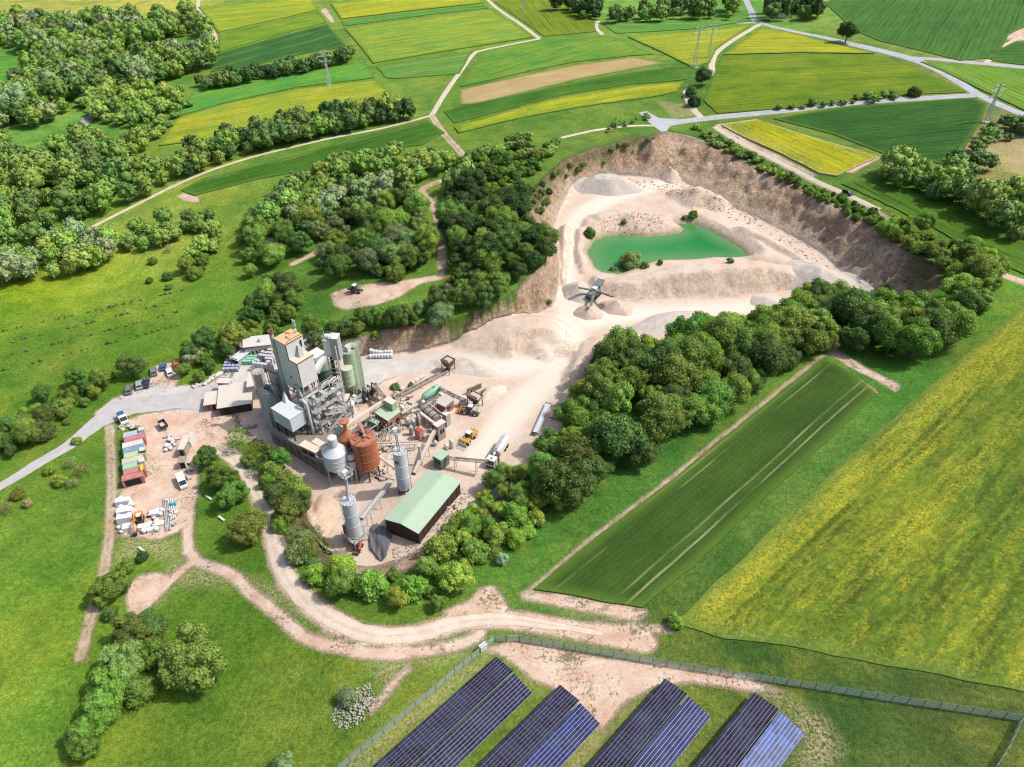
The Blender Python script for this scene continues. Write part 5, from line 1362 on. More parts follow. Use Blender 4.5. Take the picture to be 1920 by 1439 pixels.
for s in (-1, 1):
    sd = np.array([-dd[1], dd[0], 0]) * s * 1.9
    b = T.mb(); b.bar(a_ + sd + ZU * 1.0 - dd, c_ + sd + ZU * 1.0 + dd, .2); 
    for f in (0, .5, 1): q = a_ + (c_ - a_) * f + sd; b.bar(q + ZU * 1.0, np.array([q[0], q[1], -.2]), .16)
    T.part(b, "side_rail", M_PIPE)
shed("screen_house", "beige box shaped screen house at the end of the drum", (812.6,796), (820,802.6), (834.6,790.8), 5.4, .0, M_CONC, M_FLAT, "building", openings=((1, .3, .5, 2.2, 3.8, "opening", M_DARK), (1, .62, .8, 2.4, 3.6, "opening", M_DARK), (0, .2, .8, .4, 1.8, "opening", M_DARK)))
T = Thing("switch_cabinet", P(835, 790, 0), "upright grey cabinet beside the beige screen house", "cabinet")
b = T.mb(); q = P(836, 775, 4.2); q[2] = 0; box_uvz(b, q - U * .8 - V * .8, 1.6, 1.6, 4.2); T.part(b, "casing", M_GREYC)
b = T.mb(); box_uvz(b, q - U * .85 - V * .85 + ZU * 4.2, 1.7, 1.7, .1); T.part(b, "lid", M_WHITE)
def post(px, py, h, label, r=.14, mat=None):
    q = at(px, py); T = Thing("post", q, label, "post")
    b = T.mb(); b.tube([q, q + ZU * h], r, 8); T.part(b, "shaft", mat or M_DSTEEL)
    b = T.mb(); b.tube([q + ZU * h, q + ZU * (h + .5)], r * 2, 8); T.part(b, "cap", mat or M_DSTEEL)
post(842, 794, 5.2, "dark post with a thick head right of the grey cabinet"); post(784, 804, 5.0, "dark post rising behind the red ribbed box")
T = Thing("ribbed_box", at(787, 822), "red box with pale ribs under the dark post", "machine")
q = at(787, 823); b = T.mb(); box_uvz(b, q - U * .9 - V * .7, 1.8, 1.4, 3.4); T.part(b, "casing", M_RED)
for k in range(4):
    b = T.mb(); box_uvz(b, q - U * .95 - V * .76 + ZU * (.5 + k * .75), 1.9, 1.52, .22); T.part(b, "rib", M_FLAT)
conveyor("conveyor", "long belt conveyor on the sand up to the square hopper", P(737.5, 746, 1.6), P(838, 693, 1.2), 1.1, M_PIPE, (.1, .3, .5, .7), .4)
conveyor("conveyor", "dark thin belt from the mint tank to the rusty hopper", P(824, 728, 4.2), P(872, 751, 2.4), .9, M_DSTEEL, (.5, .8), .4)
conveyor("conveyor", "pale belt slanting from the black frame to the brick house", P(702, 720, 4.4), P(724, 748, 5.4), .9, M_PIPE, (.3,), .4)
conveyor("conveyor", "pale belt climbing to the beige screen house", P(776, 888, .8), P(815, 806, 5.2), .9, M_PIPE, (.3, .6, .85), .35, belt=M_FLAT)
conveyor("conveyor", "loading belt stretching from the green cabin to the tanker truck", P(838, 858, 3.8), P(914, 865, 5.2), .9, M_PIPE, (.2, .72), .35)
conveyor("conveyor", "belt beside the drum running down to the screen house", P(787, 773, 4.5), P(816, 795, 5.0), .7, M_PIPE, (.5,), .3, belt=M_FLAT)
conveyor("conveyor", "short belt from the mint tank down to the drum", P(825, 741, 3.0), P(787, 762, 2.4), .8, M_PIPE, (.3, .7), .35)
conveyor("conveyor", "belt lying low between the brick house and the drum", P(752, 776, 2.0), P(785, 756, 3.2), .8, M_GREENS, (.5,), .35, belt=M_FLAT)
T = Thing("pipe_run", P(743, 832, 0), "pair of pale pipes on low posts behind the emblem silo", "pipe")
for dy in (0, 5):
    b = T.mb(); b.tube([P(703, 831 + dy, 2.4), P(785, 828 + dy, 2.4)], .22, 10); T.part(b, "pipe", M_PIPE)
for f in (.1, .5, .9):
    b = T.mb(); q = P(703 + 82 * f, 833, 2.3); b.bar(q, np.array([q[0], q[1], -.3]), .2); T.part(b, "post", M_STEEL)
T = Thing("downpipe", P(786, 880, 0), "pale upright pipe by the green hall", "pipe")
b = T.mb(); q = P(786, 838, 6.5); b.tube([q, q - ZU * 6.8], .3, 10); T.part(b, "pipe", M_PIPE)
b = T.mb(); b.tube([q, q + ZU * .5], .55, 10); T.part(b, "collar", M_PIPE)
T = Thing("control_cabin", at(826, 862), "green roofed control cabin at the foot of the loading belt", "cabin")
q = P(827, 852, 4.2); q[2] = 0; b = T.mb(); box_uvz(b, q - U * 1.3 - V * 1.5 + ZU * .4, 2.6, 3.0, 3.6); T.part(b, "wall", M_DGREEN)
b = T.mb(); box_uvz(b, q - U * 1.5 - V * 1.7 + ZU * 4.0, 3.0, 3.4, .16); T.part(b, "roof", M_ROOFG)
b = T.mb(); box_uvz(b, q - U * 1.0 - V * 1.56 + ZU * 2.0, 2.0, .08, 1.0); T.part(b, "window", M_GLASS)
for s in (-1.2, 1.2):
    b = T.mb(); b.bar(q + U * s - V * 1.4 - ZU * .2, q + U * s - V * 1.4 + ZU * .5, .2); T.part(b, "leg", M_DSTEEL)
shed("shelter", "low grey shelter between the control cabin and the green hall", (808,860), (822,868), (832,862), 2.2, .3, M_CONC, M_FLAT, "shed")

def hopper_bin(name, label, L, F, R, z, z0, mat, fill):
    pl, pf, pr = P(*L, z), P(*F, z), P(*R, z); pb = pl + pr - pf; q = [pl, pf, pr, pb]; cen = (pl + pr) / 2
    T = Thing(name, (cen[0], cen[1], z0), label, "hopper")
    for i in range(4):
        a, c = q[i], q[(i + 1) % 4]
        lo = [p_ + (cen - p_) * .45 - ZU * (z - z0) * .55 for p_ in (a, c)]
        n = np.cross(c - a, ZU); n /= np.linalg.norm(n)
        b = T.mb(); b.prism([a, c, lo[1], lo[0]], [p_ + n * .14 for p_ in (a, c, lo[1], lo[0])]); T.part(b, "side_plate", mat)
        b = T.mb(); b.bar(a + (cen - a) * .15 - ZU * .3, np.array([*(a + (cen - a) * .1)[:2], z0 - .2]), .24); T.part(b, "leg", mat)
        b = T.mb(); b.bar(a, c, .22, .3); T.part(b, "rim", mat)
    b = T.mb(); qq = [p_ + (cen - p_) * .08 - ZU * .25 for p_ in q]
    if np.cross(qq[1] - qq[0], qq[2] - qq[0])[2] < 0: qq = qq[::-1]
    b.prism([p_ - ZU * .5 for p_ in qq], [p_ + (cen - p_) * .4 + ZU * .45 for p_ in qq]); T.part(b, "gravel_fill", fill)
    b = T.mb(); b.bar(cen - ZU * (z - z0) * .55, cen - ZU * (z - z0) * .8, 1.6, 1.2); T.part(b, "feeder", M_DSTEEL)
M_GRAVELFILL = paint("gravel_fill", alb(206,184,166), .95, 0, .15, 0)
hopper_bin("feed_hopper", "square rusty hopper full of gravel at the end of the long belt", (826,675.4), (841,682.7), (853.6,674), 4.4, .3, paint("rusty_plate", alb(120,98,86), .7, 0, .25, .3), M_GRAVELFILL)
hopper_bin("feed_hopper", "grey green hopper box behind the loader with the orange boom", (874,741), (897,752), (906,742), 3.6, .2, paint("green_grey_plate", alb(120,118,96), .7, 0, .25, .3), M_GRAVELFILL)
for (a_, c_, nm) in (((876,740), (902,727), "sleeper wall left of the ramp behind the grey green hopper"), ((903,744), (911,737), "sleeper wall right of the ramp behind the grey green hopper")):
    T = Thing("retaining_wall", at(*a_), nm, "wall"); p0, p1 = at(*a_), at(*c_)
    for k in range(3):
        b = T.mb(); b.bar(p0 + ZU * (.4 + k * .62), p1 + ZU * (.3 + k * .5), .35, .56); T.part(b, "sleeper", paint("weathered_timber", alb(132,120,98), .9, 0, .25, .3))
T = Thing("jaw_crusher", P(690, 737, 0), "black steel machine frame at the left end of the crushing line", "machine")
q = P(690, 738, 2.0); q[2] = 0
for k in range(4):
    b = T.mb(); o = q + U * (k - 1.5) * .2 + V * (k - 1.5) * 1.5; b.bar(o - U * 1.1, o - U * .9 + ZU * 4.2, .28); b.bar(o + U * 1.1, o + U * .9 + ZU * 4.2, .28); b.bar(o - U * .95 + ZU * 4.2, o + U * .95 + ZU * 4.2, .28); T.part(b, "portal", M_DSTEEL)
b = T.mb(); box_uvz(b, q - U * .8 - V * 2.2 + ZU * 1.2, 1.6, 4.2, 1.8); T.part(b, "crusher_body", M_DSTEEL)
b = T.mb(); box_uvz(b, q - U * .5 - V * 1.0 + ZU * 3.0, 1.0, 2.4, .7); T.part(b, "cover", M_WHITE)
b = T.mb(); b.bar(q + V * 2.6 + ZU * .3, q + V * 3.6 + ZU * 3.5, .2); T.part(b, "brace", M_DSTEEL)
conveyor("conveyor", "short dark belt between the black frame and the brick house", P(694, 744, 1.8), P(713, 752, 2.4), .9, M_DSTEEL, (), .4)
T = Thing("concrete_kerb", at(718, 712), "pale concrete strip leaning away from the black frame", "kerb")
b = T.mb(); b.bar(at(708, 724) + ZU * .3, at(728, 704) + ZU * .3, .9, .6); T.part(b, "block", M_FLAT)
for k in range(5):
    f0, f1 = k / 5, (k + .9) / 5
    T = Thing("concrete_block", at(750 + 44 * f0, 733 - 27 * f0), "%s concrete block from the left in the row beside the long sand belt" % ("first", "second", "third", "fourth", "fifth")[k], "concrete block", "concrete blocks beside the long belt")
    b = T.mb(); b.bar(at(752 + 44 * f0, 734 - 27 * f0) + ZU * .45, at(752 + 44 * f1, 734 - 27 * f1) + ZU * .45, 1.1, .9); T.part(b, "block", M_FLAT)

# ---- buildings by the entrance
shed("workshop", "large flat dusty roofed workshop at the entrance to the plant", (407,763), (472.6,757), (466,716), 2.9, 0, M_BROWN, M_FLAT, "building", over=.5, openings=((0, .1, .3, .2, 2.2, "door", M_DARK), (0, .7, .9, .9, 2.0, "window", M_GLASS)))
shed("brick_annex", "low brick annex on the left end of the workshop", (381,761.5), (407,758), (410,733), 2.3, 0, M_BRICK, M_FLAT, "building", openings=((0, .2, .4, .8, 1.9, "window", M_GLASS), (0, .6, .8, .1, 2.0, "door", M_DARK)))
shed("annex", "small pale annex behind the workshop", (404,722), (430,720), (438,711), 3.4, 0, M_BEIGE, M_FLAT, "building")
shed("store_house", "tall beige store between the workshop and the slim silo", (462,726), (478,725), (476,699), 5.0, 0, M_BEIGE, M_FLAT, "building", openings=((1, .05, .5, .2, 3.4, "opening", M_DARK),))
T = shed("office_building", "long low office with a pale grey roof and a row of windows behind the plant", (456.6,652), (510,647), (503,628.8), 3.8, 0, M_BEIGE, paint("pale_grey_roof", alb(212,206,202), .7, 0, .08, .2), "building", pitch=.6, openings=tuple((0, .07 + k * .155, .15 + k * .155, 1.1, 2.6, "window", M_GLASS) for k in range(6)))
b = T.mb(); q = P(485, 641, 4.3); b.prism([q - U * .6, q + U * .6, q + V * .9], [q + ZU * 1.2, q + ZU * 1.2 + V * .01, q + ZU * 1.0 + V * .5]); T.part(b, "dormer", M_GREYC)
shed("canopy", "pale grey open canopy beside the mint green pallets", (437,669), (446,678), (457,660), 2.4, .0, M_GREYC, M_BLUEW, "shed", openings=((0, .1, .9, .2, 2.8, "opening", M_DARK),))

T = Thing("retaining_wall", at(622, 1040), "curved concrete retaining wall below the slim silo nearest the dirt road", "wall")
wp = smooth_line([at(*q) for q in ((592, 1012), (606, 1030), (624, 1042), (640, 1044), (650, 1034))], 1.6)
for k in range(len(wp) - 1):
    b = T.mb(); b.bar(wp[k] + ZU * .5, wp[k + 1] + ZU * .5, .35, 2.4); T.part(b, "panel", M_CONC)

# ---- small machines, pipes and cabinets that fill the plant
MM = [M_STEEL, M_PIPE, M_WHITE, M_FLAT, M_GREYC, M_GREENS, M_CONC, M_DSTEEL, M_BLUEW]
for i in range(64):
    reg = [(600, 770, 655, 806), (690, 742, 760, 830), (755, 748, 800, 835), (640, 715, 685, 770), (575, 800, 640, 830), (700, 800, 730, 850), (800, 770, 850, 850), (560, 640, 610, 665)][i % 8]
    px = rr.uniform(reg[0], reg[2]); py = rr.uniform(reg[1], reg[3]); q = at(px, py); a = YAW + rr.choice((0, math.pi / 2)) + rr.uniform(-.1, .1); e1, e2 = rot2(a), rot2(a + math.pi / 2); m1, m2 = rr.choice(MM), rr.choice(MM)
    k = i % 4
    T = Thing(("small_machine", "bent_pipe", "small_tank", "walkway")[k], q, ("pale machine box among the steelwork of the plant", "bent pipe on a frame among the steelwork of the plant", "small upright tank among the steelwork of the plant", "short railed walkway among the steelwork of the plant")[k], ("machine", "pipe", "tank", "walkway")[k], "small equipment around the plant")
    h = rr.uniform(1.2, 3.2)
    if k == 0:
        b = T.mb(); box_uvz(b, q - e1 * .7 - e2 * .5, 1.4, 1.0, h * .6, e1, e2); T.part(b, "casing", m1)
        b = T.mb(); box_uvz(b, q - e1 * .8 - e2 * .6 + ZU * h * .6, 1.6, 1.2, .1, e1, e2); T.part(b, "lid", M_FLAT)
        b = T.mb(); b.tube([q + e1 * .7 + ZU * .5, q + e1 * 1.3 + ZU * .5], .3, 10); T.part(b, "motor", m2)
    elif k == 1:
        b = T.mb(); b.tube([q - e1 * 1.8 + ZU * .2, q - e1 * 1.8 + ZU * h, q + e1 * 1.8 + ZU * h, q + e1 * 1.8 + ZU * (h + 1.2)], .17, 8); T.part(b, "pipe", rr.choice((M_PIPE, M_STEEL, M_WHITE)))
        for s in (-1.2, 1.2):
            b = T.mb(); b.bar(q + e1 * s, q + e1 * s + ZU * h, .12); T.part(b, "post", M_DSTEEL)
    elif k == 2:
        b = T.mb(); b.lathe(q, [(.6, .5), (.62, h), (.35, h + .35), (0, h + .4)], 14, False); T.part(b, "vessel", m1)
        for s in (0, 2.1, 4.2):
            b = T.mb(); b.bar(q + rot2(s) * .5, q + rot2(s) * .5 + ZU * .7, .12); T.part(b, "leg", M_STEEL)
    else:
        b = T.mb(); box_uvz(b, q - e1 * 1.6 - e2 * .45 + ZU * h, 3.2, .9, .1, e1, e2); T.part(b, "deck", M_STEEL)
        b = T.mb(); rail(b, [q - e1 * 1.6 - e2 * .45 + ZU * h, q + e1 * 1.6 - e2 * .45 + ZU * h], 1.0, .07); T.part(b, "handrail", M_STEEL)
        for s in (-1.4, 1.4):
            b = T.mb(); b.bar(q + e1 * s, q + e1 * s + ZU * h, .16); T.part(b, "post", M_STEEL)
# ================================================================== vehicles and loose things
def heading(a, b):
    A_, B_ = at(*a), at(*b)
    return math.atan2(B_[1] - A_[1], B_[0] - A_[0])
def extrude(b, prof, y0, y1):
    """side profile [(x, z)] pulled across y0..y1"""
    n = len(prof)
    A_ = [(x, y0, z) for x, z in prof]; B_ = [(x, y1, z) for x, z in prof]
    return b.add(A_ + B_, [tuple(range(n)), tuple(reversed(range(n, 2 * n)))] + [(k, k + n, (k + 1) % n + n, (k + 1) % n) for k in range(n)])
def wheel(root, x, y, r, w, z=None, rim=None):
    b = MB(); b.tube([(x, y - w / 2, z or r), (x, y + w / 2, z or r)], r, 16); t_ = b.build("wheel", M_TYRE, root)
    b = MB(); b.tube([(x, y - w / 2 - .02, z or r), (x, y + w / 2 + .02, z or r)], r * .52, 12); b.build("rim", rim or M_STEEL, t_)
def car_paint(name, c): return paint(name, c, .25, 0, .05, .12, spec=.5)
def car(px, py, rz, col, label, L=4.3, Wd=1.78, H=1.45, van=False, group="cars parked at the plant"):
    w = at(px, py); r = empty("parked_car" if not van else "van", w, rz, label, "car" if not van else "van", group if not van else None)
    h = L / 2
    b = MB()
    if van:
        extrude(b, [(-h, .35), (h, .35), (h, .95), (h - .55, 1.15), (h - 1.25, H), (-h + .1, H + .02), (-h, H - .1)], -Wd / 2, Wd / 2)
    else:
        extrude(b, [(-h, .32), (h, .32), (h, .72), (h - .9, .92), (-h + .45, .95), (-h, .85)], -Wd / 2, Wd / 2)
    b.build("body", col, r)
    b = MB()
    if van:
        extrude(b, [(h - .55, 1.16), (h - .5, 1.17), (h - 1.2, H + .01), (h - 1.26, H - .02)], -Wd / 2 + .1, Wd / 2 - .1); b.build("windscreen", M_GLASS, r)
        for s in (-1, 1):
            b = MB(); b.box((h - 1.35, s * Wd / 2, 1.35), (.8, .04, .5)); b.build("side_window", M_GLASS, r)
    else:
        base = [(h - 1.0, .9), (-h + .35, .93), (-h + .75, H - .04), (h - 1.75, H - .03)]
        extrude(b, base, -Wd / 2 + .12, Wd / 2 - .12); b.build("window", M_GLASS, r)
        b = MB(); extrude(b, [(h - 1.72, H - .05), (-h + .72, H - .06), (-h + .85, H), (h - 1.85, H + .01)], -Wd / 2 + .16, Wd / 2 - .16); b.build("roof", col, r)
        for s in (-1, 1):
            b = MB(); b.bar((h - 1.0, s * (Wd / 2 - .13), .9), (h - 1.75, s * (Wd / 2 - .17), H), .08); b.bar((-h + .35, s * (Wd / 2 - .13), .92), (-h + .75, s * (Wd / 2 - .17), H), .1); b.build("pillar", col, r)
    for x in (-h + .8, h - .85):
        for s in (-1, 1): wheel(r, x, s * (Wd / 2 - .1), .32, .22)
    for s in (-1, 1):
        b = MB(); b.box((h - .02, s * (Wd / 2 - .3), .68), (.08, .36, .16)); b.build("headlight", M_WHITE, r)
        b = MB(); b.box((-h + .01, s * (Wd / 2 - .25), .78), (.06, .26, .16)); b.build("tail_light", M_RED, r)
        b = MB(); b.box((h - 1.25, s * (Wd / 2 + .1), 1.0), (.12, .2, .14)); b.build("mirror", M_DSTEEL, r)
    return r
CG, CB, CW, CO, CS, CN = (car_paint("grey_car_paint", alb(120,126,128)), car_paint("blue_car_paint", alb(60,92,150)), car_paint("white_car_paint", alb(240,240,238)), car_paint("orange_car_paint", alb(206,92,50)), car_paint("silver_car_paint", alb(170,176,182)), car_paint("navy_car_paint", alb(40,48,84)))
CK = car_paint("black_car_paint", alb(42, 44, 50))
hd = heading((338,892), (348,918))
car(343, 907, hd, CW, "white delivery van parked in the storage yard", 4.8, 1.8, 2.0, van=True)
hp = heading((290, 708), (287, 690))
car(289, 700, hp, CG, "grey car at the top left corner of the car park"); car(307, 691, hp - .1, CB, "small blue car beside the meadow edge of the car park", 3.6)
car(319, 701, hp + .1, CW, "white car under the trees at the right of the car park"); car(333, 687, hp, CO, "orange red pickup at the far end of the car park", 4.6, 1.9, 1.7)
hq = heading((243, 740), (246, 724))
car(243, 734, hq, CG, "grey car at the lower left end of the roadside row"); car(262, 725, hq + .15, CS, "silver car in the middle of the roadside row"); car(275, 722, hq, CN, "dark blue car at the right end of the roadside row")
car(1589, 364, heading((1580,360), (1600,369)), CK, "black car driving on the gravel track above the pit", group="cars on the move")
car(702, 507, heading((694,500), (706,514)), CS, "silver car parked on the lawn under the willow", group="cars on the lawn"); car(717, 512, heading((715,500), (718,520)), CG, "grey car parked beside the silver one on the lawn", group="cars on the lawn")
r = car(232, 789, heading((228,782), (236,796)), CW, "small white flatbed truck standing at the kerb above the containers", 4.6, 1.9, 2.0, van=True)
b = MB(); b.box((-.9, 0, 2.1), (1.6, 1.7, .3)); b.build("blue_load", CB, r)

def wheel_loader(px, py, rz, label, body, rear, boom, cab, s=1.0):
    w = at(px, py); r = empty("wheel_loader", w, rz, label, "wheel loader"); r.scale = (s,) * 3
    b = MB(); extrude(b, [(-3.6, .9), (-.3, .9), (-.3, 2.1), (-1.2, 2.5), (-3.3, 2.3), (-3.6, 1.9)], -1.1, 1.1); b.build("engine_cover", rear, r)
    b = MB(); b.box((1.2, 0, 1.2), (2.2, 1.5, .8)); b.build("front_frame", body, r)
    b = MB(); extrude(b, [(-.9, 1.9), (.7, 1.9), (.5, 3.35), (-.8, 3.35)], -.8, .8); b.build("cab_glass", M_GLASS, r)
    b = MB(); b.box((-.15, 0, 3.42), (1.7, 1.75, .16)); b.build("cab_roof", cab, r)
    for s_ in (-1, 1):
        for x, sl in ((-.85, .1), (.62, -.12)):
            b = MB(); b.bar((x, s_ * .8, 1.9), (x + sl, s_ * .8, 3.4), .12); b.build("cab_post", M_DSTEEL, r)
        b = MB(); b.bar((.9, s_ * .55, 2.0), (2.7, s_ * .55, 1.7), .28, .45); b.bar((2.7, s_ * .55, 1.7), (3.6, s_ * .5, .75), .26, .4); b.build("lift_arm", boom, r)
    b = MB(); extrude(b, [(3.4, .15), (4.9, .1), (5.0, .2), (3.9, .5), (3.6, 1.5), (3.45, 1.5), (3.3, .8)], -1.5, 1.5); b.build("bucket", boom if boom is not body else M_STEEL, r)
    for x in (-2.0, 1.7):
        for s_ in (-1, 1): wheel(r, x, s_ * 1.15, .82, .62, rim=CW)
        b = MB(); extrude(b, [(x - 1.0, 1.5), (x - .7, 1.75), (x + .7, 1.75), (x + 1.0, 1.5)], -1.45, 1.45); b.build("mudguard", body, r)
    b = MB(); b.tube([(-2.6, .4, 2.3), (-2.6, .4, 3.2)], .1, 8); b.build("exhaust", M_DSTEEL, r)
    return r
YELM = paint("yellow_machine_paint", alb(214,164,70), .5, 0, .15, .25)
AMB = paint("orange_machine_paint", alb(222,150,60), .5, 0, .15, .2)
wheel_loader(882, 775, heading((906,779), (864,772)), "grey and white wheel loader with an orange boom beside the brick cabin", paint("charcoal_paint", alb(110,106,100), .5, 0, .15, .2), paint("stone_grey_paint", alb(190,186,170), .5, 0, .15, .2), AMB, CW, .82)
wheel_loader(879, 826, heading((892,812), (866,840)), "yellow wheel loader standing alone on the yard", YELM, YELM, YELM, CW, .86).children
# tanker truck
w = at(933, 857); r = empty("tanker_truck", w, heading((946,834), (918,880)), "white tanker truck waiting under the loading belt", "truck")
b = MB(); b.tube([(-5.4, 0, 2.3), (-5.1, 0, 2.3), (.6, 0, 2.3), (.9, 0, 2.3)], [.7, 1.15, 1.2, .7], 20); b.build("tank", CW, r)
for x in (-4, -2.2, -.4):
    b = MB(); b.tube([(x, 0, 3.45), (x, 0, 3.7)], .35, 12); b.build("manhole", M_STEEL, r)
for s in (-1, 1):
    b = MB(); b.bar((-5.2, s * 1.05, 1.5), (.7, s * 1.05, 1.5), .12, .5); b.build("side_skirt", CW, r)
b = MB(); b.bar((-5.3, .0, 3.62), (.6, 0, 3.62), .5, .06); b.build("walkway", M_STEEL, r)
b = MB(); b.box((-1, 0, .95), (9.6, .9, .3)); b.build("chassis", M_DSTEEL, r)
b = MB(); b.box((1.8, .0, 1.7), (1.4, 2.0, 1.2)); b.build("pump_unit", M_DSTEEL, r)
b = MB(); b.tube([(1.4, -.2, 2.4), (1.7, -.1, 3.0), (2.5, 0, 2.9)], .3, 10); b.build("filter", CW, r)
b = MB(); extrude(b, [(2.8, .6), (4.9, .6), (4.95, 1.6), (4.7, 2.9), (4.5, 3.0), (2.8, 3.0)], -1.15, 1.15); b.build("cab", CW, r)
b = MB(); extrude(b, [(4.97, 1.65), (5.0, 1.68), (4.76, 2.75), (4.72, 2.75)], -1.0, 1.0); b.build("windscreen", M_GLASS, r)
b = MB(); b.box((3.9, 0, 3.06), (.5, .5, .1)); b.build("roof_hatch", M_DSTEEL, r)
b = MB(); b.box((4.97, 0, .9), (.1, 2.1, .5)); b.build("bumper", M_DSTEEL, r)
for s in (-1, 1):
    b = MB(); b.box((4.0, s * 1.16, 2.2), (1.0, .04, .8)); b.build("side_window", M_GLASS, r)
    b = MB(); b.box((4.7, s * 1.35, 2.3), (.12, .2, .6)); b.build("mirror", M_DSTEEL, r)
    for x in (-4.4, -3.1, 1.6, 3.9): wheel(r, x, s * 1.0, .5, .35)
# tracked crusher on the quarry floor
w = at(1114, 556); w[2] -= .1
T = Thing("mobile_crusher", w, "green grey tracked crusher with three folded out belts on the quarry floor", "crusher")
M_CR = paint("crusher_green", alb(112,136,134), .5, .1, .15, .2)
dx = P(1130, 535, 4) - P(1103, 566, 3.0); dx[2] = 0; dx /= np.linalg.norm(dx); dy = np.array([-dx[1], dx[0], 0]); o = w + ZU * .2
for s in (-1, 1):
    b = T.mb(); box_uvz(b, o - dx * 3.0 + dy * (s * 1.3 - .3), 5.2, .6, .9, dx, dy); T.part(b, "track", M_TYRE)
b = T.mb(); box_uvz(b, o - dx * 3.4 - dy * 1.2 + ZU * 1.0, 6.0, 2.4, 1.3, dx, dy); T.part(b, "body", M_CR)
b = T.mb(); box_uvz(b, o - dx * .4 - dy * .6 + ZU * 2.3, 2.4, 1.6, .8, dx, dy); T.part(b, "engine_house", M_BLUEW)
q = [o + dx * 2.2 + s * dy + ZU * 2.2 for s in (-.9, .9)] + [o + dx * 4.4 + s * dy + ZU * 2.8 for s in (.9, -.9)]
b = T.mb(); b.prism([p_ for p_ in q], [p_ + (p_ - np.mean(q, 0)) * .5 + ZU * 1.3 for p_ in q]); T.part(b, "feed_bin", M_CR)
for (e, nm) in (((1085, 540), "side_belt"), ((1150, 557), "side_belt"), ((1108, 573), "tail_belt")):
    tip = P(*e, w[2] + (4.2 if nm == "side_belt" else 3.2)); root_ = o + ZU * 2.0 + (tip - o) * .12
    b = T.mb(); b.bar(root_, tip, .9, .3); t_ = T.part(b, nm, M_CR)
    b = T.mb(); b.bar(root_ + ZU * .2, tip + ZU * .2, .7, .06); b.build("belt", M_RUBBER, t_)
    b = T.mb(); b.bar(root_ - ZU * .4, root_ + (tip - root_) * .6 - ZU * .1, .12); T.part(b, "strut", M_STEEL)
for s in (-1, 1):
    b = T.mb(); b.bar(o - dx * 3.0 + dy * s + ZU * 1.0, o - dx * 3.4 + dy * s + ZU * 2.9, .2); T.part(b, "post", M_CR)
# tractor
w = at(668, 548); r = empty("tractor", w, heading((664,548), (682,549)), "tractor with red wheels on the dirt yard in the wood", "tractor")
b = MB(); b.box((.9, 0, 1.2), (2.0, .8, .8)); b.build("bonnet", paint("dark_tractor_paint", alb(90,100,90), .5), r)
b = MB(); extrude(b, [(-1.0, 1.0), (.2, 1.0), (.05, 2.6), (-.9, 2.6)], -.75, .75); b.build("cab", M_GLASS, r)
b = MB(); b.box((-.4, 0, 2.66), (1.3, 1.6, .14)); b.build("cab_roof", CW, r)
RW = paint("red_wheel_rim", alb(186,60,70), .5)
for s in (-1, 1): wheel(r, -.6, s * .95, .85, .45, rim=RW); wheel(r, 1.5, s * .8, .6, .35, rim=RW)
b = MB(); b.box((-2.2, 0, .9), (1.4, 1.6, .5)); b.bar((-1.6, 0, .8), (-.8, 0, .8), .2); b.build("implement", M_DSTEEL, r)
# small excavator among the pallets, orange loader under the silo
w = at(262, 978); r = empty("excavator", w, heading((266,962), (262,1000)), "orange excavator with its arm stretched between white wrapped stacks", "excavator")
for s in (-1, 1):
    b = MB(); b.box((0, s * .8, .35), (2.6, .45, .7)); b.build("track", M_TYRE, r)
b = MB(); b.box((-.5, 0, 1.3), (2.4, 1.9, 1.0)); b.build("body", AMB, r)
b = MB(); b.box((.5, .5, 1.9), (1.1, .9, 1.5)); b.build("cab", M_GLASS, r)
b = MB(); b.box((.5, .5, 2.7), (1.15, .95, .1)); b.build("cab_roof", CW, r)
b = MB(); b.bar((.6, -.35, 1.6), (2.8, -.4, 3.2), .35, .45); b.bar((2.8, -.4, 3.2), (4.6, -.45, 1.4), .3, .4); b.build("arm", AMB, r)
b = MB(); b.box((4.7, -.45, 1.0), (.6, .9, .8)); b.build("bucket", M_DSTEEL, r)
w = at(672, 1030); r = empty("skid_loader", w, heading((676,1018), (668,1036)), "small orange loader under the slim silo nearest the dirt road", "loader")
b = MB(); b.box((-.2, 0, 1.0), (2.0, 1.3, .9)); b.build("body", paint("signal_orange", alb(226,96,44), .5), r)
b = MB(); b.box((.2, 0, 1.8), (.9, 1.1, .9)); b.build("cab", M_GLASS, r)
b = MB(); b.box((1.6, 0, .5), (.6, 1.5, .6)); b.build("bucket", M_DSTEEL, r)
for x in (-.9, .7):
    for s in (-1, 1): wheel(r, x, s * .75, .42, .3)

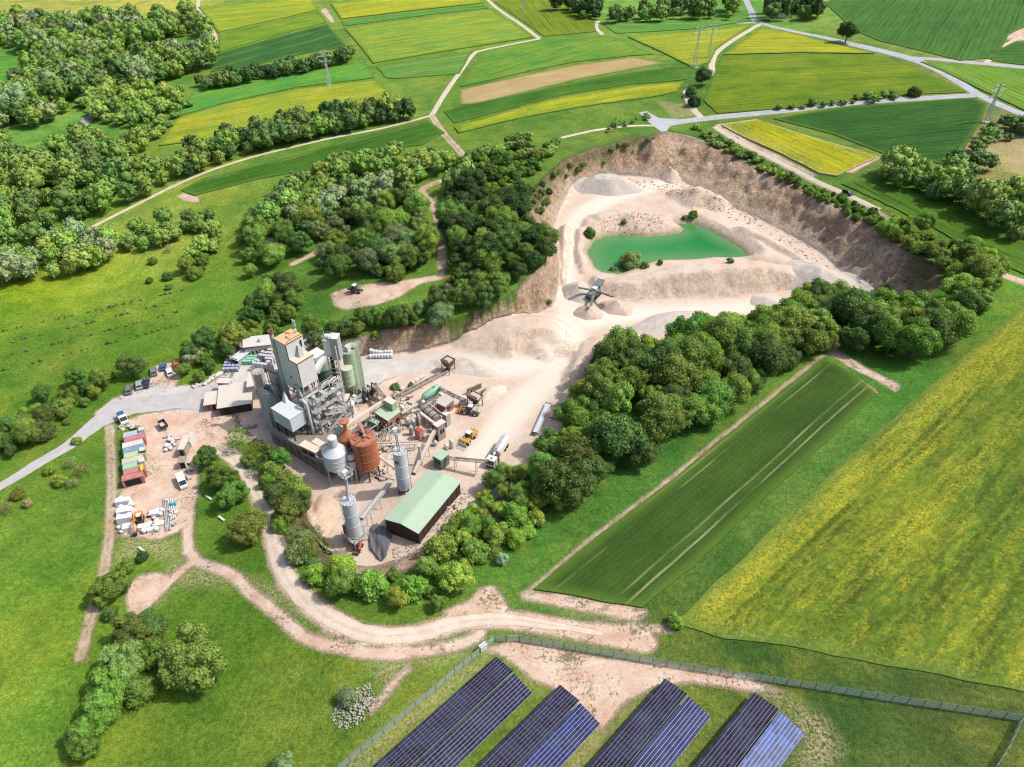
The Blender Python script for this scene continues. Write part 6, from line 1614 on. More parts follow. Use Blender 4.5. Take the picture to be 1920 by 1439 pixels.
# ---- row of containers
A_, B_ = at(233, 808), at(231, 905)
cu = P(262, 862, 2.4) - P(230, 870, 2.4); cu /= np.linalg.norm(cu); cv = np.array([cu[1], -cu[0], 0])
CT = [("pale blue container at the top of the row", (176,196,214)), ("container with a red and grey roof, second from the top", (206,112,124)), ("white container between the red and the blue one", (226,220,216)), ("blue container in the middle of the row", (118,156,190)),
      ("pale green container below the blue one", (180,210,170)), ("cream container with a rusty corner", (206,206,180)), ("mint container above the two dark red ones", (166,210,184)), ("dull red container at the middle of the red pair", (198,128,116)), ("dark red container with open front at the end of the row", (196,120,116))]
start = P(231, 812, 2.4); start[2] = float(gz(start[0], start[1])); end = P(227, 893, 2.4)
Lr = np.dot((end - start)[:2], cv[:2]); step = Lr / (len(CT) - 1)
for k, (lab, c_) in enumerate(CT):
    o = start + cv * step * k + cu * (.25 * math.sin(k * 2.1)); o[2] = float(gz(o[0], o[1]))
    T = Thing("container", o, lab, "container", "containers in a row")
    m_ = paint("container_paint_%s" % "abcdefghi"[k], alb(*c_), .6, 0, .2, .5)
    Lc = 4.8; Wc = step - .14
    b = T.mb(); box_uvz(b, o + ZU * .12, Lc, Wc, 2.35, cu, cv)
    T.part(b, "body", m_)
    n = 14
    for j in range(n):
        b = T.mb(); box_uvz(b, o + cu * (Lc * (j + .25) / n) + cv * .1 + ZU * 2.47, Lc / n * .5, Wc - .2, .05, cu, cv); T.part(b, "roof_rib", m_)
    for e in (0, Lc):
        for f in (0, Wc):
            b = T.mb(); q = o + cu * e + cv * f + ZU * .08; b.bar(q, q + ZU * 2.46, .14); T.part(b, "corner_post", m_)
    for f in (.06, .52):
        b = T.mb(); box_uvz(b, o + cu * Lc + cv * (Wc * f) + ZU * .2, .06, Wc * .42, 2.15, cu, cv); dd = T.part(b, "door", m_)
        b = T.mb(); q = o + cu * (Lc + .1) + cv * (Wc * (f + .2)) + ZU * .3; b.bar(q, q + ZU * 1.9, .05); b.build("lock_bar", M_STEEL, dd)
    if k == len(CT) - 1:
        b = T.mb(); box_uvz(b, o + cv * (Wc + .005) + cu * .6 + ZU * .3, Lc - 1.2, .03, 1.9, cu, cv); T.part(b, "side_opening", M_DARK)
    if k in (0, 4, 6):
        TJ = Thing("crate", o + ZU * 2.55, ("grey crate on the roof of the pale blue container", "dark crate on the roof of the pale green container", "small crate on the roof of the mint container")[(0, 4, 6).index(k)], "crate")
        b = TJ.mb(); box_uvz(b, o + cu * 4.0 + cv * .3 + ZU * 2.52, 1.2, Wc - .6, .7, cu, cv); TJ.part(b, "side", M_STEEL if k != 4 else M_DSTEEL)
        b = TJ.mb(); box_uvz(b, o + cu * 3.95 + cv * .25 + ZU * 3.22, 1.3, Wc - .5, .08, cu, cv); TJ.part(b, "lid", M_FLAT)
    if k == len(CT) - 2:
        TJ = Thing("boat", o + ZU * 2.55, "yellow boat shell lying on the red containers", "boat")
        b = TJ.mb(); q = o + cu * 4.2 + cv * 1.1 + ZU * 2.75; yy = paint("yellow_plastic", alb(236,206,40), .4)
        b.tube([q - cv * 1.3, q - cv * .8, q, q + cv * .8, q + cv * 1.3], [.12, .38, .45, .36, .1], 10); TJ.part(b, "hull", yy)
        b = TJ.mb(); box_uvz(b, q - cu * .2 - cv * .5 + ZU * .38, .4, 1.0, .1, cu, cv); TJ.part(b, "seat", yy)

# ---- pallets and bags
def pallet_proto(name, label, cat, mat, w=1.1, d=1.1, h=1.2, bag=False, group=None, strap=None):
    r = empty(name, (0, 0, 0), 0, label, cat, group)
    b = MB()
    for s in (-.4, 0, .4): b.box((0, s * d, .07), (w, .1, .1))
    for s in np.linspace(-.45, .45, 5): b.box((s * w, 0, .14), (.1, d, .03))
    b.build("pallet", paint("pallet_wood", alb(168,140,104), .9, 0, .2, .2), r)
    if bag:
        b = MB(); b.lathe((0, 0, .16), [(.35 * w, 0), (.52 * w, .12), (.55 * w, h * .5), (.48 * w, h * .86), (.15 * w, h), (.08 * w, h * 1.12), (0, h * 1.1)], 10, False); b.build("sack", mat, r)
    else:
        n = 3
        for k in range(n):
            b = MB(); b.box((0, 0, .16 + h * (k + .5) / n), (w * (1 - .04 * (k % 2)), d * (1 - .04 * (k % 2)), h / n * .97)); b.build("layer", mat, r)
    return r
def grid_of(p0, src, origin, e1, e2, n1, n2, s1, s2, labels=None, jit=.08, skip=0.0, rz=0.0, stack=1, sz=1.3, lab_fn=None):
    k = 0
    for i in range(n1):
        for j in range(n2):
            if rr.random() < skip: continue
            for s in range(stack if rr.random() < .7 else 1):
                q = origin + e1 * s1 * i + e2 * s2 * j; q = q + np.array([rr.uniform(-jit, jit), rr.uniform(-jit, jit), 0]); q[2] = float(gz(q[0], q[1])) + .02 + s * sz
                lab = lab_fn(i, j, n1, n2, s, stack) if lab_fn else None
                if k == 0 and s == 0:
                    src.location = tuple(q); src.rotation_euler.z = rz
                    if lab: src["label"] = lab
                else: dup(src, q, rz + rr.uniform(-.08, .08), lab)
            k += 1
ORD = ["first", "second", "third", "fourth", "fifth", "sixth", "seventh", "eighth", "ninth"]
def dirs(a, b):
    A_, B_ = at(*a), at(*b); d = (B_ - A_); d[2] = 0; L = np.linalg.norm(d); d /= L
    return A_, d, np.array([-d[1], d[0], 0]), L, math.atan2(d[1], d[0])
M_MINTW = paint("mint_wrap", alb(150,216,184), .35, 0, .08, .1, spec=.5)
M_BAGW = paint("white_bag", alb(236,236,240), .6, 0, .08, .1)
M_STRIPE = paint("blue_grey_bag", alb(176,184,206), .5, 0, .14, .1)
M_WRAPG = paint("grey_wrap", alb(206,206,212), .35, 0, .14, .15, spec=.5)
o, e1, e2, L_, az = dirs((459, 683), (476, 683))
p0 = pallet_proto("pallet", "", "pallet", M_MINTW, .85, 1.0, 1.2, group="mint green wrapped pallets")
grid_of(None, p0, o, e1, e2, 4, 5, .95, 1.2, rz=az, lab_fn=lambda i, j, a, c, s, st: "mint green wrapped pallet, %s from left in the %s row from the yard" % (ORD[i], ORD[j]))
o, e1, e2, L_, az = dirs((421, 697), (441, 696))
p0 = pallet_proto("pallet", "", "pallet", M_STRIPE, 1.0, 1.0, 1.1, group="blue grey pallets of bags")
grid_of(None, p0, o, e1, e2, 4, 4, 1.25, 1.5, rz=az, lab_fn=lambda i, j, a, c, s, st: "blue grey pallet of bags, %s from left in the %s row from the yard" % (ORD[i], ORD[j]))
o, e1, e2, L_, az = dirs((480, 694), (498, 696))
p0 = pallet_proto("pallet", "", "pallet", M_WRAPG, 1.05, 1.0, 1.25, group="grey wrapped pallets by the office")
grid_of(None, p0, o, e1, e2, 4, 6, 1.3, 1.45, rz=az, skip=.1, stack=2, jit=.12, sz=1.42, lab_fn=lambda i, j, a, c, s, st: "%s grey wrapped pallet, %s from left in the %s row before the office" % ("upper" if s else "lower", ORD[i], ORD[j]))
o, e1, e2, L_, az = dirs((695, 672), (735, 671))
p0 = pallet_proto("bulk_bag", "", "bulk bag", M_BAGW, 1.15, 1.1, 1.35, True, group="white bulk bags below the cutting")
grid_of(None, p0, o, e1, e2, 8, 2, L_ / 7.4, 1.7, rz=az, lab_fn=lambda i, j, a, c, s, st: "white bulk bag, %s from the left in the %s row below the cutting" % (ORD[i], "front" if j == 0 else "back"))
M_ROCKB = paint("limestone_boulder", alb(214,208,200), .85, 0, .2, .0)
def boulder(name, px, py, s, label, group=None, mat=None, seed=0, xy=None):
    w = at(px, py) if xy is None else np.array([xy[0], xy[1], float(gz(*xy))])
    g = np.random.default_rng(seed); v = ICO[0] * np.array([1, .8, .65]) * s * g.uniform(.7, 1.15, (12, 1))
    b = MB(); b.add([tuple(q + np.array([0, 0, s * .3])) for q in v], [tuple(f) for f in ICO[1]])
    ob = b.build(name, mat or M_ROCKB, None, tuple(w)); ob.rotation_euler.z = seed
    return tag(ob, label, "boulder" if name == "boulder" else name.replace("_", " "), group)
k = 0
for i in range(17):
    f = i / 16; pts = [(362, 726), (385, 719), (405, 704), (415, 701)]
    j = min(2, int(f * 3)); g_ = f * 3 - j; px = pts[j][0] + (pts[j + 1][0] - pts[j][0]) * g_; py = pts[j][1] + (pts[j + 1][1] - pts[j][1]) * g_
    boulder("boulder", px, py + 2 * (i % 2), .75 + .3 * (i % 3) / 2, "pale limestone block lying along the kerb by the silvery tree", "kerb blocks by the car park", seed=i)
for i, (px, py, s, lab) in enumerate([(1614,532,1.2,"small boulder at the upper end of the group at the foot of the pit wall"), (1607,541,1.4,"boulder left of the flat one at the foot of the pit wall"), (1596,541,.9,"small boulder at the left end of the group at the pit wall"), (1632,560,1.8,"boulder above the white one at the foot of the pit wall"), (1596,528,1.0,"small boulder up by the wall foot"), (1625,575,2.6,"big white boulder half hidden by the belt trees")]):
    boulder("boulder", px, py, s, lab, None, seed=30 + i)

# ---- white wrapped stacks, sheds and junk in the storage yard
def stack_of(px, py, a, n, w, d, h, lab, mat=None, lay=3):
    q = at(px, py); T = Thing("wrapped_stack", q, lab, "stack", "white wrapped stacks")
    e1 = rot2(a); e2 = rot2(a + math.pi / 2)
    for k in range(lay):
        b = T.mb(); f = 1 - .03 * k; box_uvz(b, q - e1 * w / 2 * f - e2 * d / 2 * f + ZU * (h * k / lay), w * f, d * f, h / lay * .96, e1, e2); T.part(b, "layer", mat or M_BAGW)
    b = T.mb(); box_uvz(b, q - e1 * w / 2.1 - e2 * d / 2.1 + ZU * (h + .0), w / 1.05, d / 1.05, .06, e1, e2); T.part(b, "wrap", mat or M_BAGW)
sa = math.radians(14)
for (px, py, w_, d_, h_, lab) in ((233, 945, 3.4, 1.5, 1.5, "white wrapped stack at the top of the left column"), (236, 963, 3.6, 1.6, 1.4, "second white wrapped stack of the left column"), (236, 977, 3.4, 1.5, 1.6, "third white wrapped stack of the left column"), (243, 993, 2.6, 1.8, 1.3, "lowest white wrapped stack of the left column"),
    (291, 966, 2.2, 1.6, 1.1, "white wrapped stack standing alone right of the excavator"), (272, 992, 2.4, 1.4, 1.2, "white wrapped stack below the excavator"), (285, 996, 1.8, 1.2, .8, "low white stack at the bottom of the storage yard"), (300, 984, 2.0, 1.4, .6, "flat grey stack near the pipes")):
    stack_of(px, py, sa, 3, w_, d_, h_, lab)
def pile_of(name, label, cat, a, b_, n, spread, r, mat, h0=.15, tube=True, part="pipe"):
    A_, B_ = at(*a), at(*b_); d = B_ - A_; d[2] = 0; L = np.linalg.norm(d); d /= L; s_ = np.array([-d[1], d[0], 0])
    T = Thing(name, (A_ + B_) / 2, label, cat)
    for k in range(n):
        o1 = A_ + s_ * (k - n / 2) * spread + d * rr.uniform(-.3, .3) + ZU * (h0 + r); o2 = B_ + s_ * (k - n / 2) * spread + d * rr.uniform(-.3, .3) + ZU * (h0 + r)
        b = T.mb()
        b.tube([o1, o2], r, 8) if tube else b.bar(o1, o2, r * 2, r * 2)
        T.part(b, part, mat)
    for f in (.15, .85):
        b = T.mb(); q = A_ + d * L * f; b.bar(q - s_ * spread * n * .6 + ZU * .08, q + s_ * spread * n * .6 + ZU * .08, .15); T.part(b, "bearer", M_BROWN)
pile_of("pipe_stack", "bundle of grey pipes lying at the right side of the storage yard", "pipes", (313, 936), (318, 996), 4, .35, .14, M_STEEL)
pile_of("pipe_stack", "short pale pipes beside the blue box in the storage yard", "pipes", (322, 938), (328, 975), 3, .45, .18, M_WHITE)
pile_of("beam_stack", "row of rusty steel beams on the sand by the trees", "beams", (1040, 790), (1052, 759), 4, .8, .15, paint("rusty_beam", alb(140,120,106), .8, 0, .25, .3), tube=False, part="beam")
pile_of("beam_stack", "two pale beams lying in the weeds beside the green hall", "beams", (848, 966), (868, 943), 2, .5, .12, M_CREAM, tube=False, part="beam")
conveyor("conveyor", "blue grey belt conveyor lying unused on the sand by the trees", P(1003, 812, .9), P(1028, 757, .9), 1.5, M_SILO, (), .5, belt=M_BLUEW)
bag0 = pallet_proto("bag", "", "bag", M_BAGW, .8, .8, .75, True, group="white bags in the storage yard")
for i in range(44):
    reg = [(222, 934, 252, 1000), (262, 984, 300, 1002), (285, 958, 305, 985), (312, 820, 332, 850)][(0, 0, 1, 0, 2, 3)[i % 6]]
    q = at(rr.uniform(reg[0], reg[2]), rr.uniform(reg[1], reg[3]))
    lab = "small white bag lying among the white stacks in the storage yard" if i % 6 != 5 else "small white bag among the scrap by the grey shed"
    if i == 0: bag0.location = tuple(q); bag0["label"] = lab
    else: dup(bag0, q, rr.uniform(0, 3), lab, rr.uniform(.8, 1.5))
T = Thing("water_tank", at(325, 948), "blue plastic box on the junk at the right of the storage yard", "box"); q = at(326, 948)
b = T.mb(); b.box(q + ZU * .6, (1.1, 1.0, 1.1), .4); T.part(b, "tank", paint("cyan_plastic", alb(70,170,204), .4))
b = T.mb(); b.tube([q + ZU * 1.15, q + ZU * 1.3], .25, 10); T.part(b, "lid", M_WHITE)
shed("shed", "grey roofed shed at the right of the storage yard", (333,842), (344,844), (347,818), 2.6, .1, M_CONC, M_FLAT, "shed", openings=((0, .2, .7, .2, 2.0, "door", M_DARK),))
shed("shed", "small brown roofed open shelter below the grey shed", (333,868), (347,868), (347,856), 2.2, .1, M_WHITE, paint("brown_felt", alb(160,140,126), .8, 0, .1, .3), "shed", openings=((0, .1, .9, .1, 1.9, "opening", M_DARK),))
shed("shed", "flat white lean to behind the grey shed", (348,828), (356,830), (357,812), 1.9, .1, M_WHITE, M_FLAT, "shed")
w = at(308, 802); r = empty("trailer", w, heading((303,795), (312,808)), "dark caged trailer at the top of the storage yard", "trailer")
b = MB(); b.box((0, 0, .8), (3.0, 1.7, .12)); b.build("bed", M_FLAT, r)
for s in (-1, 1):
    b = MB(); b.box((0, s * .85, 1.3), (3.0, .08, .9)); b.build("side_board", M_DSTEEL, r)
    b = MB(); b.box((s * 1.5, 0, 1.3), (.08, 1.7, .9)); b.build("end_board", M_DSTEEL, r)
    wheel(r, 0, s * .8, .4, .25)
b = MB(); b.bar((1.5, 0, .8), (2.6, 0, .7), .12); b.build("drawbar", M_DSTEEL, r)
for i in range(46):
    reg = [(310, 815, 334, 850), (222, 806, 262, 800), (310, 930, 335, 990), (245, 958, 300, 1000), (350, 870, 366, 900)][i % 5]
    px = rr.uniform(reg[0], reg[2]); py = rr.uniform(min(reg[1], reg[3]), max(reg[1], reg[3])); q = at(px, py)
    T = Thing("crate", q, "odd crate or block among the junk in the storage yard", "crate", "junk in the storage yard")
    a_ = rr.uniform(0, 3); sz = (rr.uniform(.5, 1.5), rr.uniform(.4, 1.0), rr.uniform(.25, .9))
    mt = rr.choice((M_WHITE, M_STEEL, M_GREYC, M_CONC, M_DSTEEL, M_FLAT, M_BROWN))
    b = T.mb(); b.box(q + ZU * (sz[2] / 2), sz, a_); T.part(b, "body", mt)
    b = T.mb(); b.box(q + ZU * (sz[2] + .04), (sz[0] * .9, sz[1] * .8, .08), a_); T.part(b, "lid", rr.choice((M_FLAT, M_STEEL, M_WHITE)))
for i in range(40):
    reg = [(672, 790, 700, 830), (700, 830, 745, 880), (745, 730, 785, 770), (640, 700, 668, 760), (700, 880, 722, 906), (815, 960, 872, 925)][i % 6]
    px = rr.uniform(reg[0], reg[2]); py = rr.uniform(min(reg[1], reg[3]), max(reg[1], reg[3])); q = at(px, py)
    T = Thing("scrap_part", q, "scrap part lying about between the silos and the crushing line", "scrap", "scrap around the plant")
    a_ = rr.uniform(0, 3); d_ = rot2(a_)
    b = T.mb(); b.bar(q + ZU * .2, q + d_ * rr.uniform(1, 2.6) + ZU * rr.uniform(.2, .8), .3, .3); T.part(b, "beam", rr.choice((M_PIPE, M_STEEL, M_FLAT, M_DSTEEL)))
    b = T.mb(); b.box(q + d_ * .6 + ZU * .35, (rr.uniform(.4, 1.1), rr.uniform(.4, .9), .7), a_); T.part(b, "block", rr.choice((M_PIPE, M_CONC, M_FLAT, M_STEEL)))
T = Thing("trough", at(91, 786), "white trough in the grass left of the access road", "trough")
b = T.mb(); b.bar(at(84, 788) + ZU * .5, at(99, 782) + ZU * .5, .7, .6); T.part(b, "tub", M_BLUEW)
for f in (86, 97):
    b = T.mb(); q = at(f, 786); b.bar(q - ZU * .1, q + ZU * .3, .4); T.part(b, "foot", M_CONC)
T = Thing("stone_wall", at(445, 803), "short broken wall of pale blocks where the dirt road leaves the yard", "wall")
for k in range(7):
    b = T.mb(); q = at(446 + k * 5.5, 806 - 1.0 * k + (k % 2)); b.box(q + ZU * .4, (1.0, .8, .8), YAW + .3 * (k % 3)); T.part(b, "block", M_CONC)
for i, (px, py, lab) in enumerate(((416, 974, "white board leaning in the grass by the olive green tree"), (392, 935, "pale plank standing by the tree row"), (266, 1032, "white slab lying at the bottom of the storage yard"))):
    T = Thing("board", at(px, py), lab, "board"); q = at(px, py)
    b = T.mb(); b.bar(q + ZU * .3 - U * 1.2, q + U * 1.2 + ZU * .45, .5, .12); T.part(b, "panel", M_WHITE)
    b = T.mb(); b.bar(q - ZU * .1, q + ZU * .35, .12); T.part(b, "foot", M_BROWN)
w = at(838, 537)
T = Thing("trailer", at(838, 537), "red brown trailer tucked between the trees above the cutting", "trailer")
q = at(838, 538); b = T.mb(); box_uvz(b, q + ZU * .8 - U * 1.2, 2.4, 4.5, .3); T.part(b, "bed", M_BRICK)
b = T.mb(); box_uvz(b, q + ZU * 1.1 - U * .9 + V * .3, 1.8, 1.4, .9); T.part(b, "load", M_RED)
for s in (-1, 1):
    b = T.mb(); b.tube([q + V * 2 + U * (s * 1.1 - .15) + ZU * .45, q + V * 2 + U * (s * 1.1 + .15) + ZU * .45], .45, 12); T.part(b, "wheel", M_TYRE)
# far white containers and left house
for i in range(4):
    q = at(1454 + 7 * i, 34); T = Thing("far_container", q, "small white container by the far copse, %s from the left" % ORD[i], "container", "white containers by the far copse")
    b = T.mb(); b.box(q + ZU * 1.3, (3.6, 2.6, 2.6), .1); T.part(b, "body", CW)
    b = T.mb(); b.box(q + ZU * 2.66, (3.7, 2.7, .12), .1); T.part(b, "roof", CW)
shed("barn", "grey roofed barn standing in the upper left clearing", (147,232), (160,234), (170,208), 4.5, 1.5, M_WHITE, paint("grey_slate", alb(150,148,146), .7, 0, .15, .1), "barn", pitch=1.4, gable=True)
shed("cabin", "tiny red roofed cabin among the trees at the upper left", (117,139), (123,140), (125,134), 7.6, 4.2, M_WHITE, M_ORANGE, "cabin")

# ---- stockpiles
def stockpile(label, px, py, r, h, mat, flat=0.0, name="gravel_pile", seed=0, stretch=(1, 1), ang=0.0, sink=.4):
    c = at(px, py); n, m = 40, 15; vs = []; fs = []
    for i in range(m + 1):
        f = i / m
        for k in range(n):
            a = 2 * math.pi * k / n
            rad = r * f * (1 + .12 * math.sin(2 * a + seed) + .06 * math.sin(5 * a + seed * 2))
            x0, y0 = rad * math.cos(a) * stretch[0], rad * math.sin(a) * stretch[1]
            x = c[0] + x0 * math.cos(ang) - y0 * math.sin(ang); y = c[1] + x0 * math.sin(ang) + y0 * math.cos(ang)
            g = float(gz(x, y)); t_ = max(0.0, min(1.0, (1 - f) / (1 - flat)))
            z = min(g, c[2] + .9) - sink * f ** 3 + h * (t_ ** 1.08) + h * .10 * float(fbm(np.array([x * .45 + seed]), np.array([y * .45]), 8, 3)[0]) * min(1, (1 - f) * 4)
            vs.append((x, y, z))
    for i in range(m):
        for k in range(n):
            a = i * n + k; b_ = i * n + (k + 1) % n
            fs.append((a, a + n, b_ + n, b_))
    me = bpy.data.meshes.new(name); me.from_pydata(vs, [], fs); me.polygons.foreach_set("use_smooth", [True] * len(fs)); me.materials.append(mat)
    return tag(link(name, me), label, "gravel pile", None)
def gravel_mat(name, c1, c2):
    t = NT(name); p = t.pos()
    c = t.mix(t.mapr(t.noise(p, .35, 5, .65), .3, .7), alb(*c1), alb(*c2)); f = t.noise(p, 4.0, 4, .75)
    sp = t.noise(t.scalev(p, 1, 1, .25), .8, 4, .65)
    c = t.mix(1.0, c, t.mapr(sp, .3, .7, .88, 1.1), 'MULTIPLY')
    c = t.mix(1.0, c, t.mapr(f, .25, .75, .8, 1.15), 'MULTIPLY')
    return t.finish(c, .95, normal=t.bump(f, .7, .25), spec=.1)
GP = gravel_mat("pink_gravel", (208,186,168), (222,202,186)); GG = gravel_mat("grey_gravel", (206,194,184), (220,210,200)); GL = gravel_mat("pale_sand", (226,212,194), (236,224,210))
stockpile("large flat topped grey gravel pile at the back of the pit", 1138, 352, 12, 5.0, GG, .34, seed=1, stretch=(1.25, .8), ang=-.2)
stockpile("pink gravel cone in front of the tracked crusher", 1103, 588, 5.0, 2.7, GP, seed=2)
stockpile("darker pink gravel cone right of the tracked crusher", 1155, 578, 5.6, 3.0, GP, seed=3, stretch=(1.15, .9))
stockpile("grey gravel heap left of the tracked crusher", 1083, 548, 6.5, 3.2, GG, seed=4)
stockpile("steep sand cone leaning on the back wall of the pit", 1257, 333, 5.5, 4.2, GP, seed=5)
stockpile("low grey gravel heap beside the tree belt", 1250, 606, 9, 2.0, GG, .2, seed=6, stretch=(1.8, .7), ang=.3)
stockpile("pale grey sand apron spilling from the end of the pond bank", 1535, 528, 15, 5.0, GG, .1, seed=7, stretch=(1.3, .9), ang=-.7)
stockpile("small grey heap on the quarry floor before the belt trees", 1432, 566, 5, 1.6, GG, seed=8)
stockpile("gravel pile right of the square hopper with a ramp ridge", 880, 687, 7.5, 2.8, GL, .0, seed=9, stretch=(1.7, .75), ang=-.15)
stockpile("low gravel pile behind the grey green hopper", 920, 737, 4.5, 1.7, GL, seed=10, stretch=(1.5, .7), ang=.7)
stockpile("pinkish earth bank at the left of the slim silos", 598, 975, 6, 1.8, gravel_mat("pink_earth", (216,184,158), (228,204,184)), .2, seed=12, stretch=(.8, 1.5))
stockpile("sand heap at the left foot of the long belt", 716, 726, 4.5, 1.4, GP, seed=13, stretch=(1.6, .7), ang=.8)

# ---- stone heap in the meadow and rubble
def rubble(name, label, poly, n, smin, smax, mat, kind=None, pile=0.0):
    w = W(poly)[:, :2]; g = np.random.default_rng(len(label)); b = MB(); c0 = w.mean(0); R_ = np.hypot(*(w - c0).T).max()
    k = 0
    while k < n:
        x, y = g.uniform(w[:, 0].min(), w[:, 0].max()), g.uniform(w[:, 1].min(), w[:, 1].max())
        if not inside(np.array([x]), np.array([y]), w)[0]: continue
        k += 1; s = g.uniform(smin, smax); z = float(gz(x, y)) + s * .2 + pile * max(0, 1 - math.hypot(x - c0[0], y - c0[1]) / R_)
        v = ICO[0] * s * g.uniform(.55, 1.1, (12, 1)) * np.array([1, .85, .6]) + np.array([x, y, z])
        b.add([tuple(q) for q in v], [tuple(f) for f in ICO[1]])
    o = b.build(name, mat); tag(o, kind="stuff")
    return o
rubble("stone_heap", "heap of pale stones", [(618,1345),(640,1310),(668,1288),(695,1282),(704,1310),(698,1340),(662,1366),(638,1368)], 420, .10, .3, paint("pale_stone", alb(182,176,166), .9, 0, .3, 0), pile=.6)
rubble("rubble_scatter", "rubble behind pond", [(1120,420),(1165,398),(1240,404),(1262,420),(1215,438),(1130,440)], 260, .12, .45, paint("tan_rock", alb(196,170,144), .9, 0, .2, 0))
rubble("wall_debris", "debris along the wall foot", [(1075,345),(1120,325),(1200,336),(1290,345),(1420,408),(1540,478),(1600,540),(1580,540),(1520,490),(1400,420),(1280,368),(1180,345),(1090,365)], 420, .15, .6, paint("tan_rock", alb(196,170,144), .9, 0, .2, 0))
rubble("belt_debris", "rubble along the tree belt", [(1095,690),(1120,695),(1080,770),(1050,830),(1000,890),(985,880),(1040,810),(1070,760)], 220, .15, .55, paint("grey_rock", alb(176,164,152), .9, 0, .2, 0))
rubble("hall_rubble", "weedy rubble by the hall", [(792,1012),(868,915),(885,930),(838,990),(800,1028),(740,1060),(735,1030)], 260, .12, .4, paint("grey_rock", alb(176,164,152), .9, 0, .2, 0))
rubble("plant_rubble", "rubble between silos", [(690,840),(745,820),(790,845),(780,880),(735,895),(700,880)], 240, .1, .45, M_ROCKB)

# ================================================================== solar field and fence
M_CELL = {}
def cell_mat(name, c, rough, spec):
    t = NT(name); oi = t.n("ShaderNodeObjectInfo"); p = t.pos()
    v = t.m('MULTIPLY_ADD', oi.outputs["Random"], .8, .6)
    cc = t.mix(1.0, alb(*c), v, 'MULTIPLY')
    cc = t.mix(t.mapr(t.noise(p, .25, 3, .6), .45, .7, 0, .25), cc, alb(96, 104, 130))  # patchy paler tint: glare painted into the module colour
    return t.finish(cc, rough, spec=spec)
M_CD = cell_mat("dark_solar_cell", (50, 48, 70), .18, .25); M_CBL = cell_mat("blue_solar_cell", (40, 54, 104), .2, .12); M_CBR = cell_mat("bright_blue_solar_cell", (62, 88, 150), .2, .18); M_CPU = cell_mat("purple_blue_solar_cell", (44, 44, 72), .2, .12)  # left and right tints carry the reflections of each tilt in the colour
M_FRAME = paint("silver_module_frame", alb(214,216,224), .35, 0, .04, .0)
mod_me = {}
def module_mesh(mat, lx, ly):
    key = (mat.name, round(lx, 3), round(ly, 3))
    if key not in mod_me:
        b = MB(); b.box((0, 0, 0), (lx, ly, .035))
        me = bpy.data.meshes.new("module"); me.from_pydata(b.v, [], b.f); me.materials.append(mat); mod_me[key] = me
    return mod_me[key]
ROWS = [  # apex, right corner, valley line, down to the frame, material left/right, label
 ((930,1231), (997,1302), (694,1442), M_CD, M_CPU, "first", 8, 8), ((1050,1284), (1127,1357), (885,1446), M_CD, M_CBL, "second", 8, 8),
 ((1247,1272), (1333,1346), (1090,1450), M_CD, M_CBL, "third", 8, 8), ((1414,1298), (1510,1375), (1290,1450), M_CD, M_CBR, "fourth", 8, 8)]
for (ap, rc, lo, ml, mr, nm, nl, nr) in ROWS:
    zt = float(gz(*at(*ap)[:2])) + 1.6
    a_, c_, d_ = P(*ap, zt), P(*rc, zt), P(*lo, zt)
    along = d_ - a_; Lr = np.linalg.norm(along); along /= Lr
    across = c_ - a_; across -= along * np.dot(across, along); Wt = np.linalg.norm(across); across /= Wt
    for side, mt in ((0, ml), (1, mr)):
        o = a_ + across * (Wt / 2 + .12) * side
        skew = along * .0
        if side: o = o + along * .25
        wd = Wt / 2 - .12; tilt = math.radians(9) * (1 if side == 0 else -1)
        e_ac = across * math.cos(tilt) + ZU * math.sin(tilt); nrm_ = np.cross(along, e_ac); 
        if nrm_[2] < 0: nrm_ = -nrm_
        zlow = 0 if side == 0 else math.sin(math.radians(9)) * wd
        T = Thing("solar_table", o - ZU * 1.4, "%s half of the %s solar row counted from the left" % ("left" if side == 0 else "right", nm), "solar panel", "solar rows")
        Ll = Lr + 10; py_ = wd / nl; px_ = .98; n = int(Ll / px_)
        Mr = Matrix((tuple(along), tuple(e_ac), tuple(np.cross(along, e_ac)))).transposed()
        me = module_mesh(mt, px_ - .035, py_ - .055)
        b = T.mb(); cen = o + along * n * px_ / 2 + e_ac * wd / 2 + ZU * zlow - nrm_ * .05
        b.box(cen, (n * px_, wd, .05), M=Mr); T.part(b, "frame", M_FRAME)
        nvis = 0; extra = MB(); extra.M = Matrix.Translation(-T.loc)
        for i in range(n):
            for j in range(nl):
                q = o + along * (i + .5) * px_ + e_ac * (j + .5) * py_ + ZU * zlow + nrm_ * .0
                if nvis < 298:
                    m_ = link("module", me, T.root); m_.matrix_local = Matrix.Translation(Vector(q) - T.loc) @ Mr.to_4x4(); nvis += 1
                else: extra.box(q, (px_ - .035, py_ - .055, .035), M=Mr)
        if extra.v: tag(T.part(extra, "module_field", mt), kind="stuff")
        for i in range(0, n, 5):
            for f in (.12, .88):
                b = T.mb(); q = o + along * (i + .5) * px_ + e_ac * wd * f + ZU * zlow - nrm_ * .08; b.bar(q, np.array([q[0], q[1], float(gz(q[0], q[1])) - .2]), .12); T.part(b, "post", M_STEEL)
t = NT("green_wire_mesh"); p = t.pos()
wv_ = t.n("ShaderNodeTexNoise"); 
M_MESH = None
d_ = t.n("ShaderNodeBsdfPrincipled"); d_.inputs["Base Color"].default_value = alb(226, 240, 232); d_.inputs["Roughness"].default_value = .5
tr_ = t.n("ShaderNodeBsdfTransparent"); ms_ = t.n("ShaderNodeMixShader"); ms_.inputs[0].default_value = .30
t.t.links.new(tr_.outputs[0], ms_.inputs[1]); t.t.links.new(d_.outputs[0], ms_.inputs[2]); t.t.links.new(ms_.outputs[0], t.out.inputs[0]); M_MESH = t.mat
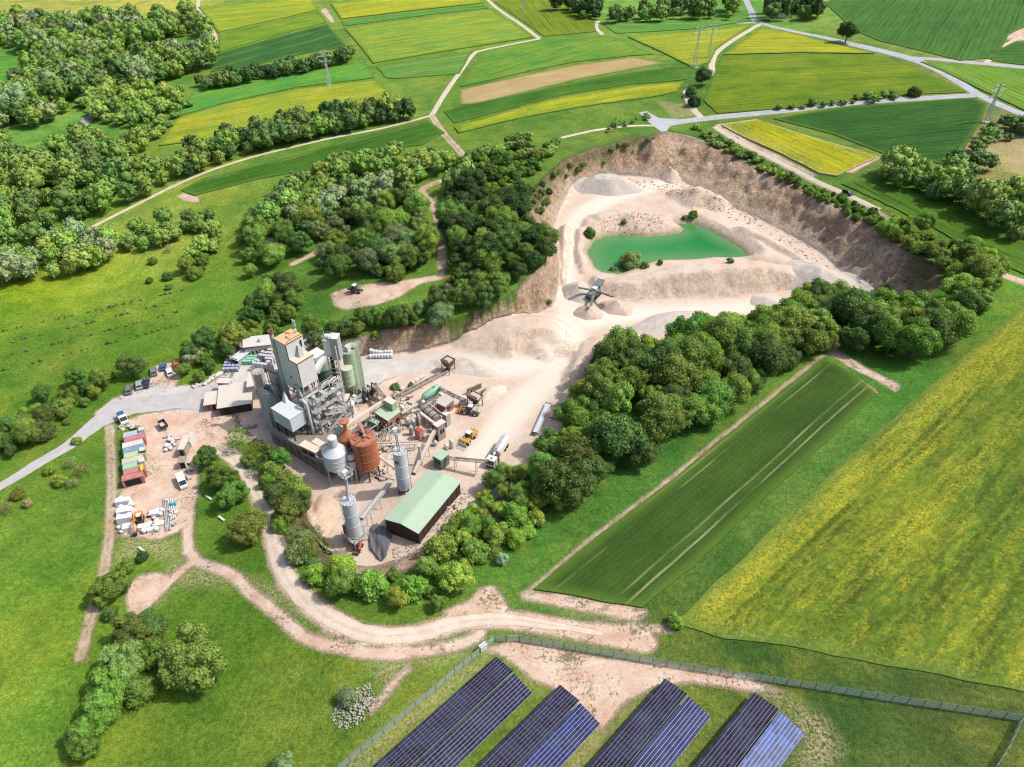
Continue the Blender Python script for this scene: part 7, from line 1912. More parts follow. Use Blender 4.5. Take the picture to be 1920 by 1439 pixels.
M_POST = paint("green_fence_post", alb(120,142,134), .5, 0, .08, .1)
def fence(label, pts, step=2.5, h=2.0, gate=None):
    q = densify(W(pts)[:, :2], step, False); T = Thing("fence", (*q[len(q) // 2], float(gz(*q[len(q) // 2]))), label, "fence")
    for i in range(len(q)):
        g = np.array([q[i, 0], q[i, 1], float(gz(*q[i]))])
        b = T.mb(); b.bar(g - ZU * .3, g + ZU * (h + .08), .09); T.part(b, "post", M_POST)
        if i:
            b = T.mb(); a_ = np.array([*q[i - 1], float(gz(*q[i - 1]))]); d = (g - a_); d /= np.linalg.norm(d)
            b.bar(a_ + ZU * h / 2, g + ZU * h / 2, .02, h - .1); pn = T.part(b, "mesh_panel", M_MESH)
            b = T.mb()
            for zz in (.08, .55, 1.05, 1.55, h - .04): b.bar(a_ + ZU * zz, g + ZU * zz, .035)
            b.build("wire", M_POST, pn)
fence("green wire fence running down the left side of the solar field", [(636,1446),(720,1377),(800,1310),(870,1250),(928,1202)])
fence("short green wire fence panel left of the solar field gate", [(928,1202),(950,1204)])
fence("long green wire fence along the top right of the solar field", [(974,1203),(1100,1224),(1300,1258),(1500,1288),(1700,1320),(1912,1352)])
fence("green wire fence turning down at the right edge", [(1912,1352),(1890,1400),(1862,1446)])
T = Thing("gate", at(962, 1206), "double wire gate between the fences at the top of the solar field", "gate")
g0, g1 = at(950, 1204), at(974, 1203); gm = (g0 + g1) / 2
for a_, c_ in ((g0, gm), (gm, g1)):
    d = (c_ - a_); b = T.mb(); a2 = a_ + d * .06; c2 = c_ - d * .06
    b.bar(a2 + ZU * .15, c2 + ZU * .15, .07); b.bar(a2 + ZU * 1.95, c2 + ZU * 1.95, .07); b.bar(a2 + ZU * .15, a2 + ZU * 1.95, .07); b.bar(c2 + ZU * .15, c2 + ZU * 1.95, .07); lf = T.part(b, "gate_leaf", M_STEEL)
    b = T.mb(); b.bar(a2 + ZU * 1.05, c2 + ZU * 1.05, .02, 1.75); b.build("mesh_panel", M_MESH, lf)
for g in (g0, g1):
    b = T.mb(); b.bar(g - ZU * .3, g + ZU * 2.2, .16); T.part(b, "gate_post", M_POST)
T = Thing("switch_box", at(905, 1216), "white electrical cabinet standing at the fence corner", "cabinet"); q = at(906, 1218)
b = T.mb(); b.box(q + ZU * .8, (1.5, .7, 1.5), .7); T.part(b, "casing", M_WHITE)
b = T.mb(); b.box(q + ZU * 1.58, (1.6, .8, .1), .7); T.part(b, "roof", M_BLUEW)

# ---- pylons
M_PYL = paint("pale_zinc", alb(222, 226, 224), .5, 0, .08, 0)
def pylon(px, py, h, w, label):
    q = at(px, py); T = Thing("pylon", q, label, "pylon"); a0 = .5
    for k in range(4):
        a = a0 + k * math.pi / 2; a2 = a + math.pi / 2
        f = np.array([math.cos(a), math.sin(a), 0]); f2 = np.array([math.cos(a2), math.sin(a2), 0])
        b = T.mb(); b.bar(q + f * w - ZU * .3, q + f * w * .32 + ZU * h * .68, .17); b.bar(q + f * w * .32 + ZU * h * .68, q + f * .15 + ZU * h, .14); T.part(b, "leg", M_PYL)
        b = T.mb()
        for i in range(7):
            z0, z1 = h * i / 8, h * (i + 1) / 8
            w0 = w * (1 - z0 / h * .98); w1 = w * (1 - z1 / h * .98)
            b.bar(q + f * w0 + ZU * z0, q + f2 * w1 + ZU * z1, .07); b.bar(q + f2 * w0 + ZU * z0, q + f * w1 + ZU * z1, .07)
        T.part(b, "bracing", M_PYL)
    d = rot2(math.radians(20))
    for z, l in ((.68, 3.4), (.82, 4.2), (.94, 2.8)):
        b = T.mb(); b.bar(q - d * l + ZU * h * z, q + d * l + ZU * h * z, .2); b.bar(q - d * l + ZU * h * z, q + ZU * (h * z + .9), .1); b.bar(q + d * l + ZU * h * z, q + ZU * (h * z + .9), .1); T.part(b, "cross_arm", M_PYL)
        for s in (-1, 1):
            b = T.mb(); b.bar(q + d * l * s + ZU * h * z, q + d * l * s + ZU * (h * z - 1.0), .12); T.part(b, "insulator", M_DSTEEL)
    b = T.mb(); box_uvz(b, q - U * w * 1.1 - V * w * 1.1 - ZU * .2, w * 2.2, w * 2.2, .5); T.part(b, "footing", M_FLAT)
pylon(617, 161, 19, 1.3, "lattice pylon on the edge of the left yellow field"); pylon(1302, 126, 21, 1.5, "larger lattice pylon beside the gravel lane"); pylon(1328, 110, 18, 1.0, "fainter lattice pylon right behind the larger one"); pylon(1848, 230, 16.5, 1.2, "lattice pylon at the right edge by the road"); pylon(980, 22, 15, 1.0, "small lattice pylon in the striped field at the top edge")
# ================================================================== vegetation
def leaf_material(name):
    t = NT(name)
    oi = t.n("ShaderNodeObjectInfo")
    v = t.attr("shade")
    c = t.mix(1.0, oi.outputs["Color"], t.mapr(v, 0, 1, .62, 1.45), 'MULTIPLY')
    hs = t.n("ShaderNodeHueSaturation")
    t.put(hs.inputs["Hue"], t.m('MULTIPLY_ADD', oi.outputs["Random"], .035, .4825))
    t.put(hs.inputs["Value"], t.m('MULTIPLY_ADD', oi.outputs["Random"], .35, .84))
    t.put(hs.inputs["Color"], c)
    d = t.n("ShaderNodeBsdfPrincipled"); t.put(d.inputs["Base Color"], hs.outputs[0])
    d.inputs["Roughness"].default_value = .6; d.inputs["Specular IOR Level"].default_value = .25
    tr = t.n("ShaderNodeBsdfTranslucent")
    t.put(tr.inputs["Color"], t.mix(1.0, hs.outputs[0], (1.1, 1.25, .6, 1), 'MULTIPLY'))
    ms = t.n("ShaderNodeMixShader"); ms.inputs[0].default_value = .36
    t.t.links.new(d.outputs[0], ms.inputs[1]); t.t.links.new(tr.outputs[0], ms.inputs[2])
    t.t.links.new(ms.outputs[0], t.out.inputs[0])
    return t.mat
M_LEAF = leaf_material("leaf")
M_BARK = paint("bark", (.09, .07, .05), .9, 0, .3, 0)

def crown_arrays(seed, R=4.0, H=8.0, base=.28, lobes=22, per=130, card=.5, lobe_r=.36, spread=1.0, droop=0.0, core=True, ragged=.25):
    """foliage as lobes of small leaf clumps: arrays (verts, quads, tris, shade)"""
    rg = np.random.default_rng(seed)
    wob = (rg.uniform(.08, .22), rg.uniform(.05, .16), rg.uniform(0, 6), rg.uniform(0, 6))
    zc = H * (base + 1) / 2; rz = H * (1 - base) / 2
    L = []
    for i in range(lobes):
        u = (i + .5) / lobes
        cz = 1 - 1.75 * u + rg.normal(0, .06)                # from the top to below the waist
        cz = np.clip(cz, -.85, 1); rr = math.sqrt(max(0, 1 - cz * cz))
        a = i * 2.39996 + rg.normal(0, .35)
        k = (1 - lobe_r * .75) * rg.uniform(1 - ragged, 1.06)
        k *= 1 + wob[0] * math.sin(2 * a + wob[2]) + wob[1] * math.sin(3 * a + wob[3] + cz)
        L.append((rr * math.cos(a) * R * k * spread, rr * math.sin(a) * R * k * spread, zc + cz * rz * k, R * lobe_r * rg.uniform(.7, 1.25)))
    V = []; Q = []; S = []; T = []; TS = []
    for (x, y, z, r) in L:
        n = max(12, int(per * (r / (R * lobe_r)) ** 2))
        d = rg.normal(size=(n, 3)); d[:, 2] += .35; d /= np.linalg.norm(d, axis=1)[:, None]
        out = np.c_[np.full(n, x), np.full(n, y), (np.full(n, z) - zc) * R / max(rz, .1)] ; out /= np.linalg.norm(out, axis=1)[:, None] + 1e-6
        keep = (d * out).sum(1) > -.55
        d = d[keep]; n = len(d)
        rad = r * rg.uniform(.86, 1.16, n)
        c = np.array([x, y, z]) + d * rad[:, None] * np.array([1, 1, .92])
        c[:, 2] -= droop * np.maximum(0, np.hypot(c[:, 0], c[:, 1]) - R * .4) * .6
        c[:, 2] = np.maximum(c[:, 2], .15)
        nn = d + rg.normal(0, .55, (n, 3)) + np.array([0, 0, .2]); nn /= np.linalg.norm(nn, axis=1)[:, None]
        ref = rg.normal(size=(n, 3)); e1 = np.cross(nn, ref); e1 /= np.linalg.norm(e1, axis=1)[:, None] + 1e-9; e2 = np.cross(nn, e1)
        s = card * rg.uniform(.55, 1.25, n)[:, None]; s2 = s * rg.uniform(.5, .95, n)[:, None]
        k0 = sum(len(q) for q in V)
        bend = nn * s * .22
        V.append(np.stack([c - e1 * s * .5 - bend, c - e2 * s2 * .5, c + e1 * s * .5 - bend, c + e2 * s2 * .5], 1).reshape(-1, 3))
        Q.append(np.arange(4 * n).reshape(-1, 4) + k0)
        S.append(np.clip(rg.normal(.5, .2, n) + .12 * rg.normal() + .1 * (c[:, 2] - zc) / rz, 0, 1))  # random leaf tone, plus brighter crown tops: light put into the colour
        if core:
            k1 = sum(len(q) for q in V)
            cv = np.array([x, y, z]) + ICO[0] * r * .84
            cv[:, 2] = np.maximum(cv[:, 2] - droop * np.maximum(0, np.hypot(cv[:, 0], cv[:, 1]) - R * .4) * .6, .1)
            V.append(cv); T.append(ICO[1] + k1); TS.append(np.full(20, .42))  # cores toned darker than the leaves: inner shade put into the colour
    if core:
        k1 = sum(len(q) for q in V)
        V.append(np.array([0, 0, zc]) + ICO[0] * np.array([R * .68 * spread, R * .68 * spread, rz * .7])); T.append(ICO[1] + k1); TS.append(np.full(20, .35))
    return np.concatenate(V), np.concatenate(Q), (np.concatenate(T) if T else np.zeros((0, 3), int)), np.concatenate(S), (np.concatenate(TS) if TS else np.zeros(0))

def mesh_arrays(name, V, Q, T, S, TS, mat):
    me = bpy.data.meshes.new(name)
    me.vertices.add(len(V)); me.vertices.foreach_set("co", V.astype(np.float32).ravel())
    nl = Q.size + T.size
    me.loops.add(nl); me.loops.foreach_set("vertex_index", np.r_[Q.ravel(), T.ravel()].astype(np.int32))
    me.polygons.add(len(Q) + len(T))
    me.polygons.foreach_set("loop_start", np.r_[np.arange(len(Q)) * 4, Q.size + np.arange(len(T)) * 3].astype(np.int32))
    me.update(calc_edges=True)
    a = me.attributes.new("shade", 'FLOAT', 'FACE'); a.data.foreach_set("value", np.r_[S, TS].astype(np.float32))
    me.materials.append(mat)
    return me
def trunk_mesh(name, H, R, seed):
    rg = random.Random(seed); b = MB()
    lean = (rg.uniform(-.2, .2), rg.uniform(-.2, .2))
    b.tube([(0, 0, -.4), (lean[0] * .3, lean[1] * .3, H * .25), (lean[0], lean[1], H * .5), (lean[0], lean[1], H * .72)], [H * .035, H * .026, H * .019, H * .008], 7)
    for k in range(5):
        a = k * 1.257 + rg.uniform(-.3, .3); z = H * rg.uniform(.24, .42)
        b.tube([(lean[0] * .4, lean[1] * .4, z), (math.cos(a) * R * .34, math.sin(a) * R * .34, z + H * .14), (math.cos(a) * R * .66, math.sin(a) * R * .66, z + H * .24)], [H * .015, H * .01, H * .005], 5)
    me = bpy.data.meshes.new(name); me.from_pydata(b.v, [], b.f); me.polygons.foreach_set("use_smooth", b.smooth); me.materials.append(M_BARK)
    return me
PROTO = {}
def proto(kind, i, **kw):
    PROTO.setdefault(kind, []).append((mesh_arrays("crown", *crown_arrays(100 + len(PROTO) * 37 + i * 7, **kw), M_LEAF), trunk_mesh("trunk", kw["H"], kw["R"], i + 3), kw["R"], kw["H"]))
for i in range(6):
    proto("broad", i, R=4.0, H=8.0, base=.22, lobes=19 + 3 * i, per=215 - 8 * i, card=.43, lobe_r=.41 - .025 * i, ragged=.24 + .05 * i)
for i in range(3):
    proto("grand", i, R=6.0, H=9.0, base=.08, lobes=46 + 4 * i, per=210, card=.5, lobe_r=.23, ragged=.34)
for i in range(3):
    proto("willow", i, R=4.0, H=7.5, base=.1, lobes=26, per=170, card=.38, lobe_r=.30, droop=.35, ragged=.3)
for i in range(5):
    proto("shrub", i, R=4.0, H=5.2, base=-.25, lobes=18 + 2 * i, per=150, card=.54, lobe_r=.38, spread=1.0, ragged=.4)
for i in range(2):
    proto("tall", i, R=2.4, H=9.5, base=.12, lobes=20, per=90, card=.48, lobe_r=.5, ragged=.2)
for i in range(3):
    proto("sparse", i, R=4.0, H=6.5, base=.1, lobes=20, per=46, card=.5, lobe_r=.34, core=False, ragged=.5)
for i in range(3):
    PROTO.setdefault("sapling", []).append((mesh_arrays("foliage", *crown_arrays(900 + i, R=.5, H=1.1, base=.1, lobes=7, per=9, card=.3, lobe_r=.45), M_LEAF), trunk_mesh("stem", 1.1, .5, i), .5, 1.1))

TONE = {"dark": (84, 108, 52), "mid": (104, 130, 56), "light": (122, 146, 64), "grey": (116, 134, 88), "olive": (110, 124, 56), "deep": (60, 86, 44), "lime": (134, 158, 62), "straw": (136, 134, 94), "silver": (146, 164, 132), "glade": (122, 148, 74)}
ADJ = {"dark": "dark green", "mid": "mid green", "light": "light green", "grey": "grey green", "olive": "olive green", "deep": "very dark", "lime": "yellow green", "straw": "straw grey", "silver": "silvery", "glade": "pale green"}
KF = 1.72
def tone(names, rg):
    n = names if isinstance(names, str) else rg.choice(names)
    c = alb(*TONE[n]); tone.last = n
    j = [rg.uniform(.86, 1.14) for _ in range(3)]
    return tuple(min(.9, c[q] * KF * j[q] ** (.5 if q == 1 else 1)) for q in range(3)) + (1.0,)

PLANTS = []        # (dist, kind, x, y, R, H, colour, name, label, category, group)
rg = random.Random(5)
def plant(px, py, R, kind="broad", col="mid", h=None, label=None, cat="tree", group=None, name=None, top=True):
    """one plant whose crown centre shows at the pixel"""
    h = h or {"broad": 2.0, "grand": 1.5, "willow": 1.9, "shrub": 1.3, "tall": 3.9, "sparse": 1.6}[kind] * R
    w = at(px, py, h * .5 if top else 0)
    PLANTS.append([math.hypot(w[0], w[1]), kind, w[0], w[1], R, h, tone(col, rg), name or cat, label, cat, group])
def stand(poly, kinds, cols, R, spacing, label, group, cat="tree", hr=None, jit=.42, maxn=999, name=None, clump=False):
    """scatter plants over the ground whose canopy fills the polygon"""
    hh = (hr or 1.9) * R
    w = W(poly, hh * .5)[:, :2]
    x0, y0 = w.min(0); x1, y1 = w.max(0)
    pts = []
    tries = int((x1 - x0) * (y1 - y0) / spacing ** 2 * 14) + 40
    xs = np.array([rg.uniform(x0, x1) for _ in range(tries)]); ys = np.array([rg.uniform(y0, y1) for _ in range(tries)])
    ok = inside(xs, ys, w)
    if clump: ok &= fbm(xs / 12.0, ys / 12.0, 61, 3) > (-.05 if clump is True else clump)
    for x, y in zip(xs[ok], ys[ok]):
        if blocked(x, y, hh, R): continue
        if all((x - a) ** 2 + (y - b) ** 2 > spacing ** 2 for a, b in pts):
            pts.append((x, y))
            if len(pts) >= maxn: break
    ax = np.array(pts); ax0 = ax.mean(0); ev = np.linalg.eigh(np.cov((ax - ax0).T))[1][:, 1] if len(pts) > 2 else np.array([1.0, 0])
    if ev[0] < 0: ev = -ev
    al = (ax - ax0) @ ev; ac = (ax - ax0) @ np.array([-ev[1], ev[0]])
    def third(v, arr, names):
        lo, hi = arr.min(), arr.max(); f = (v - lo) / (hi - lo + 1e-6)
        return names[min(len(names) - 1, int(f * len(names)))]
    for (x, y), l_, c_ in zip(pts, al, ac):
        r = R * rg.uniform(1 - jit, 1 + jit)
        k = kinds if isinstance(kinds, str) else rg.choice(kinds)
        h = hr * r if hr else {"broad": 2.0, "willow": 1.9, "shrub": 1.3, "tall": 3.4, "sparse": 1.6}[k] * r
        if k == "tall": r *= .6
        tc = tone(cols, rg); big = r / R
        lab = "%s%s %s, %s %s of %s" % ("large " if big > 1.1 else "small " if big < .9 else "", ADJ[tone.last], cat, third(c_, ac, ("near side,", "inside,", "far side,") if len(pts) > 12 else ("",)), third(l_, al, ("left end", "left part", "middle", "right part", "right end") if len(pts) > 20 else ("left part", "middle", "right part")), label)
        PLANTS.append([math.hypot(x, y), k, x, y, r, h, tc, name or cat, " ".join(lab.split()).replace(", ,", ",").replace(",,", ","), cat, group])

CLEAR = [(smooth_line(W(q)[:, :2], 4.0), hw) for q, hw in (([(832,512),(830,500),(826,450),(818,395),(792,362),(800,350),(825,340)], 2.2), ([(520,520),(550,495),(585,478),(600,470)], 1.6), ([(160,432),(240,392),(330,347),(400,318),(480,293),(600,264),(720,240),(808,217)], 1.2), ([(230,100),(365,72)], 4.0), ([(640,562),(700,556),(760,545),(815,522)], 4.5))]
def blocked(x, y, h, R):
    d = math.hypot(x, y); c = d / (HC - 8.0)
    k = np.linspace(0, 1, 5) * .75 * h * c
    qx = x + x / d * k; qy = y + y / d * k
    return any((dist_line(qx, qy, ln).min() < hw + R * .45) for ln, hw in CLEAR)
B3 = ["broad", "broad", "broad", "willow"]
stand([(1012,868),(1062,800),(1092,735),(1122,690),(1180,642),(1230,652),(1300,627),(1400,602),(1490,564),(1558,566),(1568,600),(1556,636),(1500,652),(1440,690),(1380,738),(1320,770),(1250,818),(1180,868),(1115,915),(1050,938),(1005,915)],
      B3, ["mid","dark","mid","light"], 4.6, 5.2, "the belt above the dark crop", "trees of the belt below the quarry")
stand([(890,940),(942,898),(1002,880),(1050,940),(1000,985),(935,1022),(885,1065),(822,1130),(765,1130),(690,1112),(610,1095),(585,1072),(640,1068),(700,1088),(760,1064),(822,1022)],
      ["shrub","broad"], ["mid","light","lime"], 2.6, 3.7, "the bank below the green hall", "bushes on the bank by the hall", "bush")
stand([(1568,572),(1620,582),(1680,582),(1722,586),(1765,564),(1800,536),(1850,492),(1884,502),(1880,536),(1842,566),(1792,606),(1732,656),(1692,666),(1622,648),(1572,622)],
      B3, ["mid","dark","light"], 4.3, 5.6, "the clump at the quarry's east end", "trees at the east end of the quarry")
stand([(1302,234),(1345,252),(1440,302),(1510,337),(1600,373),(1650,400),(1660,430),(1594,398),(1504,350),(1435,319),(1381,289),(1330,264)], ["shrub"], ["mid","dark","light"], 1.5, 2.5,
      "the rim above the brown wall", "bushes along the pit rim", "bush")
stand([(1625,400),(1690,404),(1790,444),(1884,492),(1872,520),(1795,518),(1760,494),(1700,450)], ["shrub","broad"], ["light","lime","mid"], 2.7, 4.0,
      "the thicket on the east rim", "shrubs on the east rim", "bush")
stand([(1660,306),(1690,294),(1740,312),(1790,324),(1850,348),(1935,352),(1935,446),(1862,410),(1792,377),(1722,348),(1668,328)], B3, ["dark","mid","light"], 4.4, 5.6,
      "the thicket beside the striped field", "trees in the thicket at the right edge")
stand([(1790,306),(1828,262),(1850,238),(1882,226),(1935,222),(1935,250),(1872,250),(1842,278),(1842,318),(1802,334)], ["broad","shrub"], ["dark","mid"], 3.6, 5.4,
      "the ring round the stony clearing", "trees around the stony clearing")
stand([(822,346),(880,330),(930,354),(970,398),(1008,432),(1032,462),(1018,498),(960,528),(892,518),(848,500),(842,440),(832,392)], ["broad"], ["dark","deep","mid"], 4.1, 4.9,
      "the dark wood by the quarry", "trees of the dark wood")
stand([(757,545),(800,526),(850,514),(900,522),(950,538),(900,578),(850,598),(800,606),(752,598)], ["broad","willow","broad"], ["mid","dark","grey"], 3.6, 4.9,
      "the grove above the pink cutting", "trees above the cutting")
stand([(585,618),(640,594),(700,584),(750,590),(788,604),(720,618),(660,632),(602,648),(580,642)], ["broad","shrub"], ["dark","mid"], 2.6, 3.6,
      "the hedge behind the green silos", "bushes of the hedge on the cutting", "bush")
stand([(446,430),(500,384),(560,336),(640,306),(700,314),(760,334),(806,372),(812,440),(798,498),(742,512),(690,500),(640,518),(602,500),(562,480),(502,500),(462,516)], ["broad","willow","broad","shrub"], ["mid","light","dark","grey"], 3.7, 5.4,
      "the mixed wood left of the path", "trees of the mixed wood", clump=-.3)
stand([(562,328),(650,288),(720,282),(800,282),(850,292),(830,328),(782,338),(700,312)], ["shrub","broad"], ["mid","light"], 2.8, 4.6,
      "the mixed wood's top fringe", "trees at the top of the mixed wood")
stand([(852,304),(902,278),(960,262),(1048,264),(1000,328),(980,376),(942,342),(892,312)], ["shrub","shrub","broad"], ["mid","light","dark"], 1.9, 2.5,
      "the scrub left of the pit", "scrub on the slope", "bush", jit=.5, clump=True)
stand([(394,644),(432,604),(482,554),(530,524),(558,560),(542,598),(502,618),(472,638),(446,654),(402,690),(372,712),(350,712),(340,690),(352,664)], ["broad","shrub","broad"], ["mid","dark","light"], 3.0, 4.0,
      "the row behind the plant", "trees of the row behind the plant")
stand([(-10,795),(60,752),(120,722),(200,692),(214,702),(170,742),(120,782),(60,832),(-10,852)], ["shrub","broad"], ["mid","dark","light"], 2.3, 3.4,
      "the hedge along the access road", "bushes of the roadside hedge", "bush")
stand([(-20,278),(60,284),(120,274),(200,304),(280,314),(332,302),(340,338),(300,360),(220,388),(130,420),(60,440),(-20,446)], B3, ["dark","mid","mid"], 5.0, 6.6,
      "the left wood above the track", "trees of the left wood", clump=-.3)
stand([(335,296),(400,262),(450,244),(500,232),(600,216),(700,202),(782,206),(742,234),(650,254),(560,268),(480,284),(400,308),(342,330)], ["broad"], ["dark","deep","mid"], 4.3, 4.8,
      "the row below the yellow field", "trees of the row by the track")
stand([(-10,466),(60,474),(110,446),(180,434),(208,452),(190,488),(100,508),(-10,520)], B3, ["mid","grey","light"], 4.0, 5.4, "the clump below the farm track", "trees of the left clump")
stand([(222,444),(260,424),(330,404),(380,394),(398,404),(380,420),(300,450),(232,468)], ["broad","shrub"], ["mid","dark"], 3.0, 4.4, "the hedge between the left meadows", "trees of the meadow hedge")
stand([(367,452),(396,432),(410,442),(390,488),(360,514),(347,502)], ["shrub","broad"], ["mid","light"], 2.4, 3.6, "the short row in the meadow", "trees of the short meadow row")
stand([(-10,34),(60,34),(150,44),(250,34),(350,22),(398,62),(398,110),(330,130),(272,148),(202,132),(132,180),(102,208),(60,222),(-10,222),(-10,166),(40,134),(76,112),(40,84),(-10,74)], B3, ["mid","dark","grey","mid"], 5.4, 7.4,
      "the wood in the top left", "trees of the top left wood", clump=-.22)
stand([(152,176),(230,154),(300,162),(330,182),(300,208),(252,228),(192,218),(152,202)], ["broad","shrub"], ["mid","light"], 3.6, 6.0, "the trees above the left clearing", "trees around the clearing")
stand([(134,244),(230,262),(266,262),(232,296),(152,288)], ["broad"], ["dark","mid"], 3.8, 6.2, "the trees below the left clearing", "trees below the clearing")
stand([(256,204),(326,184),(340,156),(356,190),(302,248),(272,278),(258,250)], ["shrub","broad"], ["light","mid"], 2.6, 6.5, "the scatter left of the field", "scattered small trees")
stand([(366,152),(480,128),(560,117),(658,97),(662,107),(560,130),(480,144),(382,164)], ["broad"], ["dark","deep"], 3.2, 4.6, "the hedge between two upper fields", "trees of the upper hedge")
stand([(1042,6),(1120,2),(1128,24),(1100,28)], ["broad"], ["deep","dark"], 4.6, 7.0, "the grove at the top edge", "trees of the top grove")
stand([(1146,14),(1370,2),(1374,26),(1146,32)], ["broad"], ["dark","mid"], 4.4, 9.0, "the line along the top edge", "trees in the top meadow")
stand([(1428,12),(1530,2),(1540,26),(1432,28)], ["broad","tall"], ["deep","dark"], 4.6, 6.6, "the copse by the white containers", "trees of the far copse")
stand([(1446,198),(1560,188),(1676,172),(1678,180),(1560,194),(1448,205)], ["shrub"], ["dark","mid"], 1.9, 4.0, "the hedge above the far road", "bushes by the far road", "bush")
stand([(1130,236),(1210,212),(1222,220),(1140,244)], ["shrub"], ["mid"], 1.5, 4.0, "the hedge above the white path", "bushes by the white path", "bush")
stand([(440,824),(480,822),(530,862),(558,920),(566,958),(540,972),(512,936),(492,890),(452,850)], ["shrub","broad","sparse"], ["mid","dark","olive"], 2.7, 3.6,
      "the strip below the plant wall", "bushes by the plant wall", "bush")
stand([(548,984),(602,1030),(592,1056),(552,1028)], ["sparse","shrub"], ["grey","olive"], 2.3, 3.0, "the clump at the road bend", "twiggy bushes by the dirt road", "bush")
stand([(40,820),(110,790),(140,800),(60,840)], ["shrub"], ["mid","light"], 1.4, 5.0, "the verge above the access road", "bushes on the verge", "bush")
stand([(985,345),(1018,333),(1060,298),(1110,278),(1170,264),(1232,252),(1236,262),(1172,284),(1112,306),(1064,328),(1032,360),(1016,404),(990,392)], ["shrub"], ["olive","mid","dark"], 1.3, 3.0, "the left rim of the pit", "bushes on the left rim", "bush", jit=.5, clump=-.1)
# single plants
for q in [
 (243,690,3.6,"broad","dark",None,"round dark tree beside the car park"), (1590,60,5.6,"broad","dark",None,"large lone tree by the far road fork"),
 (1318,146,4.2,"broad","deep",None,"dark round tree at the end of the gravel lane"), (1715,172,3.2,"shrub","dark",None,"dark shrub at the right end of the roadside hedge"),
 (386,858,3.0,"broad","dark",6,"dark tree nearest the yard in the row by the dirt road"), (417,897,3.6,"grand","mid",6.4,"tall green tree in the middle of the row by the dirt road"), (436,928,3.5,"grand","mid",6,"green tree below the middle of the row by the dirt road"),
 (466,990,4.2,"grand","olive",6.4,"round olive green tree above its own shadow near the dirt road"), (524,984,2.2,"shrub","light",None,"small bright green tree at the edge of the dirt road"),
 (362,1238,6.2,"grand","glade",8.6,"largest pale leaved tree in the lower left meadow"), (256,1192,4.6,"grand","olive",6.6,"olive tree left of the large pale tree"), (232,1246,4.8,"grand","glade",6.8,"middle tree of the lower left thicket"),
 (204,1292,4.4,"grand","light",6.4,"pale tree in the lower half of the lower left thicket"), (180,1344,4.2,"grand","mid",5.6,"green tree near the bottom of the lower left thicket"), (154,1388,3.4,"grand","mid",4.4,"lowest bush of the lower left thicket"), (286,1178,3.2,"broad","dark",5.6,"dark tree above the large pale tree"),
 (262,1296,3.2,"shrub","mid",4.0,"low bush in the shade below the large pale tree"), (288,1222,3.0,"shrub","mid",4.6,"bush squeezed between the pale tree and the olive tree"),
 (204,1104,3.8,"grand","mid",5.6,"dense green tree beside the end of the left track"), (236,1062,2.0,"shrub","mid",None,"bush above the dense tree by the left track"), (266,1044,1.5,"shrub","deep",None,"dark spiky bush below the junk yard"), (206,1150,1.7,"shrub","dark",None,"low bush below the dense tree by the left track"),
 (362,664,3.6,"willow","silver",5.6,"silvery tree at the corner of the car park"), (720,470,5.2,"willow","grey",7.5,"big grey green willow in the clearing above the yard"), (645,482,4.2,"broad","deep",6.4,"dark round tree on the lawn left of the willow"), (785,482,3.9,"broad","deep",6.4,"dark tree right of the willow beside the gravel path"),
 (660,352,3.6,"willow","silver",5.6,"pale silvery tree at the top of the mixed wood"), (642,296,3.0,"broad","mid",5.6,"tallest tree sticking out above the mixed wood"),
]:
    plant(q[0], q[1], q[2], q[3], q[4], q[5], q[6], "tree", name="tree")
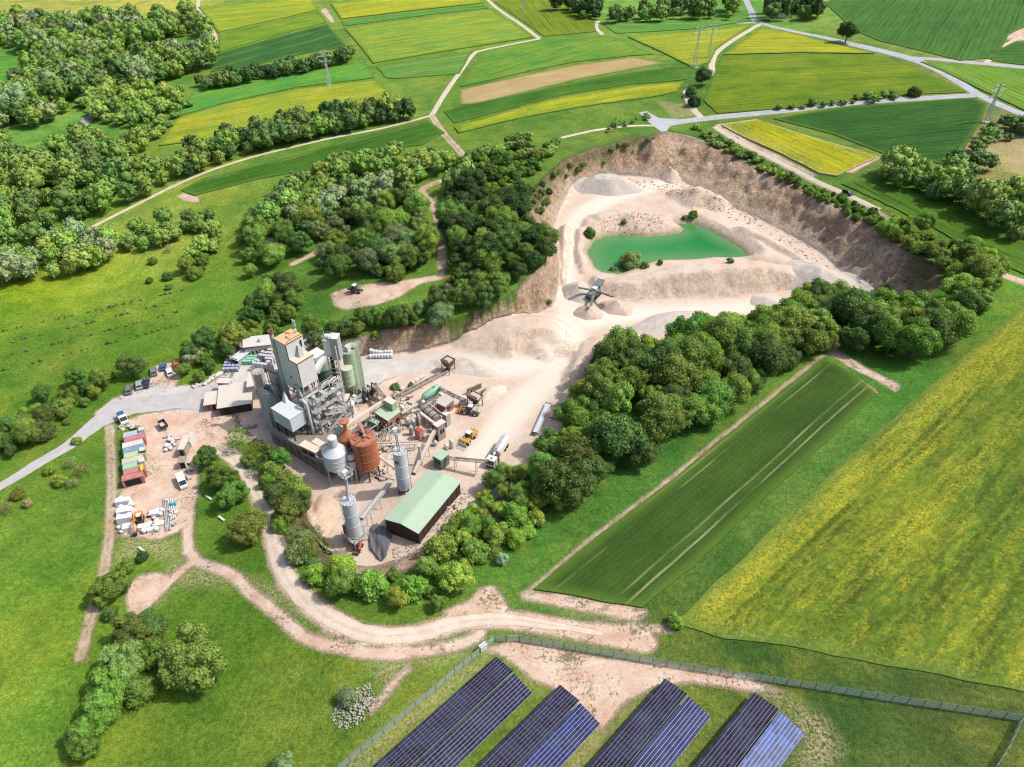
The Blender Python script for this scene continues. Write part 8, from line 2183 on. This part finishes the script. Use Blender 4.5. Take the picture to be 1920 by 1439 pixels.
for q in [
 (92,880,1.7,"shrub","light",None,"yellow green bush left of the greyish bushes by the road"), (112,902,1.9,"shrub","lime",None,"bright bush below the yellow green one by the road"), (132,866,1.7,"sparse","straw",None,"greyish twiggy bush nearest the road"), (156,880,2.1,"sparse","straw",None,"largest greyish twiggy bush of the roadside group"), (136,906,1.6,"sparse","straw",None,"lowest greyish bush of the roadside group"),
 (143,826,1.4,"shrub","light",None,"small tree at the kerb where the road bends"), (32,926,1.8,"shrub","olive",None,"olive bush at the left edge below the road"), (50,944,1.3,"shrub","straw",None,"brownish bush at the left edge below the road"), (12,952,1.8,"sparse","straw",None,"grey bush cut by the left edge"), (2,838,2.0,"shrub","deep",None,"dark bush cut by the left edge above the road"), (62,792,2.0,"shrub","mid",None,"bush in the grass above the white trough"), (130,754,1.7,"shrub","light",None,"round bush right of the roadside hedge"), (125,790,1.2,"shrub","mid",None,"low bush between the white trough and the road"),
 (286,490,1.8,"shrub","mid",None,"orchard tree left of the grey one in the left meadow"), (314,518,2.1,"shrub","dark",None,"largest orchard tree in the left meadow"), (280,526,1.4,"shrub","dark",None,"small dark orchard tree in the left meadow"), (316,466,1.8,"sparse","straw",None,"bare greyish orchard tree in the left meadow"), (316,538,1.4,"shrub","light",None,"lowest orchard tree in the left meadow"),
 (941,1048,1.4,"shrub","silver",2.6,"lone silvery shrub on the grass strip below the tree belt"), (650,1308,1.9,"shrub","grey",None,"grey green bush beside the heap of pale stones"), (530,1432,2.0,"shrub","grey",None,"bush at the bottom edge"), (1266,1166,1.7,"shrub","light",None,"round bush at the near corner of the yellow field"), (1640,1010,1.0,"shrub","mid",None,None),
 (1106,436,2.2,"shrub","mid",3.6,"green bush at the left tip of the pond"), (1182,490,4.6,"shrub","grey",5.6,"large grey green bush overhanging the pond"), (1150,506,1.6,"shrub","grey",None,"low bush left of the large pond bush"), (1210,496,1.8,"shrub","mid",None,"low bush right of the large pond bush"), (1238,492,1.2,"shrub","mid",None,"reedy bush on the near pond bank"), (1300,402,1.9,"shrub","mid",3.2,"bush on the far bank of the pond"), (1284,408,1.2,"shrub","olive",None,"small bush left of the one on the far pond bank"), (1370,488,1.5,"shrub","grey",1.2,"reeds at the right end of the pond"), (1170,416,1.3,"shrub","olive",None,"scrub on the rubble behind the pond"), (1660,540,1.7,"shrub","mid",None,"bush among the boulders at the foot of the pit wall"), (1030,566,1.0,"shrub","mid",None,"bush on the cutting beside the haul road"), (1018,345,1.6,"shrub","dark",None,"dark bush on the left rim of the pit"),
 (1302,190,3.4,"shrub","deep",None,"tall dark bush beside the gravel lane end"), (1296,172,3.2,"shrub","dark",None,"dark bush above the farm road crossing"),
 (545,575,2.2,"broad","dark",4.2,"dark bush on the lawn behind the plant"), (590,1000,2.0,"sparse","grey",3.2,"spiky grey bush above the dirt road bend"), (700,770,.9,"shrub","mid",None,"weeds by the green roofed shed"), (708,800,1.3,"shrub","grey",None,"weeds below the green roofed shed"), (742,724,1.5,"shrub","grey",None,"scrub between the conveyor and the green tank"), (770,722,1.1,"shrub","olive",None,"scrub left of the green tank"),
]:
    if q[6]: plant(q[0], q[1], q[2], q[3], q[4], q[5], q[6], "bush", name="bush")
PLANTS = [q for q in PLANTS if q[8]]
# rows of young vines in the left meadow
for (a, b) in (((0, 623), (350, 543)), ((0, 648), (335, 563)), ((0, 672), (343, 583)), ((0, 697), (343, 608))):
    A, B = at(*a), at(*b); n = int(np.hypot(*(B - A)[:2]) / 1.25)
    for k in range(n):
        if rg.random() < .5: continue
        q = A + (B - A) * (k + rg.uniform(-.3, .3)) / n
        PLANTS.append([300 + rg.random(), "sapling", q[0], q[1], .36 * rg.uniform(.6, 1.7), .8 * rg.uniform(.7, 1.5), tone(["mid", "light", "straw"], rg), "sapling", "young vine planted in the rows across the left meadow", "sapling", "young vines in rows"])

LIMITS = {"tree": 290, "bush": 290, "sapling": 200}
count = {}
PLANTS.sort(key=lambda q: q[0] if q[10] else 0)
REST = {}
FALL = []
for (d, kind, x, y, R, H, colr, name, label, cat, group) in PLANTS:
    z = float(gz(x, y))
    count[cat] = count.get(cat, 0) + 1
    pr = PROTO[kind]
    cm, tm, R0, H0 = pr[rg.randrange(len(pr))]
    rz = rg.uniform(0, 6.283)
    if count[cat] > LIMITS[cat]:
        FALL.append((kind, x, y, z, R, H, colr, rz)); continue
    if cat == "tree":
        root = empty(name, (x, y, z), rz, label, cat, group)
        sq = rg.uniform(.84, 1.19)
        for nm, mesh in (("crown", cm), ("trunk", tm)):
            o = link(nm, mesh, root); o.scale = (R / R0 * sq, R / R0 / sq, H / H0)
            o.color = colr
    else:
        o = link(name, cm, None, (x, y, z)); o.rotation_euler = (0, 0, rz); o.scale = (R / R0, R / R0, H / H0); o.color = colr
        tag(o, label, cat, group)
if FALL:
    LOW = [crown_arrays(500 + i, R=4.0, H=7.6, base=.12, lobes=13, per=34, card=1.0, lobe_r=.44) for i in range(4)]
    VV, QQ, TT, SS, TS = [], [], [], [], []; CC = []
    k = 0
    for (kind, x, y, z, R, H, colr, rz) in FALL:
        V, Q, T, S, S2 = LOW[rg.randrange(4)]
        c, s = math.cos(rz), math.sin(rz)
        v = np.c_[(V[:, 0] * c - V[:, 1] * s) * R / 4, (V[:, 0] * s + V[:, 1] * c) * R / 4, V[:, 2] * H / 7.6] + np.array([x, y, z])
        VV.append(v); QQ.append(Q + k); TT.append(T + k); SS.append(S); TS.append(S2)
        CC.append(np.tile(np.array(colr), (len(V), 1))); k += len(V)
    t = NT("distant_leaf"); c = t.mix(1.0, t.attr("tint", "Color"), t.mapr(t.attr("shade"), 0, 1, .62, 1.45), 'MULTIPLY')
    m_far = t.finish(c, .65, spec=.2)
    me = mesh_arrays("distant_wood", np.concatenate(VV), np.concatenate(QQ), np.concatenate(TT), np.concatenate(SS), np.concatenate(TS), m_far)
    a_ = me.attributes.new("tint", 'FLOAT_COLOR', 'POINT'); a_.data.foreach_set("color", np.concatenate(CC).astype(np.float32).ravel())
    tag(link("distant_wood", me), kind="stuff")
print("PLANTS", count, "rest", len(FALL))
